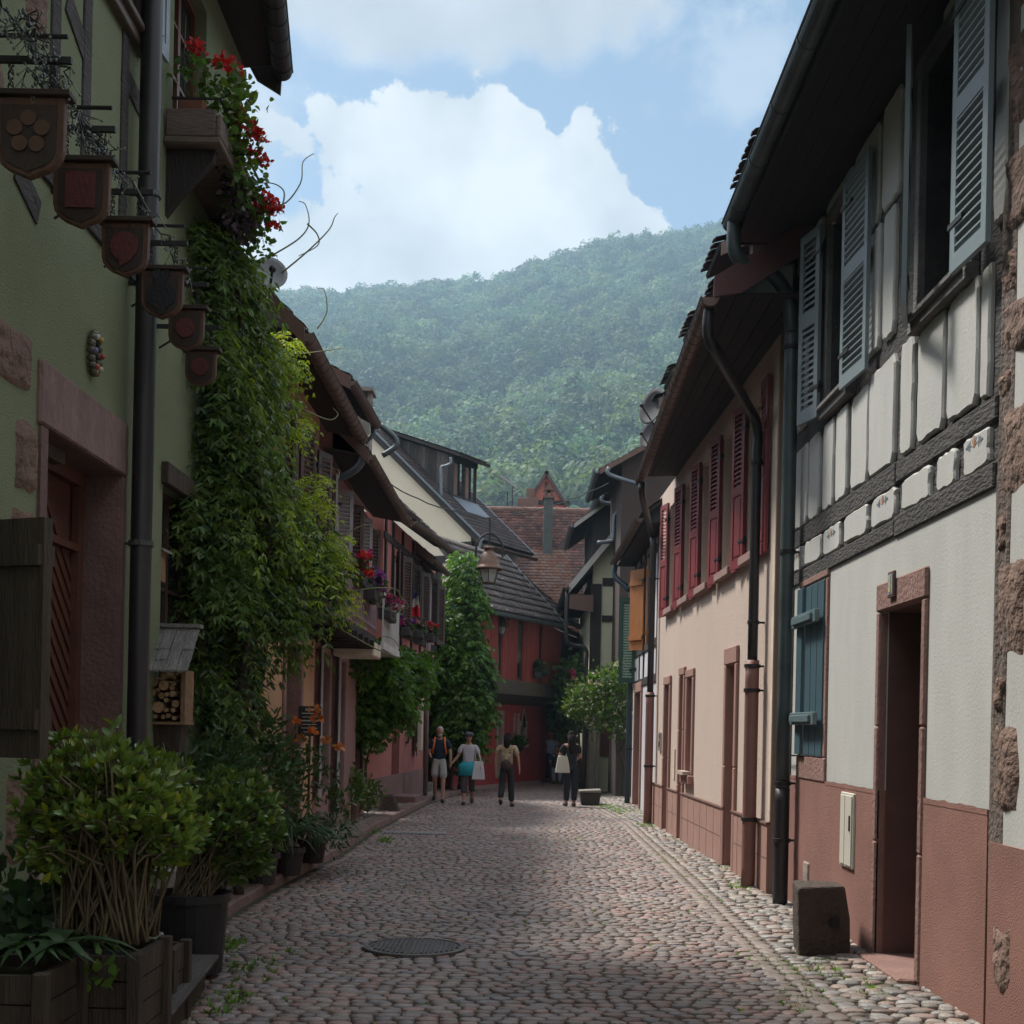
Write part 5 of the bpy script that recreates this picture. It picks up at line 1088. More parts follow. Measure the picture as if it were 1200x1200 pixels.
# jettied timber upper floor
mb = MB(); uo = [(q, q+.6, 3.5, 4.75) for q in (.7, 1.9, 3.1, 4.3, 5.5)]
wall_mesh(mb, f4l, -.4, LL-.3, 2.8, 5.35, uo, .2, n=.28, side=.5); up = mb.build('upper_wall', ROSEP, L4, recalc=False)
mb = MB(); mb.T = f4l; mb.box(-.4, LL-.3, -.05, .33, 2.66, 2.82)
for s in (-.3, .45, 1.5, 2.75, 3.9, 5.1, 6.2): mb.box(s, s+.13, .28, .315, 2.82, 5.3)
for z in (3.3, 4.9): mb.box(-.4, LL-.3, .28, .31, z, z+.12)
mb.build('timber_frame', TIMBD, up)
for i, o in enumerate(uo):
    make_window(f4l, *o, up, MATS['old_white'], depth=.1, n=.28)
    if i != 1: make_shutter(sw_(o[0]-.02, .34), sw_(o[0]-.3, .45), o[2]-.05, o[3]+.05, (BROWNPAINT, TIMBD)[i % 2], up, 'louver')
    make_shutter(sw_(o[1]+.02, .34), sw_(o[1]+.28, .48), o[2]-.05, o[3]+.05, (BROWNPAINT, TIMBD)[i % 2], up, 'louver')
ga = at_z(483, 611, 5.3); gb = at_z(528, 645, 5.3)
eave(L4, ga, gb, ga.x-.35, .5, 3.2, TILED, COPPER, .075, rise=.9)
mb = MB(); P = at_y(503, 700, 27.6); q = f4l(LL-2.0, .36, 0); mb.tube([(P.x, P.y, 4.9), (P.x, P.y, .1)], .05, 10); mb.build('downpipe', mat('grey_pink_pipe', (.20, .15, .15), .6), L4, smooth=True)
# small far roof and recess with vine
L5 = thing('recessed_house', 'dark recessed house front hidden behind the big climbing vine', 'house', (-1.9, 32, 0)); f5 = FP((-2.15, 29.65), (-1.15, 33.6))
if f5.n.x < 0: f5.n = -f5.n
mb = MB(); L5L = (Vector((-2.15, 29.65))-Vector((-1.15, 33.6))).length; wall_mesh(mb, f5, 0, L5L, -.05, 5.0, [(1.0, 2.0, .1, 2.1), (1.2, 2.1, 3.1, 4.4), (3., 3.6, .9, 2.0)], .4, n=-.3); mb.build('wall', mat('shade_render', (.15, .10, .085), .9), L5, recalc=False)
mb = MB(); mb.T = f5
for s in (.1, .8, 2.3, 3.2, 3.9): mb.box(s, s+.14, -.3, -.27, 2.4, 5.2)
mb.box(0, L5L, -.3, -.1, 2.3, 2.5); mb.build('timber_frame', TIMBD, L5)
make_window(f5, 1.2, 2.1, 3.1, 4.4, L5, MATS['old_white'], n=-.3, depth=.1); make_window(f5, 3., 3.6, .9, 2.0, L5, MATS['old_white'], n=-.3, depth=.1)
make_shutter((-1.75, 30.6), (-1.5, 30.45), 3.0, 4.5, GREENS, L5, 'louver')
mb = MB(); fbox(mb, f5, 1.0, 2.0, -.68, -.62, .1, 2.1); mb.build('door', MATS['dark_door'], L5)
ga = at_z(507, 655, 5.0); gb = at_z(524, 672, 5.0); gb = Vector((gb.x, 31.5, 5.0)) if gb.y > 33 else gb
eave(L5, ga, gb, ga.x-.4, .4, 2.6, TILED, COPPER, .07, rise=.8)
for (u, v, l) in ((543, 862, 0),):
    pass
mb = MB(); c = f5(.4, -.1, 0); mb.box(c.x-.15, c.x+.2, c.y-.3, c.y+.4, .05, .28); mb.build('doorstep', CONC, L5, bevel=.02)
# ---------------------------------------------------------------- cream gable house with the planked dormer
KQ = 1.22; E = Vector((-.93*KQ, 31*KQ, H+4.53*KQ)); ea = Vector((.47, .883, 0))*KQ; pw = Vector((-.883, .47, .9))*KQ
RP = lambda t, w, dz=0: E+ea*t+pw*w+Vector((0, 0, dz))
L6 = thing('cream_gable_house', 'cream half-timbered gable house with a dark planked dormer on its tiled roof', 'house', (-3, 40, 0))
TL = 2.55; WL = 3.45
q = [RP(-.12, -.05), RP(TL, -.05), RP(TL, WL), RP(-.12, WL)]
rf = tiled_roof(*q, 'roof', TILED, L6, .24, .2, ((.9, .85, .85), (1.1, .95, .9), (.75, .75, .78)), thick=.018); roof_slab(*q, rf, TIMBD, .1)
mb = MB(); a, b = RP(-.14, -.08, .03), RP(-.14, WL, .03); mb.beam(a, b, .03, .045, up=(0, 0, 1)); mb.build('verge_flashing', ZINCL, rf)
mb = MB(); a, b = RP(TL, -.1, .03), RP(TL, WL, .03); mb.beam(a, b, .07, .05); mb.build('verge_trim', ZINCL, rf)
mb = MB(); 
mb.prism([RP(-.13, .05, -.1), RP(-.13, .05, -.24), RP(-.13, WL, -.24), RP(-.13, WL, -.1)], ea*.06); mb.build('bargeboard', TIMBD, rf)
g = [RP(.0, .35, -.12), RP(.0, WL, -.12)]; bz = 0
lowr = Vector((g[0].x, g[0].y, bz)); lowl = g[1]+Vector((-3, 1.6, -3.0)); mb = MB()
mb.poly([lowr, g[0], g[1], lowl, Vector((lowl.x, lowl.y, bz))]); mb.quad(lowr, Vector((*(RP(TL-.1, .35)).to_2d(), 0)), RP(TL-.1, .35, -.1), g[0]); mb.build('wall', CREAMP, L6, recalc=False)
mb = MB(); pn = Vector((-.883, .47, 0))*KQ; off = -ea*.03
for w0, w1, z0, z1 in ((.3, 3.2, 6.5, 6.72), (.3, 3.2, 4.9, 5.1), (.3, .62, 2.6, 7.1), (1.15, 1.35, 5.1, 6.5)):
    A = E+pn*w0+off; B = E+pn*w1+off; mb.hexa([(A.x, A.y, z0), (B.x, B.y, z0), (B.x, B.y, z1), (A.x, A.y, z1)], [(A.x+.06, A.y+.1, z0), (B.x+.06, B.y+.1, z0), (B.x+.06, B.y+.1, z1), (A.x+.06, A.y+.1, z1)])
mb.build('timber_frame', TIMBD, L6)
gutter(RP(-.15, -.12, -.06), RP(TL, -.12, -.06), L6, COPPER, .08)
a = at_y(562, 636, 37.6); mb = MB(); mb.tube(smooth_path([at_y(563, 633, 37.6), at_y(563, 640, 37.6), at_y(558, 645, 37.6), at_y(535, 652, 37.6), at_y(531, 656, 37.6), at_y(531, 664, 37.6), at_y(531, 690, 37.6)]), .055, 10); mb.build('downpipe', ZINCL, L6, smooth=True)
# dormer
zt0 = H+(8.42-H)*KQ
def DP(t, w, z): p = E+ea*t+Vector((-.883, .47, 0))*KQ*w; return Vector((p.x, p.y, z))
zroof = lambda w: E.z+.9*KQ*w
mb = MB(); w0, w1 = 1.35, 3.4; n_ = 18; DPL = mat('weathered_planks', (.06, .055, .052), .85, .6, 8, .5, 30, stretch=(6, 6, .5), tint=1)
for i in range(n_):
    a, b = w0+(w1-w0)*i/n_, w0+(w1-w0)*(i+.93)/n_; f = random.uniform(.5, 1.9); mb.tint = (f, f*.97, f*.95); zz = lambda w: zt0+.36*KQ*(w-w0)
    A, B = DP(.7, a, zroof(a)), DP(.7, b, zroof(b)); C, D = DP(.7, b, zz(b)), DP(.7, a, zz(a)); o_ = ea*-.03*random.uniform(.6, 1.2)
    mb.hexa([A, B, C, D], [p+o_ for p in (A, B, C, D)])
dmr = mb.build('planked_dormer', DPL, L6)
mb = MB()
for t_ in (.7, 1.25, 1.85): A = DP(t_, w0, zroof(w0)); B = DP(t_, w0, zt0); mb.beam(A, B, .12, .1, up=(1, 0, 0))
mb.beam(DP(.65, w0, zroof(w0)+.05), DP(1.9, w0, zroof(w0)+.05), .1, .12); mb.beam(DP(.65, w0, zt0-.06), DP(1.9, w0, zt0-.06), .12, .16); mb.build('dormer_frame', TIMBD, dmr)
for t_ in (.98, 1.55):
    mb = MB(); A = DP(t_-.2, w0+.06, zroof(w0)+.1); B = DP(t_+.2, w0+.06, zroof(w0)+.1); mb.quad(A, B, B+Vector((0, 0, 1.1)), A+Vector((0, 0, 1.1))); mb.build('dormer_pane', MATS['glass'], dmr)
    mb = MB(); A = DP(t_-.18, w0+.03, zroof(w0)+.1); mb.hexa([A, A+ea*.16, A+ea*.16+Vector((0, 0, 1.0)), A+Vector((0, 0, 1.0))], [p-pn*.03 for p in (A, A+ea*.16, A+ea*.16+Vector((0, 0, 1.0)), A+Vector((0, 0, 1.0)))]); mb.build('dormer_shutter', mat('faded_brown', (.14, .085, .06), .8), dmr)
q = [DP(.5, w0-.35, zt0+.0), DP(2.05, w0-.35, zt0+.0), DP(2.05, 3.7, zt0+.36*2.7*KQ), DP(.5, 3.7, zt0+.36*2.7*KQ)]
dr = tiled_roof(*q, 'dormer_roof', TILED, dmr, .2, .2); roof_slab(*q, dr, TIMBD, .1)
mb = MB(); mb.tube(smooth_path([at_y(528, 536, 38.5), at_y(528, 543, 38.5), at_y(522, 546, 38.5), at_y(517, 548, 38.5), at_y(517, 560, 38.5), at_y(517, 583, 38.5)]), .045, 8); mb.build('downpipe', ZINCL, dmr, smooth=True)
mb = MB(); a = RP(.5, 1.25, .06); mb.quad(RP(.65, .85, .07), RP(1.9, .85, .07), RP(1.9, 1.3, .09), RP(.65, 1.3, .09)); mb.build('flashing', ZINCL, dmr)
# ---------------------------------------------------------------- red house across the bend
A6, B6 = at_z(560, 925, 0), at_z(631, 918.5, 0); f6 = FP(A6.to_2d(), B6.to_2d())
if f6.n.y > 0: f6.n = -f6.n
S6 = lambda u, v, n=0: f6.su(u, v, n)
L7 = thing('red_house', 'red house with a boarded jettied upper floor and pointed window, closing the bend', 'house', ((A6.x+B6.x)/2, (A6.y+B6.y)/2, 0)); W6 = (B6-A6).length
def rect(u0, v0, u1, v1, n=0): a = S6(u0, v1, n); b = S6(u1, v0, n); return (a[0], b[0], a[1], b[1])
o1 = rect(583, 838, 588.5, 875); o1 = (o1[0], o1[1], .25, o1[3]); o2 = rect(609, 850, 615.5, 872)
zj = S6(600, 815)[1]
mb = MB(); wall_mesh(mb, f6, -1.6, W6, -.05, zj, [o1, o2], .25, side=0)
mb.T = None; c0 = f6(W6, 0, 0); mb.quad((c0.x, c0.y, -.05), (c0.x+.9, c0.y+4.5, -.05), (c0.x+.9, c0.y+4.5, zj), (c0.x, c0.y, zj)); mb.build('wall', REDP, L7, recalc=False)
PST = mat('grey_pink_stone', (.34, .25, .23), .85, .15)
for o in (o1, o2):
    s = surround(f6, *o, .1, L7, PST, .03, lint=.12, name='stone_surround', bottom=o is o2)
make_window(f6, *o2, L7, DKW, depth=.12); mb = MB(); fbox(mb, f6, o1[0], o1[1], -.2, -.15, .25, o1[3]); mb.build('door', MATS['dark_door'], L7)
mb = MB(); mb.T = f6; c = (o2[0]+o2[1])/2; hh = o2[3]; mb.prism([(c-.19, .04, hh-.02), (c+.19, .04, hh-.02), (c+.15, .04, hh+.2), (c, .04, hh+.5), (c-.15, .04, hh+.2)], (0, -.01, 0)); gg = mb.build('pointed_arch', PST, L7)
mb = MB(); mb.T = f6; mb.prism([(c-.11, .05, hh-.05), (c+.11, .05, hh-.05), (c+.09, .05, hh+.17), (c, .05, hh+.36), (c-.09, .05, hh+.17)], (0, -.008, 0)); mb.build('arch_opening', MATS['dark_interior'], gg)
for u in (601.5, 606): s, z = S6(u, 855); mb = MB(); mb.T = f6; mb.box(s-.03, s+.03, 0, .06, z-.7, z+.35); mb.ball((s, .03, z+.4), .05, 8, 5); mb.build('half_column', PST, L7)
mb = MB(); mb.T = f6; mb.box(-1.6, W6+.06, 0, .05, -.05, .1); mb.build('base_course', PST, L7)
JN = .45
mb = MB(); mb.T = f6; z0, z1 = S6(600, 814, JN)[1], S6(600, 797, JN)[1]
mb.box(-1.6, W6+.32, -.1, JN+.05, z0, z1); mb.prism([(-1.6, 0, z0-.25), (-1.6, JN, z0), (-1.6, 0, z0)], (W6+1.6, 0, 0)); mb.build('jetty_beam', mat('grey_board_beam', (.12, .10, .09), .85, .3, 5, .4, 30, stretch=(.5, 2, 2)), L7, bevel=.01)
s1 = S6(645, 760, JN)[0]; ztop = S6(620, 722, JN)[1]; bd = MB(); bd.T = f6; s = -1.6
wo = [rect(607, 731, 613.5, 775, JN), rect(631, 735, 637, 775, JN), rect(585, 735, 590, 778, JN)]
while s < W6+.3:
    wd = random.uniform(.13, .2)
    if not any(o[0]-.02 < s+wd/2 < o[1]+.02 for o in wo): bd.box(s, s+wd-.012, JN-.06, JN+random.uniform(0, .015), z1, ztop)
    s += wd
bd.build('board_cladding', REDWOOD, L7)
mb = MB(); fbox(mb, f6, -1.6, W6+.3, -.1, JN-.062, z1, ztop); mb.T = None; c1 = f6(W6+.3, JN, 0); mb.quad((c1.x, c1.y, z1), (c1.x+.9, c1.y+4.6, z1), (c1.x+.9, c1.y+4.6, ztop), (c1.x, c1.y, ztop)); mb.build('upper_wall', MATS['maroon_wall'], L7)
for o in wo: mb = MB(); fbox(mb, f6, o[0], o[1], JN-.06, JN-.05, z1+.1, o[3]); mb.build('narrow_window', MATS['glass'], L7)
# roof: grey scalloped, eave rising to the left
ra = at_y(660, 731, f6(W6+.3, JN+.3, 0).y); rbv = at_y(585, 716, f6(-.6, JN+.3, 0).y)
eL = Vector((rbv.x, rbv.y, rbv.z)); eR = Vector((ra.x, ra.y, ra.z)); top_r = at_y(592, 652, eR.y+1.3); eL = eR+(eL-eR)*1.12; top_l = top_r+(eL-eR)*.95
q = [eL, eR, top_r, top_l]
GT = mat('slate_grey_tile', (.115, .10, .095), .85, .25, 5, .4, 50, tint=1, grime=.4, gcol=(.04, .04, .04))
rf = tiled_roof(*q, 'roof', GT, L7, .3, .28, ((1, .97, .95), (.85, .85, .88), (1.15, 1.05, 1.0)), thick=.03); roof_slab(*q, rf, TIMBD, .08)
mb = MB(); mb.beam(eR+Vector((.02, 0, .03)), top_r+Vector((.02, 0, .03)), .07, .05); mb.build('hip_trim', ZINCL, rf)
gutter(eR-Vector((0, .1, .05)), eL-Vector((0, .1, .05)), L7, ZINCL, .09)
q2 = [eR, eR+Vector((1.2, 4.4, 0)), top_r+Vector((.2, 3.4, 0)), top_r]; r2 = tiled_roof(*q2, 'rear_slope', GT, L7, .3, .3, thick=.03)
# ---------------------------------------------------------------- big tiled roof closing the view
C1 = thing('big_roof_house', 'broad house with a large patched red-brown tiled roof filling the end of the street', 'house', (1.2, 43, 0))
Ye, Yr = 41.5, 46.0
eR_, eL_ = at_y(700, 757, Ye), at_y(520, 757, Ye); ze = eR_.z; zr_ = at_y(600, 598, Yr).z
xl, xr = -4.5, 4.5
def patch(mid, t0, col):
    x = xl+(xr-xl)*mid; pc = .62+.5*(1-t0)*.35
    w = .55+.25*(1-t0)
    if abs(x-(1.05-.25*(t0-.5))) < w*1.0 and t0 < .68: return Vector((2.2, 1.5, 1.25))*random.uniform(.8, 1.15)
    return col*(1+.25*noise.noise(Vector((x*.8, t0*5, 3))))
q = [(xl, Ye, ze), (xr, Ye, ze), (xr, Yr, zr_), (xl, Yr, zr_)]
rf = tiled_roof(*q, 'roof', TILE, C1, .19, .15, ((1.25, .95, .9), (1.0, .85, .85), (.8, .8, .85), (1.5, 1.05, .95)), jit=.28, thick=.02, seedpatch=patch); roof_slab(*q, rf, TIMBD)
mb = MB(); mb.tube([(xl, Yr, zr_+.02), (xr, Yr, zr_+.02)], .11, 10)
for x in np.arange(xl, xr, .38): mb.lathe([(.11, 0), (.135, .0), (.135, .05), (.11, .05)], (x, Yr, zr_+.02), 10, axis=(1, 0, 0))
mb.build('ridge_tiles', mat('ridge_tile', (.17, .10, .08), .9, .3), rf)
mb = MB(); mb.prism([(xl, Yr, zr_-.05), (xl, Yr+4.5, ze), (xl, Yr+4.5, ze-.1), (xl, Yr, zr_-.2)], (xr-xl, 0, 0)); mb.build('rear_slope', MATS['dark_tile_plain'], rf)
f8 = Fr((0, Ye+.35), (1, 0), (0, -1)); S8 = lambda u, v: f8.su(u, v)
wn = (S8(655, 800)[0], S8(668, 800)[0], S8(660, 812)[1], S8(660, 790)[1]); wd = (S8(655, 860)[0]-.1, S8(668, 860)[0]+.1, .0, 2.1)
mb = MB(); wall_mesh(mb, f8, xl+.3, xr-.3, -.05, ze+.2, [wn, wd], .25); mb.build('wall', CREAMP, C1, recalc=False)
mb = MB(); mb.T = f8
for u in (657, 645, 672): s = S8(u, 780)[0]; mb.box(s-.07, s+.07, 0, .03, 2.6, ze+.2)
for v in (765, 790): z = S8(650, v)[1]; mb.box(xl+.3, xr-.3, 0, .034, z-.09, z+.09)
mb.box(xl+.3, xr-.3, 0, .3, 2.45, 2.7); mb.build('timber_frame', TIMBD, C1)
make_window(f8, *wn, C1, mat('white_frame', (.5, .52, .58), .6), depth=.08); mb = MB(); fbox(mb, f8, wd[0], wd[1], -.2, -.15, 0, 2.1); mb.build('door', MATS['dark_door'], C1)
surround(f8, *wd, .12, C1, PST, .03)
a, b = at_y(636.5, 640, 44.6), at_y(648, 585, 44.6); bb = at_y(642, 636, 44.6)
mb = MB(); mb.box(a.x, b.x, 44.4, 44.9, bb.z-.9, b.z); ch = mb.build('chimney', mat('chimney_slate', (.055, .065, .062), .8, .2), C1, bevel=.01)
mb = MB(); mb.box(a.x-.05, b.x+.05, 44.35, 44.95, b.z, b.z+.08); mb.box(a.x, a.x+.09, 44.4, 44.9, b.z+.08, b.z+.28); mb.box(b.x-.09, b.x, 44.4, 44.9, b.z+.08, b.z+.28); mb.prism([(a.x-.02, 44.35, b.z+.28), (b.x+.02, 44.35, b.z+.28), ((a.x+b.x)/2, 44.35, b.z+.5)], (0, .6, 0)); mb.build('chimney_cap', mat('brick_cap', (.12, .07, .055), .9), ch)
# red gable behind
C2 = thing('red_gable_house', 'house behind the big roof with a steep red gable and small chimney', 'house', (1.1, 53, 0)); f9 = Fr((0, 50.), (1, 0), (0, -1)); S9 = lambda u, v: f9.su(u, v)
ap = S9(640.5, 556); bl_, br = S9(611, 600), S9(668, 600)
sl = (ap[1]-bl_[1])/(ap[0]-bl_[0]); bz2 = 8.5; hwid = (ap[1]-bz2)/sl
mb = MB(); mb.T = f9; mb.poly([(ap[0]-hwid, 0, bz2), (ap[0]+hwid, 0, bz2), (ap[0], 0, ap[1])]); mb.poly([(ap[0]-hwid, 0, 0), (ap[0]+hwid, 0, 0), (ap[0]+hwid, 0, bz2), (ap[0]-hwid, 0, bz2)]); mb.build('wall', mat('salmon_red', (.33, .11, .085), .9, .1), C2, recalc=False)
mb = MB(); mb.T = f9; mb.box(ap[0]-.06, ap[0]+.06, 0, .05, bz2, ap[1]-.3); mb.box(ap[0]-.95, ap[0]+.95, 0, .05, S9(640, 589)[1]-.08, S9(640, 589)[1]+.08)
mb.build('timber_frame', TIMBD, C2)
for sg in (-1, 1):
    A = Vector((ap[0], 49.85, ap[1]+.14)); B = Vector((ap[0]+sg*(hwid+.25), 49.85, bz2-.25*sl+.14)); q = [B, B+Vector((0, 6, 0)), A+Vector((0, 6, 0)), A]
    r_ = roof_slab(*q, C2, MATS['dark_tile_plain'], .11, name='roof')
a = at_y(620.5, 573, 49.5); mb = MB(); mb.box(a.x-.45, a.x+.35, 49.2, 49.6, 8.8, at_y(620, 585, 49.5).z); mb.box(a.x-.12, a.x+.2, 49.3, 49.55, at_y(620, 585, 49.5).z, a.z); mb.build('chimney', MATS['brick_cap'], C2, bevel=.015)
# antenna
def antenna(u, v0, v1, Y, label, yagi=True):
    a, b = at_y(u, v1, Y), at_y(u, v0, Y); t = thing('roof_antenna', label, 'antenna', a); mb = MB(); mb.tube([a-Vector((0, 0, .5)), b], .022, 6); mb.build('mast', MATS['iron'], t)
    if yagi:
        p, q = at_y(587, 558, Y), at_y(606, 572, Y); mb = MB(); mb.tube([p, q], .022, 6)
        for k in range(8): c = p.lerp(q, k/7.5); mb.tube([c+Vector((-.03, -.18, .05)), c+Vector((.03, .18, -.05))], .010, 5)
        mb.build('aerial', mat('aluminium', (.35, .36, .37), .5, metal=.5), t)
antenna(600.5, 570, 597, 46.2, 'tall roof antenna with a slanting aerial on the big tiled ridge'); antenna(594.5, 577, 597, 46.1, 'short bare pole on the big tiled ridge, left of the antenna', False)
# ================================================================ PLANTS
def pb(u, v, Y, ru, rv, ry=None):   # blob from picture extent at a known distance
    c = at_y(u, v, Y); rx = ru*Y/FPX; rz = rv*Y/FPX; return (c.x, c.y, c.z, rx, ry or (rx+rz)/2, rz)
def fronds(name, blobs, n, parent, m, L=.25, leaf=.055, k=5, base=(1, 1, 1), young=None, shell=.5, droop=.8, w=.36, gaps=0):
    P, d = blob_points(blobs, n, shell)
    if gaps: g_ = np.sin(P[:, 2]*4.1+1.7*np.sin(P[:, 1]*2.3+P[:, 0]*3))*np.cos(P[:, 0]*5.3+P[:, 1]*3.7+1.3*np.sin(P[:, 2]*2.9)); k_ = g_ > -gaps; P, d = P[k_], d[k_]; n = len(P)
    out = unit(d*[1, 1, .6]+RNG.normal(size=(n, 3))*.5)
    lens = L*RNG.uniform(.6, 1.2, (n, 1)); LP = []; LD = []; LS = []; TI = []; base_t = tints(n, base, .35, .14)
    if young is not None: yf = young(P, d); base_t = base_t*(1-yf)+np.array([3.4, 2.6, 1.0])*yf*RNG.uniform(.7, 1.3, (n, 1))
    side = unit(np.cross(out, [0, 0, 1.])+RNG.normal(size=(n, 3))*.15)
    for i in range(k):
        t = (i+.6)/k; q = P+out*lens*t-np.array([0, 0, 1.])*lens*t*t*droop; tan = unit(out-np.array([0, 0, 2.])*t*droop)
        for sg in (-1, 1): LP.append(q); LD.append(unit(side*sg+tan*.55-np.array([0, 0, .35]))); LS.append(leaf*RNG.uniform(.8, 1.15, n)*(1-.3*abs(t-.5))); TI.append(base_t)
    LP.append(q); LD.append(tan); LS.append(np.full(n, leaf)); TI.append(base_t)
    return leaf_mesh(name, np.concatenate(LP), np.concatenate(LD), np.concatenate(LS), m, parent, np.concatenate(TI), w=w, fold=.2)
def leafball(name, blobs, n, parent, m, size=.06, base=(1, 1, 1), v=.35, w=.55, shell=.4, up=.3, yellow=0., cl=5, cs=.1):
    C, d = blob_points(blobs, max(1, n//cl), shell); C = np.repeat(C, cl, 0); d = np.repeat(d, cl, 0); n = len(C)
    P = C+RNG.normal(size=(n, 3))*cs*.5; D = unit(d+RNG.normal(size=(n, 3))*.8+np.array([0, 0, up]))
    return leaf_mesh(name, P, D, size*RNG.uniform(.6, 1.25, n), m, parent, tints(n, base, v, .15, yellow), w=w, fold=.3)
def petals(name, heads, r, parent, col, col2=None, n=26, size=.03, m=None):
    P = []; D = []; T = []
    for h in heads:
        d = unit(RNG.normal(size=(n, 3))); d[:, 2] = np.abs(d[:, 2])*.6+d[:, 2]*.4
        P.append(np.array(h)+d*r*RNG.uniform(.3, 1, (n, 1))); D.append(unit(d+RNG.normal(size=(n, 3))*.6)); c = np.array(col if (col2 is None or random.random() < .6) else col2); T.append(c[None]*RNG.uniform(.7, 1.3, (n, 1)))
    P = np.concatenate(P); return leaf_mesh(name, P, np.concatenate(D), np.full(len(P), size), m or PETAL, parent, np.concatenate(T), w=.9, fold=.15)
def stems(name, lines, r, parent, m=STEM, n=5, taper=.5):
    mb = MB()
    for P in lines: k = len(P); mb.tube(P, [r*(1-(1-taper)*i/(k-1)) for i in range(k)], n)
    return mb.build(name, m, parent, smooth=True)
RED = (.75, .035, .04); PUR = (.30, .05, .45); MAG = (.65, .05, .35); PNK = (.8, .3, .45)
# ---- wisteria
W = thing('wisteria', 'big wisteria climbing the green and orange houses, its young yellow-green shoots hanging over the street', 'climbing plant', (-2.6, 11.2, .1))
wb = [pb(235, 300, 10.9, 32, 45, .4), pb(265, 345, 11.2, 42, 60, .45), pb(240, 425, 11.0, 36, 60, .4), pb(290, 420, 11.6, 42, 60, .5), pb(345, 450, 12.4, 28, 28, .35), pb(262, 520, 11.3, 55, 60, .5), pb(300, 500, 11.8, 22, 50, .35),
      pb(250, 610, 11.2, 45, 62, .5), pb(315, 600, 11.8, 52, 55, .55), pb(368, 628, 12.4, 38, 36, .45), pb(375, 690, 12.4, 42, 36, .5), pb(405, 668, 12.7, 24, 30, .4), pb(265, 700, 11.3, 45, 60, .5), pb(315, 700, 11.8, 40, 46, .45), pb(262, 790, 11.3, 38, 50, .4), pb(300, 770, 11.7, 20, 40, .35), pb(262, 850, 11.4, 30, 40, .4), pb(215, 590, 10.7, 12, 25, .2)]
wb = [(b[0]-(.0+.20*min(1, max(0, (b[0]+2.75)*1.6))), b[1], b[2], b[3]*.9, b[4]*.9, b[5]*.94) for b in wb]
def wy(P, d):
    s = (P[:, 0]+2.62-.1*(P[:, 1]-11))*.9+d[:, 0]*.35+d[:, 2]*.3+.35*np.sin(P[:, 2]*5)*np.cos(P[:, 0]*4)-.1; f = np.clip(s*1.3-.25, 0, 1)*(P[:, 2] > 2.2); return (f*RNG.random(len(P)))[:, None]
fronds('foliage', wb, 6400, W, LEAF, L=.32, leaf=.09, k=4, w=.27, young=wy, shell=.5, gaps=.25, droop=1.)
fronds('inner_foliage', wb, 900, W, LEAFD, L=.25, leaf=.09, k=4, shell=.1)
tl = [smooth_path([(-2.62, 11.3, .05), (-2.5, 11.25, .6), (-2.62, 11.35, 1.2), (-2.5, 11.4, 2.), (-2.55, 11.5, 3.), (-2.4, 11.6, 4), (-2.5, 11.3, 5), (-2.55, 11, 5.8)]), smooth_path([(-2.45, 11.4, .05), (-2.55, 11.5, .9), (-2.4, 11.6, 1.6), (-2.3, 11.8, 2.6), (-2.1, 12.2, 3.3), (-1.9, 12.4, 3.5)])]
tl += [smooth_path([(-2.5, 11.4, 1.6), (-2.42+.04*k, 11.3+.12*k, 2.2+.4*k), (-2.38+.06*k, 11.4+.15*k, 2.7+.4*k)]) for k in range(3)]
stems('trunk', tl, .05, W, BARK, 8, .4)
lines = []
for (pts, Y) in (([(392, 700), (430, 690), (462, 690), (470, 700), (478, 712), (455, 715), (440, 706)], 12.8), ([(340, 560), (365, 572), (392, 566), (397, 552), (385, 548)], 12.3), ([(350, 620), (395, 628), (428, 615), (445, 625)], 12.7), ([(355, 480), (385, 492), (396, 486), (390, 478)], 12.3), ([(395, 735), (440, 760), (470, 770), (462, 750), (445, 745)], 12.8), ([(350, 415), (375, 412), (402, 408)], 12.3),
                 ([(300, 225), (330, 240), (352, 215), (355, 190), (368, 180)], 10.6), ([(330, 245), (333, 225), (320, 215), (300, 215)], 10.6), ([(318, 300), (350, 280), (362, 262), (358, 240), (350, 236)], 10.8), ([(330, 320), (360, 295), (385, 270), (392, 255), (396, 250)], 10.8), ([(360, 262), (372, 275), (372, 288), (350, 300)], 10.8), ([(372, 385), (383, 365), (380, 340), (372, 338)], 12.3)):
    lines.append(smooth_path([at_y(u, v, Y+.05*i) for i, (u, v) in enumerate(pts)], 5))
stems('tendril', lines, .008, W, mat('green_tendril', (.16, .17, .08), .6, .2), 5, .4)
sp = [(at_y(u, v, 12.5)) for u, v in [(395+random.uniform(-15, 30), 640+random.uniform(-20, 70)) for _ in range(60)]]
fronds('young_shoots', [pb(372, 562, 12.3, 14, 8, .2), pb(335, 425, 12.3, 20, 14, .2), pb(345, 500, 12.3, 12, 16, .2), pb(400, 700, 12.8, 16, 14, .2), pb(365, 590, 12.4, 24, 14, .2), pb(332, 400, 12.2, 14, 10, .2), pb(392, 655, 12.6, 14, 30, .25)], 330, W, LEAF, L=.2, leaf=.055, k=5, base=(3.0, 2.3, .9), shell=.2, w=.28)
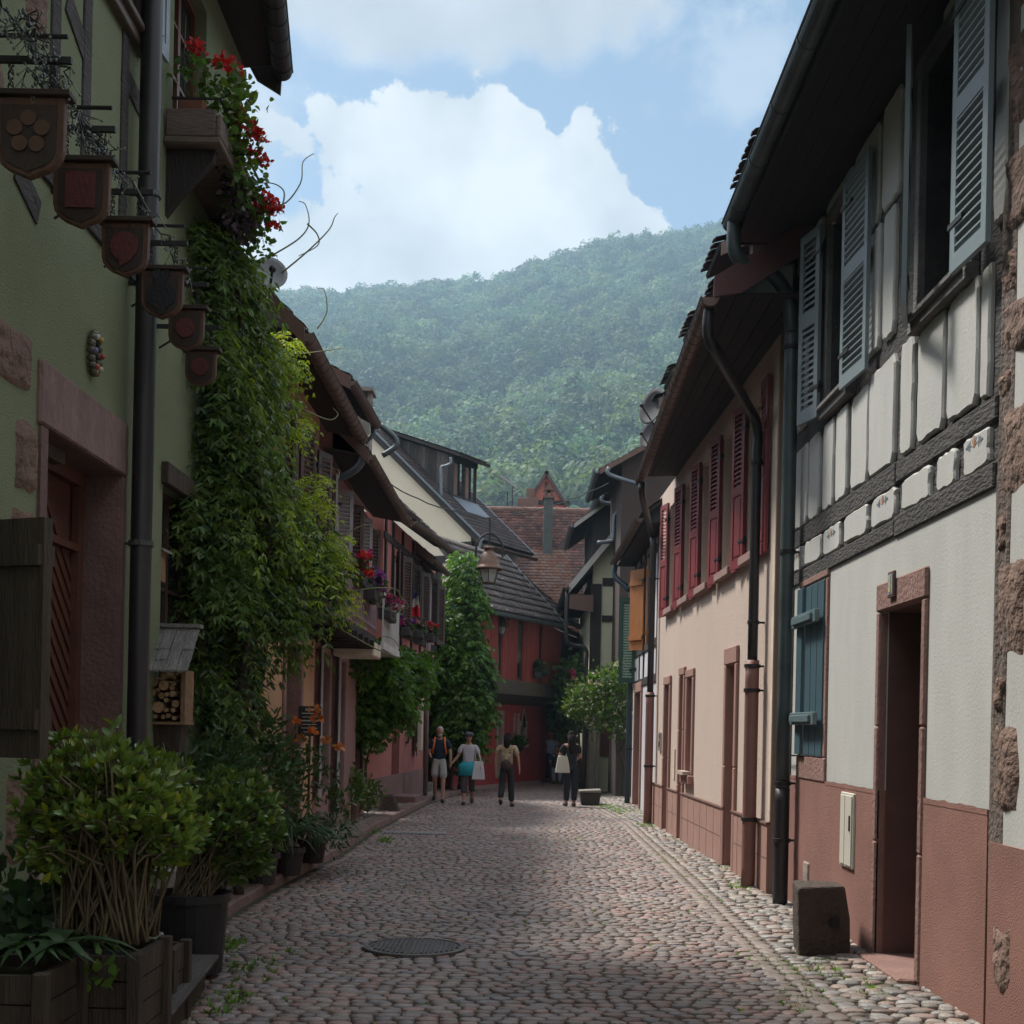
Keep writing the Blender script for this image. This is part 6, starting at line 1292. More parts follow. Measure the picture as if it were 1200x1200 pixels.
# ---- geraniums on the balcony
def flowerbox(name, label, cat, p0, p1, w, h, boxm, leafb, heads, col, col2=None, nleaf=500, lsize=.05, hr=.05, psize=.03, leafm=LEAFD, group=None, box=True, base=(1, 1, 1)):
    p0, p1 = Vector(p0), Vector(p1); t = thing(name, label, cat, (p0+p1)/2, group)
    if box:
        mb = MB(); d = (p1-p0).normalized(); mb.beam(p0, p1, w, h); mb.build('planter_box', boxm, t, bevel=.012)
    leafball('leaves', leafb, nleaf, t, leafm, lsize, base, w=.8, cl=4, cs=.08)
    if heads: petals('flowers', heads, hr, t, col, col2, size=psize)
    return t
TERR = mat('terracotta', (.22, .09, .06), .85, .15)
hd = [at_y(u, v, Y) for u, v, Y in ((229, 56, 9.8), (232, 60, 9.9), (257, 76, 9.9), (262, 74, 10), (277, 84, 10), (271, 80, 10.1), (279, 132, 10.1), (286, 146, 10.2), (296, 152, 10.2), (302, 160, 10.3), (306, 165, 10.3), (290, 178, 10.3), (300, 182, 10.3), (308, 190, 10.4), (278, 168, 10.3), (312, 230, 10.6), (318, 236, 10.6), (322, 246, 10.6), (313, 248, 10.7), (320, 266, 10.7), (306, 240, 10.7), (324, 250, 10.7))]
gb_ = [pb(228, 88, 9.9, 20, 18, .15), pb(262, 105, 10, 17, 25, .2), pb(278, 110, 10, 8, 20, .1), pb(268, 150, 10.2, 20, 30, .25), pb(285, 190, 10.4, 22, 30, .25), pb(290, 240, 10.7, 22, 35, .25), pb(305, 265, 10.8, 18, 24, .2), pb(292, 290, 10.9, 14, 18, .2)]
gt = flowerbox('geranium_box', 'box of red hanging geraniums on the high balcony of the green house', 'flower box', (-2.62, 9.85, 6.33), (-2.62, 11.2, 6.33), .2, .17, TERR, gb_, hd, RED, nleaf=900, lsize=.06, hr=.065, psize=.04, leafm=LEAF, base=(.7, .8, .7))
leafball('dark_foliage', [pb(262, 190, 10.3, 12, 40, .2), pb(280, 250, 10.6, 12, 30, .2)], 350, gt, mat('purple_leaf', (.035, .016, .028), .5, .3, 3, 0, tint=1), .06, w=.7)
stems('stalk', [[at_y(215, 108, 9.9), at_y(216, 60, 9.9), at_y(218, 20, 9.9)], [at_y(228, 108, 9.9), at_y(229, 60, 9.9)], [at_y(240, 60, 9.9), at_y(241, 108, 9.9)]], .006, gt)
leafball('trailing_leaves', [pb(282, 150, 10.2, 20, 60, .2)], 240, gt, LEAF, .065, (1.1, 1.1, .9), w=.85)
# ---- laurel in the wooden planters, foreground
def planter(name, label, x0, x1, y0, y1, z1, slats=5, mt=None, group=None, open_=True):
    t = thing(name, label, 'planter', ((x0+x1)/2, (y0+y1)/2, 0), group); mt = mt or WOODW
    hh = z1/slats
    for side, (a, b, c, d) in {'front_board': (x0, x1, y0, y0+.03), 'rear_board': (x0, x1, y1-.03, y1), 'side_board': (x0, x0+.03, y0+.03, y1-.03), 'street_board': (x1-.03, x1, y0+.03, y1-.03)}.items():
        mb = MB()
        for k in range(slats): j = random.uniform(-.004, .004); mb.box(a, b+(j if side == 'street_board' else 0), c+(j if side == 'front_board' else 0), d, hh*k+.004, hh*(k+1)-.004)
        mb.build(side, mt, t)
    for (cx, cy) in ((x0, y0), (x1, y0), (x0, y1), (x1, y1)):
        mb = MB(); mb.box(cx-.03, cx+.03, cy-.03, cy+.03, 0, z1+.01); mb.build('corner_post', mt, t, bevel=.005)
    mb = MB(); mb.box(x0+.03, x1-.03, y0+.03, y1-.03, z1-.09, z1-.05); mb.build('soil', JOINT, t); return t
planter('wooden_planter', 'dark slatted wooden planter with hostas at the bottom left corner', -2.45, -1.86, 5.05, 5.5, .60)
planter('wooden_planter', 'tall slatted wooden planter holding the large laurel, right of the hosta planter', -2.10, -1.66, 5.62, 6.1, .58)
planter('wooden_planter', 'small wooden box between the laurel planter and the black tub', -2.0, -1.78, 6.65, 6.95, .42, 3)
def shrub(name, label, base, blob, nst, parentcat='shrub', leaf=.075, base_t=(1, 1, 1), m=LEAFG, stem_r=.008, ntips=4, whorl=9, fan=1., sm=None, low=.45):
    t = thing(name, label, parentcat, base); base = Vector(base); P, d = blob_points(blob if isinstance(blob, list) else [blob], nst*ntips, .3 if isinstance(blob, list) else .55); blob = blob[-1] if isinstance(blob, list) else blob; b0 = np.array(base); LP = []; LD = []; LS = []; lines = []
    for i in range(nst):
        for j in range(ntips):
            q = Vector(P[i*ntips+j]); s = base+Vector((random.uniform(-.12, .12), random.uniform(-.1, .1), 0))*fan
            mid = s.lerp(q, .5)+Vector((random.uniform(-.05, .05), random.uniform(-.05, .05), .03)); mid.z += .08*fan
            if j % 2 == 0: lines.append(smooth_path([s, mid, q], 4))
            else: lines.append([mid, mid.lerp(q, .5)+Vector((random.uniform(-.03, .03), 0, .03)), q])
            ax = (q-mid).normalized(); 
            for lvl in range(3):
                c = q-ax*.055*lvl; k = whorl-lvl
                if c.z < base.z+low*blob[5]: continue
                if lvl and random.random() < .45: continue
                x = ax.orthogonal().normalized(); y = ax.cross(x); ph = random.random()*6
                for a in range(k):
                    an = ph+a*2*math.pi/k; o = (x*math.cos(an)+y*math.sin(an)); LP.append(c); LD.append(o*(.75+lvl*.12)+ax*(.9-.25*lvl)+Vector((random.uniform(-.2, .2), random.uniform(-.2, .2), random.uniform(-.1, .2)))); LS.append(leaf*random.uniform(.65, 1.15))
    n = len(LP); leaf_mesh('leaves', [tuple(p) for p in LP], [tuple(p) for p in LD], LS, m, t, tints(n, base_t, .3, .15, .06), w=.42, fold=.35)
    stems('stem', lines, stem_r, t, sm or STEM, 5, .5); return t
c = [pb(118, 895, 6.0, 62, 46, .3), pb(62, 930, 5.9, 42, 50, .28), pb(186, 930, 6.1, 48, 50, .3), pb(205, 985, 6.0, 36, 46, .28), pb(60, 985, 5.8, 30, 40, .25), pb(135, 950, 5.9, 66, 46, .38)]
shrub('laurel_shrub', 'large light-stemmed laurel shrub with glossy leaves in the foreground at left', at_y(125, 1100, 5.9), c, 92, leaf=.07, ntips=4, whorl=7, fan=1.7, base_t=(1.15, 1.15, .8), low=.9)
def tub(name, label, c, r0, r1, h, m, cat='pot', n=24, rim=.02, sq=1.):
    t = thing(name, label, cat, c); mb = MB(); x, y, z = c
    mb.lathe([(r0, 0), (r1, h-.05), (r1+rim, h-.05), (r1+rim, h), (r1-.005, h), (r1-.02, h-.06)], (x, y, z), n, sq=sq); mb.build('tub', m, t, smooth=False)
    mb = MB(); mb.lathe([(r1-.02, h-.07), (.0, h-.05)], (x, y, z), n, sq=sq); mb.build('soil', JOINT, t); return t
BLKP = mat('black_plastic', (.016, .016, .019), .45, .15, 4, .04)
pc = at_z(222, 1138, .04); tub('plant_tub', 'black plastic tub holding a round shrub beside the wooden step', pc, .20, .235, .50, BLKP, 'tub')
shrub('round_shrub', 'round dark glossy shrub growing in the black tub', (pc.x, pc.y, pc.z+.45), pb(272, 968, 8.3, 58, 66, .34), 60, leaf=.07, ntips=5, whorl=8, m=LEAFG, base_t=(.8, .9, .8), stem_r=.006, low=.25)
st = thing('wooden_step', 'worn wooden plank step on the cobbles between the planters and the black tub', 'step', (-1.85, 7.0, 0))
mb = MB(); mb.hexa([(-2.2, 6.2, .15), (-1.66, 6.2, .15), (-1.80, 7.75, .15), (-2.3, 7.75, .15)], [(-2.2, 6.2, .20), (-1.64, 6.2, .20), (-1.78, 7.78, .20), (-2.3, 7.78, .20)]); mb.build('tread', mat('grey_plank', (.09, .082, .078), .8, .45, 4, .6, 25, stretch=(6, .5, 6)), st, bevel=.012)
mb = MB(); mb.hexa([(-2.2, 6.25, -.03), (-1.70, 6.25, -.03), (-1.85, 7.7, -.03), (-2.3, 7.7, -.03)], [(-2.2, 6.25, .15), (-1.70, 6.25, .15), (-1.85, 7.7, .15), (-2.3, 7.7, .15)]); mb.build('riser', WOODW, st)
tub('jar', 'small pale green jar beside the small wooden box', (-1.98, 7.0, .30), .045, .06, .15, mat('pale_green_glaze', (.30, .38, .33), .35, .1), 'jar', 14, .004)
# hostas and low leaves at the corner
def blades(name, centres, n, L, parent, m, w=.12, base=(1, 1, 1), up=1.1, seg=5, spread=1.):
    V = []; F3 = []; T = []
    for c in centres:
        for i in range(n):
            a = random.random()*6.283; l = L*random.uniform(.6, 1.1); e = Vector((math.cos(a), math.sin(a), 0)); x = Vector((-e.y, e.x, 0)); k0 = len(V); f = random.uniform(.65, 1.35); wd = w*random.uniform(.7, 1.2)
            for s in range(seg+1):
                t = s/seg; p = Vector(c)+e*l*t*(.35+.65*t)*spread+Vector((0, 0, l*(up*t-up*.95*t*t*random.uniform(.9, 1.1)))); ww = wd*l*(1-t)**.7*(.4+.6*min(1, t*4)); V += [tuple(p-x*ww*.5+Vector((0, 0, ww*.12))), tuple(p+x*ww*.5+Vector((0, 0, ww*.12)))]
            for s in range(seg): q = k0+2*s; F3 += [(q, q+1, q+3, q+2)]; T.append((base[0]*f, base[1]*f, base[2]*f))
    return npmesh(name, np.array(V), np.array(F3), m, parent, np.array(T))
t = thing('hosta', 'dark green hosta clump in the corner planter', 'plant', at_y(40, 1120, 5.3)); blades('leaves', [at_y(u, 1125, 5.3) for u in (5, 30, 60, 80)], 16, .30, t, LEAFD, .28, (.9, 1, .9))
t = thing('ivy_plant', 'dark trailing leaves below the wooden shutter at the left edge', 'plant', at_y(20, 1000, 6.3)); leafball('leaves', [pb(5, 1050, 6.2, 45, 45), pb(60, 1075, 5.9, 25, 25)], 320, t, LEAFD, .09, (.8, .9, .8), w=.6)
t = thing('ivy_sprig', 'light green ivy sprig hanging over the laurel planter edge', 'plant', at_y(105, 1120, 5.55)); leafball('leaves', [pb(108, 1140, 5.55, 14, 22, .05)], 26, t, LEAF, .06, (1.0, 1.1, .8), w=.8, cl=1)
# daylilies and pots further on
dl = [(-2.35, y, .32) for y in (12.6, 13.1, 13.6, 14.1)]+[(-2.6, 13.4, .4), (-2.15, 13.9, .25)]
t = thing('daylily_clump', 'clump of arching daylily leaves with orange flowers by the kerb', 'plant', (-2.3, 13.4, .1)); blades('leaves', dl, 60, .85, t, LEAFD, .045, (1.1, 1.25, 1), up=1.3)
petals('flowers', [at_y(u, v, 13.) for u, v in ((368, 832), (347, 847), (365, 858), (382, 868), (397, 877), (372, 843), (352, 868))], .035, t, (.85, .22, .05), (.8, .3, .1), n=12, size=.06)
stems('stalk', [[Vector((-2.3, 13.2, .4)), at_y(u, v, 13.)] for u, v in ((368, 832), (347, 847), (365, 858), (382, 868), (397, 877))], .006, t)
leafball('lower_leaves', [pb(350, 905, 13.2, 42, 30, .4), pb(395, 960, 13.5, 14, 40, .3), pb(330, 880, 12.8, 30, 30, .4)], 900, t, LEAFD, .085, (1, 1.1, .95), w=.32)
t = thing('fern_bush', 'dense dark bush at the foot of the wisteria trunk', 'bush', (-2.4, 11.3, .1)); leafball('leaves', [pb(255, 900, 10.6, 45, 42, .4), pb(310, 925, 11.6, 42, 55, .45), pb(300, 860, 11.6, 30, 30, .4)], 2000, t, LEAFD, .085, (1, 1.1, .9), w=.34)
for (x, y, r, h, lab) in ((-2.42, 12.2, .16, .3, 'dark round flowerpot under the daylilies, nearest the camera'), (-2.3, 13.0, .15, .28, 'dark flowerpot in the middle under the daylilies'), (-2.25, 14.2, .15, .26, 'dark flowerpot behind the daylilies')):
    tub('flowerpot', lab, (x, y, .07), r*.8, r, h, mat('dark_pot', (.035, .028, .028), .7, .2), 'flowerpot', 18)
for (u, v, r, h, cl, lab) in ((404, 966, .085, .30, (.24, .17, .12), 'pale clay cylinder pot on the kerb, left one of two'), (414, 965, .085, .33, (.13, .07, .055), 'brown clay cylinder pot on the kerb, right one of two')):
    p = at_z(u, v, .06); tub('clay_pot', lab, p, r, r, h, mat('clay%d' % int(cl[0]*100), cl, .9, .2), 'clay pot', 14, .004)
t = thing('low_bush', 'low glossy green bush on the left pavement before the rose house door', 'bush', at_z(428, 950, .06)); leafball('leaves', [pb(425, 932, 21.5, 22, 17, .4), pb(412, 925, 20.5, 16, 22, .3)], 900, t, LEAFG, .08, (.7, .85, .65), w=.5)
p = at_z(455, 951, .06); t = thing('kerb_stone_block', 'dark squat stone standing on the left pavement by the rose house door', 'stone block', p); mb = MB(); mb.hexa([(p.x-.16, p.y-.1, .05), (p.x+.2, p.y-.1, .05), (p.x+.2, p.y+.25, .05), (p.x-.16, p.y+.25, .05)], [(p.x-.15, p.y-.08, .36), (p.x+.08, p.y-.08, .36), (p.x+.08, p.y+.22, .36), (p.x-.15, p.y+.22, .36)]); mb.build('block', MATS['mossy_block'], t, bevel=.03, seg=2)
# climbers further down on the left
V2 = thing('climbing_vine', 'leafy vine over the door beneath the white railing', 'climbing plant', at_y(440, 945, 22))
fronds('foliage', [pb(440, 775, 21.5, 34, 26, .5), pb(470, 785, 23, 30, 24, .5), pb(425, 820, 21.5, 20, 30, .4), pb(455, 820, 22, 22, 20, .4), pb(410, 770, 20.5, 14, 16, .4), pb(488, 775, 24, 20, 14, .4), pb(424, 850, 21.5, 10, 16, .3)], 1700, V2, LEAF, L=.34, leaf=.13, k=3, base=(.65, .85, .55), w=.5, shell=.2, gaps=.2)
stems('trunk', [smooth_path([at_y(432, 950, 22.4), at_y(428, 900, 22.4), at_y(436, 860, 22.3), at_y(430, 800, 22)]), smooth_path([at_y(421, 940, 21.3), at_y(424, 890, 21.4), at_y(418, 840, 21.5)])], .04, V2, BARK)
SQ = lambda L_: [(b[0]-.16, b[1], b[2], b[3]*.74, b[4]*.8, b[5]*.95) for b in L_]
V3 = thing('tall_climber', 'tall dark green climber shaped like a narrow tree in front of the recessed house', 'climbing plant', at_y(545, 925, 30.5))
fronds('foliage', SQ([pb(552, 665, 31, 14, 22, .4), pb(555, 700, 31, 20, 28, .5), pb(545, 735, 30.8, 26, 26, .6), pb(560, 775, 30.5, 28, 26, .6), pb(540, 800, 30.5, 28, 26, .6), pb(562, 820, 30.3, 24, 24, .6), pb(530, 760, 30.5, 16, 22, .5), pb(548, 845, 30.2, 26, 18, .5), pb(560, 860, 30, 14, 12, .4), pb(528, 830, 30.5, 18, 22, .4)]), 2300, V3, LEAF, L=.4, leaf=.16, k=3, base=(.62, .8, .48), w=.4, shell=.3, gaps=.1)
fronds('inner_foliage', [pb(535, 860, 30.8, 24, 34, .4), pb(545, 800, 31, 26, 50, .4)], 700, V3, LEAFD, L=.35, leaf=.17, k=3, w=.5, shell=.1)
stems('trunk', [smooth_path([at_y(538, 925, 30.8), at_y(542, 880, 30.8), at_y(536, 840, 30.8), at_y(550, 760, 30.9)]), smooth_path([at_y(528, 930, 30.5), at_y(530, 880, 30.6), at_y(524, 830, 30.7)])], .05, V3, BARK)
# flower boxes on the houses
DB = mat('dark_box', (.03, .028, .03), .6)
def fb(label, u, v, Y, w, col, col2, nh=10, spread=12, group='flower boxes and baskets on the left houses', leaves=260, base=(1, 1, 1), name='flower_box', ls=.06, hr=.05, hang=10, ps=.05):
    c = at_y(u, v, Y); hs = [at_y(u+random.uniform(-spread, spread), v-6+random.uniform(-hang, hang*.7), Y-random.uniform(.0, .3)) for _ in range(nh)]
    return flowerbox(name, label, 'flower box', c-Vector((.02, w/2, .1)), c+Vector((-.02, w/2, -.1)), .18, .16, DB, [pb(u, v-2, Y, spread*.9, hang*.9, w*.4)], hs, col, col2, nleaf=leaves, lsize=ls, hr=hr, psize=ps, group=group, base=base)
fb('red and pink flowers highest on the mauve balcony, among the wisteria tips', 424, 672, 16.3, .8, RED, MAG, 9, 10, hang=16)
fb('purple petunias hanging beneath the red ones on the mauve balcony', 438, 690, 17.4, .8, PUR, (.45, .12, .6), 16, 10, hang=16)
fb('magenta and white petunias trailing over the white railing', 456, 714, 19.2, .9, MAG, (.8, .6, .75), 16, 13, hang=14)
fb('purple flowers in a dark box just left of the flag', 478, 735, 23.6, .6, PUR, MAG, 6, 7, hang=4)
fb('pink flowers in a dark box right below the flag', 492, 738, 25, .6, PNK, RED, 5, 6, hang=3)
fb('red flowers in the furthest dark box of the rose house', 505, 742, 26.3, .6, (.75, .08, .15), RED, 6, 6, hang=5)
fb('lilac and white flowers in a basket beside the rose house door', 452, 852, 23.5, .3, (.5, .35, .6), (.7, .6, .72), 18, 10, hang=10, base=(.8, 1, .8))
g2 = 'window boxes on the red house'
for (u, v, col, lab, sp_) in ((590, 772, RED, 'red geraniums at the left window of the red house', 14), (611, 782, (.2, .03, .03), 'green window box in the middle of the red house front', 9), (631, 787, (.4, .08, .06), 'green window box nearest the corner of the red house', 10)):
    fb(lab, u, v, 35.2, .8, col, None, 5 if col != RED else 22, sp_, group=g2, leaves=320, ls=.11, hr=.08, hang=8, ps=.07)
for (u, v, lab, Y) in ((548, 866, 'round green hanging basket left of the red house door', 33), (608, 871, 'round green hanging basket under the pointed window', 34.6)):
    t = thing('hanging_basket', lab, 'hanging basket', at_y(u, v, Y), 'round baskets at the red house'); leafball('leaves', [pb(u, v, Y, 8, 7)], 260, t, LEAFD, .11, (.9, 1.1, .9)); c = at_y(u, v+5, Y); mb = MB(); mb.ball(c, (.14, .14, .12), 12, 8); mb.build('basket', DB, t, smooth=True)
# right side climbers
RB = thing('climbing_rose', 'climbing rose with small pale blooms spilling from the pale green gable house', 'climbing plant', at_y(720, 945, 30))
rbl = [pb(712, 795, 30, 22, 11, .6), pb(733, 787, 29.6, 14, 16, .5), pb(696, 812, 30.4, 20, 13, .6), pb(722, 820, 30, 20, 14, .6), pb(676, 822, 31, 14, 14, .5), pb(739, 815, 29.6, 9, 26, .4), pb(690, 843, 31, 7, 12, .4), pb(708, 838, 30.5, 9, 14, .4), pb(728, 848, 30, 7, 14, .3)]
leafball('leaves', rbl, 2600, RB, LEAF, .11, (.55, .62, .5), w=.6, cs=.25, shell=.3, yellow=.05); P, d = blob_points(rbl, 120, .95); petals('blooms', P, .03, RB, (.75, .68, .6), (.7, .6, .6), n=6, size=.05)
stems('trunk', [smooth_path([at_y(728, 940, 30.5), at_y(732, 900, 30.4), at_y(722, 870, 30.3), at_y(732, 840, 30.2)]), smooth_path([at_y(726, 880, 30.2), at_y(740, 850, 29.8), at_y(732, 820, 29.8)])], .03, RB, BARK)
GV = thing('grape_vine', 'dark grape vine arching over the lane end beside the red house corner', 'climbing plant', at_y(676, 900, 36))
leafball('leaves', [pb(650, 812, 38, 22, 14, .6), pb(638, 835, 39, 16, 18, .6), pb(660, 840, 38, 18, 16, .6), pb(645, 858, 39, 16, 10, .5), pb(676, 830, 35.5, 10, 26, .5), pb(668, 800, 36, 12, 26, .4), pb(640, 805, 39, 10, 10, .4)], 3000, GV, LEAFD, .16, (1.5, 1.8, 1.3), w=.75, cs=.3, shell=.3)
petals('blooms', [at_y(u, v, 35.4) for u, v in ((672, 792), (674, 796), (670, 788), (676, 802), (673, 835))], .07, GV, (.8, .12, .35), None, n=14, size=.09)
stems('trunk', [smooth_path([at_y(679, 925, 34.5), at_y(677, 880, 34.6), at_y(674, 840, 35), at_y(660, 825, 37)])], .04, GV, BARK)
t = thing('garden_bush', 'sunlit yellow-green bushes in the garden past the red house corner', 'bush', at_y(634, 890, 41)); leafball('leaves', [pb(634, 858, 41, 10, 12), pb(640, 880, 41, 12, 14), pb(633, 900, 41, 8, 12), pb(650, 868, 41, 8, 8)], 900, t, LEAF, .14, (1.7, 1.6, .9), w=.6, cs=.3)
# trough at the corner
p = at_z(691, 944, 0); t = thing('stone_trough', 'weathered dark trough standing on the cobbles by the standing woman', 'trough', p)
mb = MB(); mb.hexa([(p.x-.17, p.y, 0), (p.x+.20, p.y, 0), (p.x+.20, p.y+.5, 0), (p.x-.17, p.y+.5, 0)], [(p.x-.21, p.y-.02, .27), (p.x+.23, p.y-.02, .27), (p.x+.23, p.y+.5, .27), (p.x-.21, p.y+.5, .27)]); mb.build('basin', mat('trough_stone', (.05, .045, .04), .9, .35, 6, .7, 20), t, bevel=.02)
mb = MB(); mb.hexa([(p.x-.22, p.y-.03, .27), (p.x+.24, p.y-.03, .27), (p.x+.24, p.y+.5, .27), (p.x-.22, p.y+.5, .27)], [(p.x-.22, p.y-.03, .31), (p.x+.24, p.y-.03, .34), (p.x+.24, p.y+.5, .34), (p.x-.22, p.y+.5, .31)]); mb.build('rim', CONC, t, bevel=.012)
# weeds and grass in the joints
def grass():
    C = []
    for _ in range(1500):
        y = 6+18*random.random()**1.2; e = edgex(y); x = random.choice([e+random.uniform(-.05, .5), e+random.uniform(-.3, .0), random.uniform(-2.1, e), random.uniform(-2.1, e)])
        if lownoise(x, y, 1.1, 8) > .12: C.append((x, y, -.005))
    C = [(c, 6, .035) for c in C]
    for (u, v, n, s) in ((735, 950, 170, .45), (712, 945, 70, .3), (760, 968, 40, .2), (862, 1020, 60, .18), (870, 1040, 50, .14), (800, 985, 40, .15), (842, 1008, 30, .15), (960, 1132, 14, .12), (265, 1180, 30, .2), (270, 1110, 30, .15), (430, 975, 60, .25), (452, 985, 30, .15), (1020, 1158, 20, .12), (290, 1135, 25, .2)):
        p = at_z(u, v, 0)
        for _ in range(n): C.append(((p.x+random.gauss(0, s*.5), p.y+random.gauss(0, s*1.3), 0), 5, .06))
    V = []; F3 = []; T = []
    for c, n, L in C:
        for i in range(n):
            a = random.random()*6.283; l = L*random.uniform(.5, 1.4); e = Vector((math.cos(a), math.sin(a), 0)); x = Vector((-e.y, e.x, 0)); p = Vector(c)+e*random.uniform(0, .02); k = len(V)
            V += [tuple(p-x*l*.16), tuple(p+x*l*.16), tuple(p+e*l*.55+Vector((0, 0, l*.6)))]; F3.append((k, k+1, k+2)); f = random.uniform(.7, 1.4); T.append((f*1.1, f*1.25, f*.8))
    tag(npmesh('grass', np.array(V), np.array(F3), LEAF, None, np.array(T)), 'small grass and weeds growing between the cobbles', 'grass', kind='stuff')
grass()
# ================================================================ PROPS
# insect hotel
c = at_y(200, 800, 9.95); t = thing('insect_hotel', 'wooden insect hotel with shingle roof and cut log ends beside the downpipe', 'insect hotel', (c.x, 9.95, .1))
zt, zm, zb = at_y(200, 785, 9.8).z, at_y(200, 846, 9.8).z, at_y(200, 882, 9.8).z; x0, x1 = c.x-.19, c.x+.16; PALEW = mat('pale_cut_wood', (.36, .22, .12), .8, .25, 9, .3, 40)
mb = MB(); mb.box(x0, x0+.02, 9.78, 10.05, zm, zt); mb.box(x1-.035, x1, 9.78, 10.05, zm, zt); mb.box(x0, x1, 10.03, 10.05, zm, zt); mb.box(x0, x1, 9.78, 10.05, zm-.02, zm); mb.build('case', mat('case_wood', (.22, .13, .07), .8, .3, 6, .4, 30), t)
rr_ = []; 
mb = MB()
for k in range(600):
    r = random.choice((.045, .04, .03, .025, .018)); x, z = random.uniform(x0+.02+r, x1-.035-r), random.uniform(zm+r, zt-r)
    if all((x-a)**2+(z-b)**2 > (r+q)**2 for a, b, q in rr_): rr_.append((x, z, r)); mb.tint = tuple([random.uniform(.7, 1.2)]*3); mb.lathe([(r*.96, 0), (r*.96, .2)], (x, 9.80+random.uniform(-.01, .01), z), 12, axis=(0, 1, 0))
mb.build('log_ends', mat('log_end', (.38, .24, .13), .85, .3, 40, .4, 60, tint=1), t)
ro = MB()
for k in range(4):
    y0_, y1_ = 9.66+.085*k, 9.66+.085*k+.12; z0_ = zt-.02+.085*k
    for i in range(5): a = x0-.05+(x1-x0+.1)*i/5; j = random.uniform(-.012, .012); ro.hexa([(a, y0_+j, z0_), (a+(x1-x0+.1)/5-.005, y0_+j, z0_), (a+(x1-x0+.1)/5-.005, y1_, z0_+.125), (a, y1_, z0_+.125)], [(a, y0_+j, z0_+.014), (a+(x1-x0+.1)/5-.005, y0_+j, z0_+.014), (a+(x1-x0+.1)/5-.005, y1_, z0_+.135), (a, y1_, z0_+.135)])
ro.build('shingle_roof', mat('grey_shingle', (.20, .19, .18), .9, .35, 5, .5, 30, stretch=(3, 1, 1)), t)
mb = MB(); mb.box(x0-.05, x1+.05, 9.98, 10.1, zt+.34, zt+.37); mb.build('ridge_board', MATS['grey_shingle'], t)
mb = MB(); mb.hexa([(x0+.02, 9.85, zb), (x1-.06, 9.85, zb), (x1-.06, 10.0, zb), (x0+.02, 10.0, zb)], [(x0, 9.82, zm-.021), (x1-.03, 9.82, zm-.021), (x1-.03, 10.02, zm-.021), (x0, 10.02, zm-.021)]); mb.box(c.x-.06, c.x+.04, 9.9, 9.98, .1, zb+.02); mb.build('log_stand', WOODW, t)
c = at_y(183, 660, 10.1); t = thing('nesting_box', 'small wooden nesting box with a sloping lid above the insect hotel', 'nesting box', c)
mb = MB(); mb.box(c.x-.05, c.x+.06, 10.0, 10.16, c.z-.15, c.z+.1); mb.build('box', mat('box_wood', (.24, .13, .07), .8, .3, 6, .3), t, bevel=.004); mb = MB(); mb.hexa([(c.x-.1, 9.94, c.z+.16), (c.x+.1, 9.94, c.z+.08), (c.x+.1, 10.2, c.z+.08), (c.x-.1, 10.2, c.z+.16)], [(c.x-.1, 9.94, c.z+.18), (c.x+.1, 9.94, c.z+.10), (c.x+.1, 10.2, c.z+.10), (c.x-.1, 10.2, c.z+.18)]); mb.build('lid', MATS['grey_shingle'], t)
mb = MB(); mb.lathe([(.018, 0), (.018, .004)], (c.x, 9.996, c.z+.02), 12, axis=(0, 1, 0)); mb.build('entrance_hole', MATS['dark_interior'], t)
# menu board
c = at_y(363, 845, 14.6); t = thing('menu_board', 'small black notice board with white lines on a post among the daylilies', 'notice board', (c.x, c.y, .1)); mb = MB(); mb.box(c.x-.13, c.x+.13, c.y-.015, c.y+.015, c.z-.17, c.z+.17); b = mb.build('board', mat('blackboard', (.012, .02, .018), .5), t, bevel=.006)
for k, (w, h) in enumerate(((.05, .03), (.09, .012), (.08, .008), (.1, .016), (.08, .008), (.09, .01), (.07, .008))):
    mb = MB(); z = c.z+.13-.042*k; mb.box(c.x-w, c.x+w, c.y-.0185, c.y-.0155, z-h/2, z+h/2); mb.build('text_line', mat('chalk', (.42, .42, .4), .8), b)
mb = MB(); mb.tube([(c.x, c.y+.025, .1), (c.x, c.y+.025, c.z)], .014, 8); mb.build('post', MATS['iron'], t)
# satellite dish left
c = at_y(316, 322, 11.9); dish(c, .16, mat('pale_dish', (.26, .28, .30), .5), 'pale grey satellite dish below the red geraniums against the clouds', (.35, -.9, .25), foot=(c.x-.35, c.y+.5, c.z-.3))
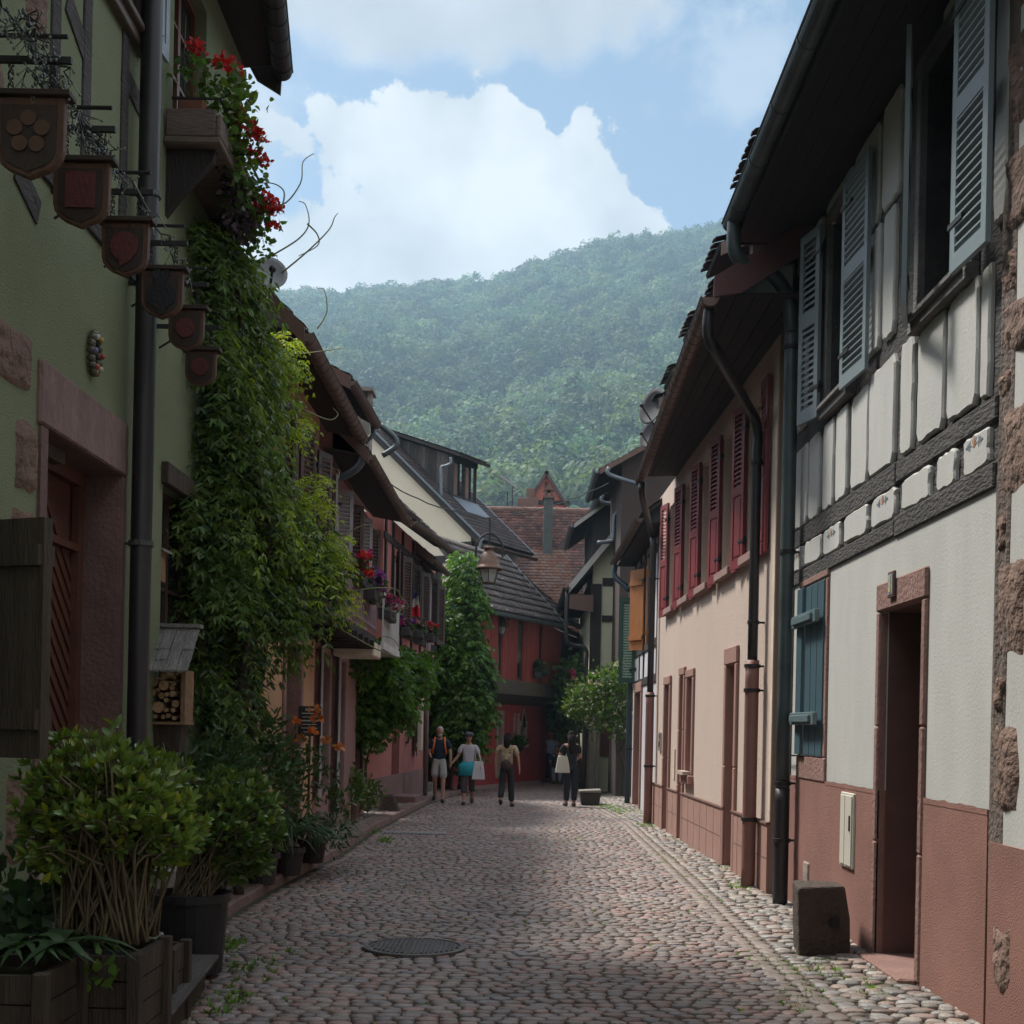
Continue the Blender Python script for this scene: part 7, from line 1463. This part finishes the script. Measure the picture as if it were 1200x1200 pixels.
# street lamps
LBR = mat('lamp_bronze', (.11, .065, .045), .4, .3, 5, .05, metal=.6); LGL = mat('lamp_glass', (.45, .47, .48), .25, .08, 4, 0, spec=.6, trans=.4)
def lamp(u, v, Y, w, label):
    c = at_y(u, v, Y); t = thing('street_lamp', label, 'street lamp', c, 'hanging lanterns over the street'); x, y, z = c; r = w/2
    mb = MB(); mb.lathe([(r*.62, -.0), (r*.60, .01), (r*1.0, r*1.35), (r*.98, r*1.36)], (x, y, z-r*1.35), 6); mb.build('glass', LGL, t)
    mb = MB()
    for i in range(6): a = 2*math.pi*(i+.5)/6; mb.beam((x+r*.62*math.cos(a), y+r*.62*math.sin(a), z-r*1.36), (x+r*1.01*math.cos(a), y+r*1.01*math.sin(a), z), .016, .016)
    mb.lathe([(r*.66, -.02), (r*.66, .01)], (x, y, z-r*1.36), 6); mb.build('frame', LBR, t)
    mb = MB(); mb.lathe([(r*1.28, -.03), (r*1.3, 0), (r*1.12, .03), (r*1.05, .10*r/.24), (r*.9, .22*r/.24), (r*.62, .33*r/.24), (r*.48, .36*r/.24), (r*.46, .42*r/.24), (r*.52, .43*r/.24), (r*.5, .47*r/.24), (r*.1, .5*r/.24)], (x, y, z), 20); mb.build('hood', LBR, t, smooth=True)
    top = z+.5*r/.24; mb = MB(); mb.tube(smooth_path([(x-r*1.25, y, top-.25*r/.24), (x-r*1.15, y, top+.05), (x-r*.5, y, top+.24*r/.24), (x, y, top+.28*r/.24), (x+r*.5, y, top+.24*r/.24), (x+r*1.15, y, top+.05), (x+r*1.25, y, top-.25*r/.24)]), .02, 8)
    mb.tube([(x, y, top-.02), (x, y, top+.62*r/.24)], .018, 8); mb.build('hanger', MATS['iron'], t); return Vector((x, y, top+.62*r/.24))
h1 = lamp(573, 666, 25, .42, 'large hanging lantern with a bronze hood, nearest over the street'); h2 = lamp(587.5, 734, 33, .30, 'smaller hanging lantern in front of the red house')
wire('span_wire', [at_y(455, 566, 22.2), h1, at_y(713, 566, 29.5)], .012, MATS['iron'], 'dark garland cable carrying the large lantern across the street', 'cable', sag=.12, jit=.02)
wire('span_wire', [at_y(515, 735, 31.0), h2, at_y(662, 684, 32.6)], .010, MATS['iron'], 'thin cable carrying the smaller lantern to the green gable house', 'cable', sag=.08)
wire('span_wire', [at_y(640, 730, 36.4), at_y(676, 747, 33.2)], .010, MATS['iron'], 'short dark cable from the red house corner towards the gable house', 'cable', sag=.03)
# flag
p0, p1 = at_y(479, 745, 25.2), at_y(487, 692, 24.6); t = thing('french_flag', 'blue, white and red flag drooping from a short pole on the rose house', 'flag', p0)
mb = MB(); mb.tube([p0, p1], .012, 6); mb.build('pole', mat('pole_white', (.4, .4, .4), .5), t)
cols = ((.02, .035, .16), (.6, .6, .62), (.55, .02, .03)); A = [at_y(486, 692, 24.6), at_y(483, 703, 24.65), at_y(482.5, 714, 24.7)]
# the cloth hangs in folds: three vertical bands fanned from the pole head
pts = lambda b, s: None
for i, cl in enumerate(cols):
    mb = MB(); rows = 8
    topa, topb = at_y(486.5, 690+i*9, 24.6), at_y(487.5, 690+(i+1)*9+2, 24.6)
    L0 = [at_y(486-2.2*i*0-(3 if i else 0)*k/7, 690+12*i+(16 if i < 2 else 18)*k/7, 24.6+.02*math.sin(k*1.7)) for k in range(8)]
    wL = [(0, 3.5), (1.0, 5.5), (2., 7)][i]
    V = []
    for k in range(8):
        f = k/7; v = 689+[0, 10, 20][i]+f*[12, 12, 13][i]; hw0 = [0.8, 2.8, 4.6][i]+f*[2.2, 2.2, 1.2][i]; cxu = 486.5+.2*i
        V.append([at_y(cxu+hw0*q, v+abs(q)*1.5-2*q*(1-f), 24.6+.05*math.sin(q*4+i)) for q in (-1, -.5, 0, .5, 1)])
    for k in range(7):
        for q in range(4): mb.quad(V[k][q], V[k][q+1], V[k+1][q+1], V[k+1][q])
    o = mb.build('band', mat(('flag_blue', 'flag_white', 'flag_red')[i], cl, .8, .05, 3, 0, trans=.2), t, smooth=True); md = o.modifiers.new('s', 'SOLIDIFY'); md.thickness = .004
# ================================================================ PEOPLE
def skin(name, verts, edges, radii, m, parent, sub=2, extra=None, root=0):
    me = bpy.data.meshes.new(name); o = worigin(parent); me.from_pydata([tuple(Vector(v)-o) for v in verts], edges, []); ob = bpy.data.objects.new(name+'_tmp', me); COL.objects.link(ob)
    md = ob.modifiers.new('skin', 'SKIN'); md.use_smooth_shade = True; md.branch_smoothing = .6
    for i, r in enumerate(radii): sv = me.skin_vertices[0].data[i]; sv.radius = r if hasattr(r, '__len__') else (r, r); sv.use_root = (i == root)
    s = ob.modifiers.new('sub', 'SUBSURF'); s.levels = s.render_levels = sub
    bpy.context.view_layer.update(); dg = bpy.context.evaluated_depsgraph_get(); nm = bpy.data.meshes.new_from_object(ob.evaluated_get(dg)); bpy.data.objects.remove(ob)
    if extra:
        bm = bmesh.new(); bm.from_mesh(nm); vs = [bm.verts.new(Vector(v)-o) for v in extra.v]
        for f in extra.f:
            try: q = bm.faces.new([vs[i] for i in f]); q.smooth = True
            except Exception: pass
        bm.to_mesh(nm); bm.free()
    nm.materials.clear(); nm.materials.append(m); r_ = bpy.data.objects.new(name, nm); COL.objects.link(r_); r_.parent = parent; nm.name = name
    return r_
SKINM = mat('skin', (.36, .19, .13), .6, .08, 5, 0); EYE = mat('eye_dark', (.02, .015, .012), .3, 0, 3, 0)
def person(label, loc, face, h, legs, arms, shirt, pants, hair, skinm=SKINM, pant_len='long', sleeve='short', hair_style='short', shoe=(.03, .028, .03), beard=False, shirt_tint=None, w=1., sit=False, cap=None, top_low=0.):
    """legs: ((fwd_knee, fwd_ankle, lift), ...) left,right ; arms: ((elbow offset), (wrist offset)) in body frame"""
    h *= .895; loc = Vector(loc); s = h/1.75; F = Vector((math.sin(face), math.cos(face), 0)); Rt = Vector((F.y, -F.x, 0)); B = lambda x, y, z: loc+Rt*(x*s*w)+F*(y*s)+Vector((0, 0, z*s))
    t = thing('person', label, 'person', loc); hipz = .92 if not sit else .5
    dz = hipz-.92
    pv, wa, ch, nk, hb = B(0, 0, .97+dz), B(0, .0, 1.12+dz), B(0, .01, 1.34+dz), B(0, .0, 1.50+dz), B(0, .02, 1.56+dz)
    V = [pv, wa, ch, nk, hb]; E = [(0, 1), (1, 2), (2, 3), (3, 4)]; Rr = [(.14*s, .105*s), (.125*s, .095*s), (.15*s, .11*s), .056*s, .055*s]
    shV = [B(0, 0, .90+dz), wa, ch, B(0, 0, 1.455+dz)]; shE = [(0, 1), (1, 2), (2, 3)]; shR = [(.178*s, .135*s), (.160*s, .125*s), (.178*s, .13*s), .085*s]; pV = [B(0, 0, 1.08+dz), B(0, 0, .93+dz)]; pE = [(0, 1)]; pR = [(.155*s, .12*s), (.158*s, .125*s)]
    hands = MB(); 
    for sg, lg, ar in ((-1, legs[0], arms[0]), (1, legs[1], arms[1])):
        hp = B(sg*.095, 0, .90+dz); kn = B(sg*.10+sg*lg[3] if len(lg) > 3 else sg*.10, lg[0], lg[4] if len(lg) > 4 else .49+lg[2]*.5); an = B(sg*.10, lg[1], .085+lg[2]); to = B(sg*.115, lg[1]+.15, .035+lg[2]*.55); k = len(V)
        V += [hp, kn, an, to]; E += [(0, k), (k, k+1), (k+1, k+2), (k+2, k+3)]; Rr += [.088*s, .058*s, .042*s, .036*s]
        sh = MB(); heel = B(sg*.10, lg[1]-.05, .05+lg[2]*1.1); mid = B(sg*.105, lg[1]+.05, .05+lg[2]); toe = B(sg*.115, lg[1]+.19, .04+lg[2]*.35)
        sh.tube([heel, heel.lerp(mid, .5), mid, mid.lerp(toe, .6), toe], [.03*s, .046*s, .05*s, .045*s, .026*s], 10); sh.build('shoe', mat('shoe_%d_%d' % (shoe[0]*100, shoe[1]*100), shoe, .6, .1), t, smooth=True)
        k = len(pV); 
        pV += [hp, kn]; pE += [(1, k), (k, k+1)]; pR += [.103*s, .082*s]
        if pant_len == 'long': pV.append(an+Vector((0, 0, .03*s))); pE.append((k+1, k+2)); pR.append(.072*s)
        elif pant_len == 'short': pV[-1] = hp.lerp(kn, .93); pR[-1] = .098*s
        elif pant_len == 'crop': pV.append(kn.lerp(an, .55)); pE.append((k+1, k+2)); pR.append(.075*s)
        so_ = B(sg*.175, 0, 1.425+dz); el = so_+Rt*(ar[0][0]*s)+F*(ar[0][1]*s)+Vector((0, 0, ar[0][2]*s)); wr = el+Rt*(ar[1][0]*s)+F*(ar[1][1]*s)+Vector((0, 0, ar[1][2]*s)); hd_ = (wr-el).normalized(); pm = wr+hd_*.07*s; k = len(V)
        V += [so_, el, wr, pm]; E += [(2, k), (k, k+1), (k+1, k+2), (k+2, k+3)]; Rr += [.055*s, .038*s, .027*s, (.036*s, .02*s)]
        x = Rt if abs(hd_.dot(Rt)) < .8 else F; yv = hd_.cross(x).normalized()
        for q, (o_, l) in enumerate(((-.027, .065), (-.009, .075), (.009, .07), (.026, .055))): b0 = pm+F*(o_*s); hands.tube([b0, b0+hd_*l*.5*s, b0+hd_*l*s+yv*.018*s], [.0095*s, .0085*s, .006*s], 6)
        hands.tube([wr+hd_*.02*s+F*.02*s, wr+hd_*.06*s+F*.05*s, wr+hd_*.1*s+F*.055*s], [.012*s, .010*s, .007*s], 6)
        k = len(shV); shV += [so_, so_.lerp(el, .75 if sleeve == 'short' else 1)]; shE += [(2, k), (k, k+1)]; shR += [.078*s, .066*s]
        if sleeve == 'long': shV.append(wr); shE.append((k+1, k+2)); shR.append(.045*s)
    hc = B(0, .03, 1.632+dz); head = MB(); R3 = Matrix((Rt, F, Vector((0, 0, 1)))).transposed()
    def ell_(mb, c, r, n=14, m_=10, z0=None, fn=None):
        k = len(mb.v); mb.ball((0, 0, 0), r, n, m_)
        for i in range(k, len(mb.v)): v = Vector(mb.v[i]); v = fn(v) if fn else v; mb.v[i] = tuple(c+R3 @ v)
    ell_(head, hc, (.074*s, .094*s, .115*s), fn=lambda v: Vector((v.x*(1 if v.z > 0 else 1+v.z*2.2), v.y*(1 if v.z > 0 else 1+v.z*1.0)+(.008*s if v.z < -.06*s else 0), v.z)))
    ell_(head, hc+F*.095*s-Vector((0, 0, .012*s)), (.013*s, .018*s, .024*s), 8, 6); 
    for sg in (-1, 1): ell_(head, hc+Rt*sg*.076*s, (.01*s, .02*s, .03*s), 8, 6)
    ell_(head, hc+F*.085*s-Vector((0, 0, .055*s)), (.026*s, .01*s, .008*s), 8, 5)
    head.v += []; k = len(head.v)
    for v in hands.v: head.v.append(v)
    head.f += [[i+k for i in f] for f in hands.f]; head.c += hands.c
    skin('body', V, E, Rr, skinm, t, extra=head)
    for sg in (-1, 1): mb = MB(); ell_(mb, hc+F*.082*s+Rt*sg*.03*s+Vector((0, 0, .012*s)), (.012*s, .008*s, .007*s), 8, 5); mb.build('eye', EYE, t, smooth=True)
    skin('shirt', shV, shE, shR, shirt, t); skin('trousers' if pant_len == 'long' else 'shorts', pV, pE, pR, pants, t)
    if hair is not None:
        mb = MB(); ell_(mb, hc+Vector((0, 0, .018*s))-F*.012*s, (.084*s, .102*s, .115*s), fn=lambda v: Vector((v.x, v.y if v.y < .04*s else v.y*.82, max(v.z, -.075*s if v.y < .0 else (.035*s if v.y > .03*s else -.02*s)))))
        if hair_style == 'long':
            mb.tube([hc-F*.05*s+Vector((0, 0, .03*s)), hc-F*.075*s-Vector((0, 0, .1*s)), hc-F*.085*s-Vector((0, 0, .2*s)), hc-F*.085*s-Vector((0, 0, .27*s))], [.085*s, .082*s, .065*s, .02*s], 12)
        elif hair_style == 'verylong': mb.tube([hc-F*.04*s+Vector((0, 0, .03*s)), hc-F*.07*s-Vector((0, 0, .12*s)), hc-F*.1*s-Vector((0, 0, .28*s)), hc-F*.11*s-Vector((0, 0, .42*s))], [.088*s, .09*s, .085*s, .05*s], 12)
        mb.build('hair', hair, t, smooth=True)
    if beard: mb = MB(); ell_(mb, hc+F*.045*s-Vector((0, 0, .075*s)), (.055*s, .055*s, .04*s), 10, 6); mb.build('beard', hair, t, smooth=True)
    return t, B, s
GREYH = mat('grey_hair', (.38, .37, .36), .8); DARKH = mat('dark_hair', (.016, .011, .010), .95, spec=.15); 
# man with orange backpack straps
P = at_z(514, 940, 0); man, B, s = person('grey-haired man in navy T-shirt and pale shorts walking on the left with orange backpack straps', P, math.pi, 1.78, ((.13, .22, .0), (.06, -.22, .06)), (((-.08, .03, -.28), (-.01, .06, -.24)), ((.06, .02, -.28), (-.04, .22, -.06))), mat('navy_cloth', (.012, .025, .045), .9), mat('stone_cloth', (.36, .35, .34), .9), GREYH, pant_len='short', beard=True)
OR = mat('orange_strap', (.65, .16, .03), .7)
for sg in (-1, 1): mb = MB(); mb.tube(smooth_path([B(sg*.11, -.10, 1.44), B(sg*.11, .03, 1.50), B(sg*.12, .125, 1.38), B(sg*.14, .13, 1.25), B(sg*.16, .04, 1.12)]), .018, 8); mb.build('backpack_strap', OR, man, smooth=True)
mb = MB(); q = [B(-.14, -.13, 1.08), B(.14, -.13, 1.08), B(.14, -.26, 1.08), B(-.14, -.26, 1.08)]; mb.hexa(q, [p+Vector((0, 0, .38)) for p in q]); mb.build('backpack', mat('dark_pack', (.03, .03, .035), .8), man, bevel=.04, seg=3)
mb = MB(); c = B(.19, .27, 1.04); mb.ball(c, (.045, .06, .045), 10, 7); mb.build('camera', BLKP, man, smooth=True)
# woman in white top, turquoise wrap
P = at_z(548, 943, 0); wo_, B, s = person('woman in a white top with a turquoise cloth at her waist walking beside the man', P, math.pi, 1.66, ((.05, -.18, .06), (.13, .20, .0)), (((-.11, .0, -.27), (-.02, .08, -.18)), ((.10, .02, -.26), (.13, .08, -.16))), mat('white_cloth', (.42, .42, .46), .9, .25, 40, 0), mat('grey_leggings', (.05, .05, .055), .8), DARKH, pant_len='crop', w=.92)
mb = MB(); mb.lathe([(.17, 0), (.165, .12), (.15, .24)], B(0, 0, .76), 16, sq=.75); mb.lathe([(.19, 0), (.18, .2), (.15, .26)], B(.04, .03, .70), 12, sq=.7); mb.build('waist_cloth', mat('turquoise_cloth', (.02, .30, .36), .85, .15, 20, .2), wo_, smooth=True)
mb = MB(); ang_ = 0; mb.ball(B(0, .03, 1.70), (.10, .12, .06), 12, 8); mb.build('cap', mat('grey_cap', (.06, .065, .075), .8), wo_, smooth=True)
def tote(label, top, w, h, m, name='tote_bag', shoulder=None, d=.09):
    t = thing(name, label, 'bag', top); x, y, z = top; mb = MB(); mb.hexa([(x-w*.58, y-d, z-h), (x+w*.58, y-d, z-h), (x+w*.58, y+d, z-h), (x-w*.58, y+d, z-h)], [(x-w*.38, y-d*.3, z), (x+w*.38, y-d*.3, z), (x+w*.38, y+d*.3, z), (x-w*.38, y+d*.3, z)]); mb.build('sack', m, t, bevel=.04, seg=3)
    if shoulder is not None:
        for sg in (-1, 1): mb = MB(); mb.tube(smooth_path([(x+sg*w*.25, y-d*.3*sg, z-.02), Vector(shoulder)+Vector((sg*.02, 0, 0))]), .010, 6); mb.build('handle', m, t)
    return t
tote('white carrier bag hanging from the shoulder of the woman in turquoise', B(-.27, .08, 1.06), .24, .38, mat('bag_white', (.50, .49, .52), .8, .1), shoulder=B(-.17, .02, 1.44))
# woman in camouflage-like top seen from behind
P = at_z(593, 946, 0); w2, B, s = person('woman seen from behind in a brown and cream patterned blouse and dark trousers', P, R(8), 1.68, ((.02, -.24, .10), (.08, .16, .0)), (((-.09, .0, -.27), (.0, .03, -.25)), ((.09, .0, -.27), (.02, .05, -.25))), mat('patterned_cloth', (.10, .06, .035), .9, .3, 9, 0, col2=(.5, .42, .27)), mat('charcoal_cloth', (.022, .024, .028), .9), DARKH, hair_style='long', w=1.02, shoe=(.02, .02, .02))
mb = MB(); mb.ball(B(.0, -.15, 1.0), (.11, .06, .10), 12, 8); mb.build('hip_bag', mat('brown_bag', (.045, .02, .02), .7), w2, smooth=True)
# woman in black
P = at_z(668, 945, 0); w3, B, s = person('woman in black with long dark hair standing next to the dark trough', P, R(-12), 1.74, ((.0, .0, .0), (.0, .02, .0)), (((-.10, .05, -.26), (.03, .16, -.16)), ((.06, .06, -.27), (-.05, .18, -.1))), mat('black_cloth', (.010, .010, .013), .9), mat('black_trousers', (.012, .014, .022), .9), DARKH, hair_style='verylong', w=.95, shoe=(.09, .05, .04))
tote('cream canvas shoulder bag carried by the woman in black', B(-.21, -.02, 1.18), .27, .36, mat('canvas', (.46, .44, .36), .9, .1), shoulder=B(-.13, 0, 1.44), d=.09)
# people at the lane end
P = at_y(645, 918, 38); P.z = 0; person('white-haired person in a pale blue shirt at the far end of the lane', P, math.pi, 1.68, ((.03, .05, 0), (.0, -.05, 0)), (((-.08, .05, -.26), (.05, .2, -.05)), ((.08, .05, -.26), (-.05, .2, -.05))), mat('pale_blue_cloth', (.32, .38, .5), .9), mat('dark_navy', (.015, .018, .03), .9), GREYH)
P = at_y(652, 922, 37); P.z = 0; ch, B, s = person('dark-haired seated person in pale trousers at the far end of the lane', P, math.pi, 1.62, ((.40, .42, 0, .02, .5), (.40, .42, 0, .02, .5)), (((-.06, .05, -.26), (.03, .2, -.03)), ((.06, .05, -.26), (-.03, .2, -.03))), mat('teal_cloth', (.02, .045, .06), .9), mat('light_denim', (.22, .26, .36), .9), DARKH, sit=True)
t = thing('stool', 'low dark stool under the seated person at the lane end', 'stool', P); q = P+Vector((0, .02, 0)); mb = MB(); mb.box(q.x-.2, q.x+.2, q.y-.2, q.y+.2, .34, .39); mb.build('seat', WOODW, t, bevel=.01)
for a in (-1, 1):
    for b in (-1, 1): mb = MB(); mb.beam((q.x+a*.17, q.y+b*.17, 0), (q.x+a*.15, q.y+b*.15, .34), .04, .04); mb.build('leg', WOODW, t)
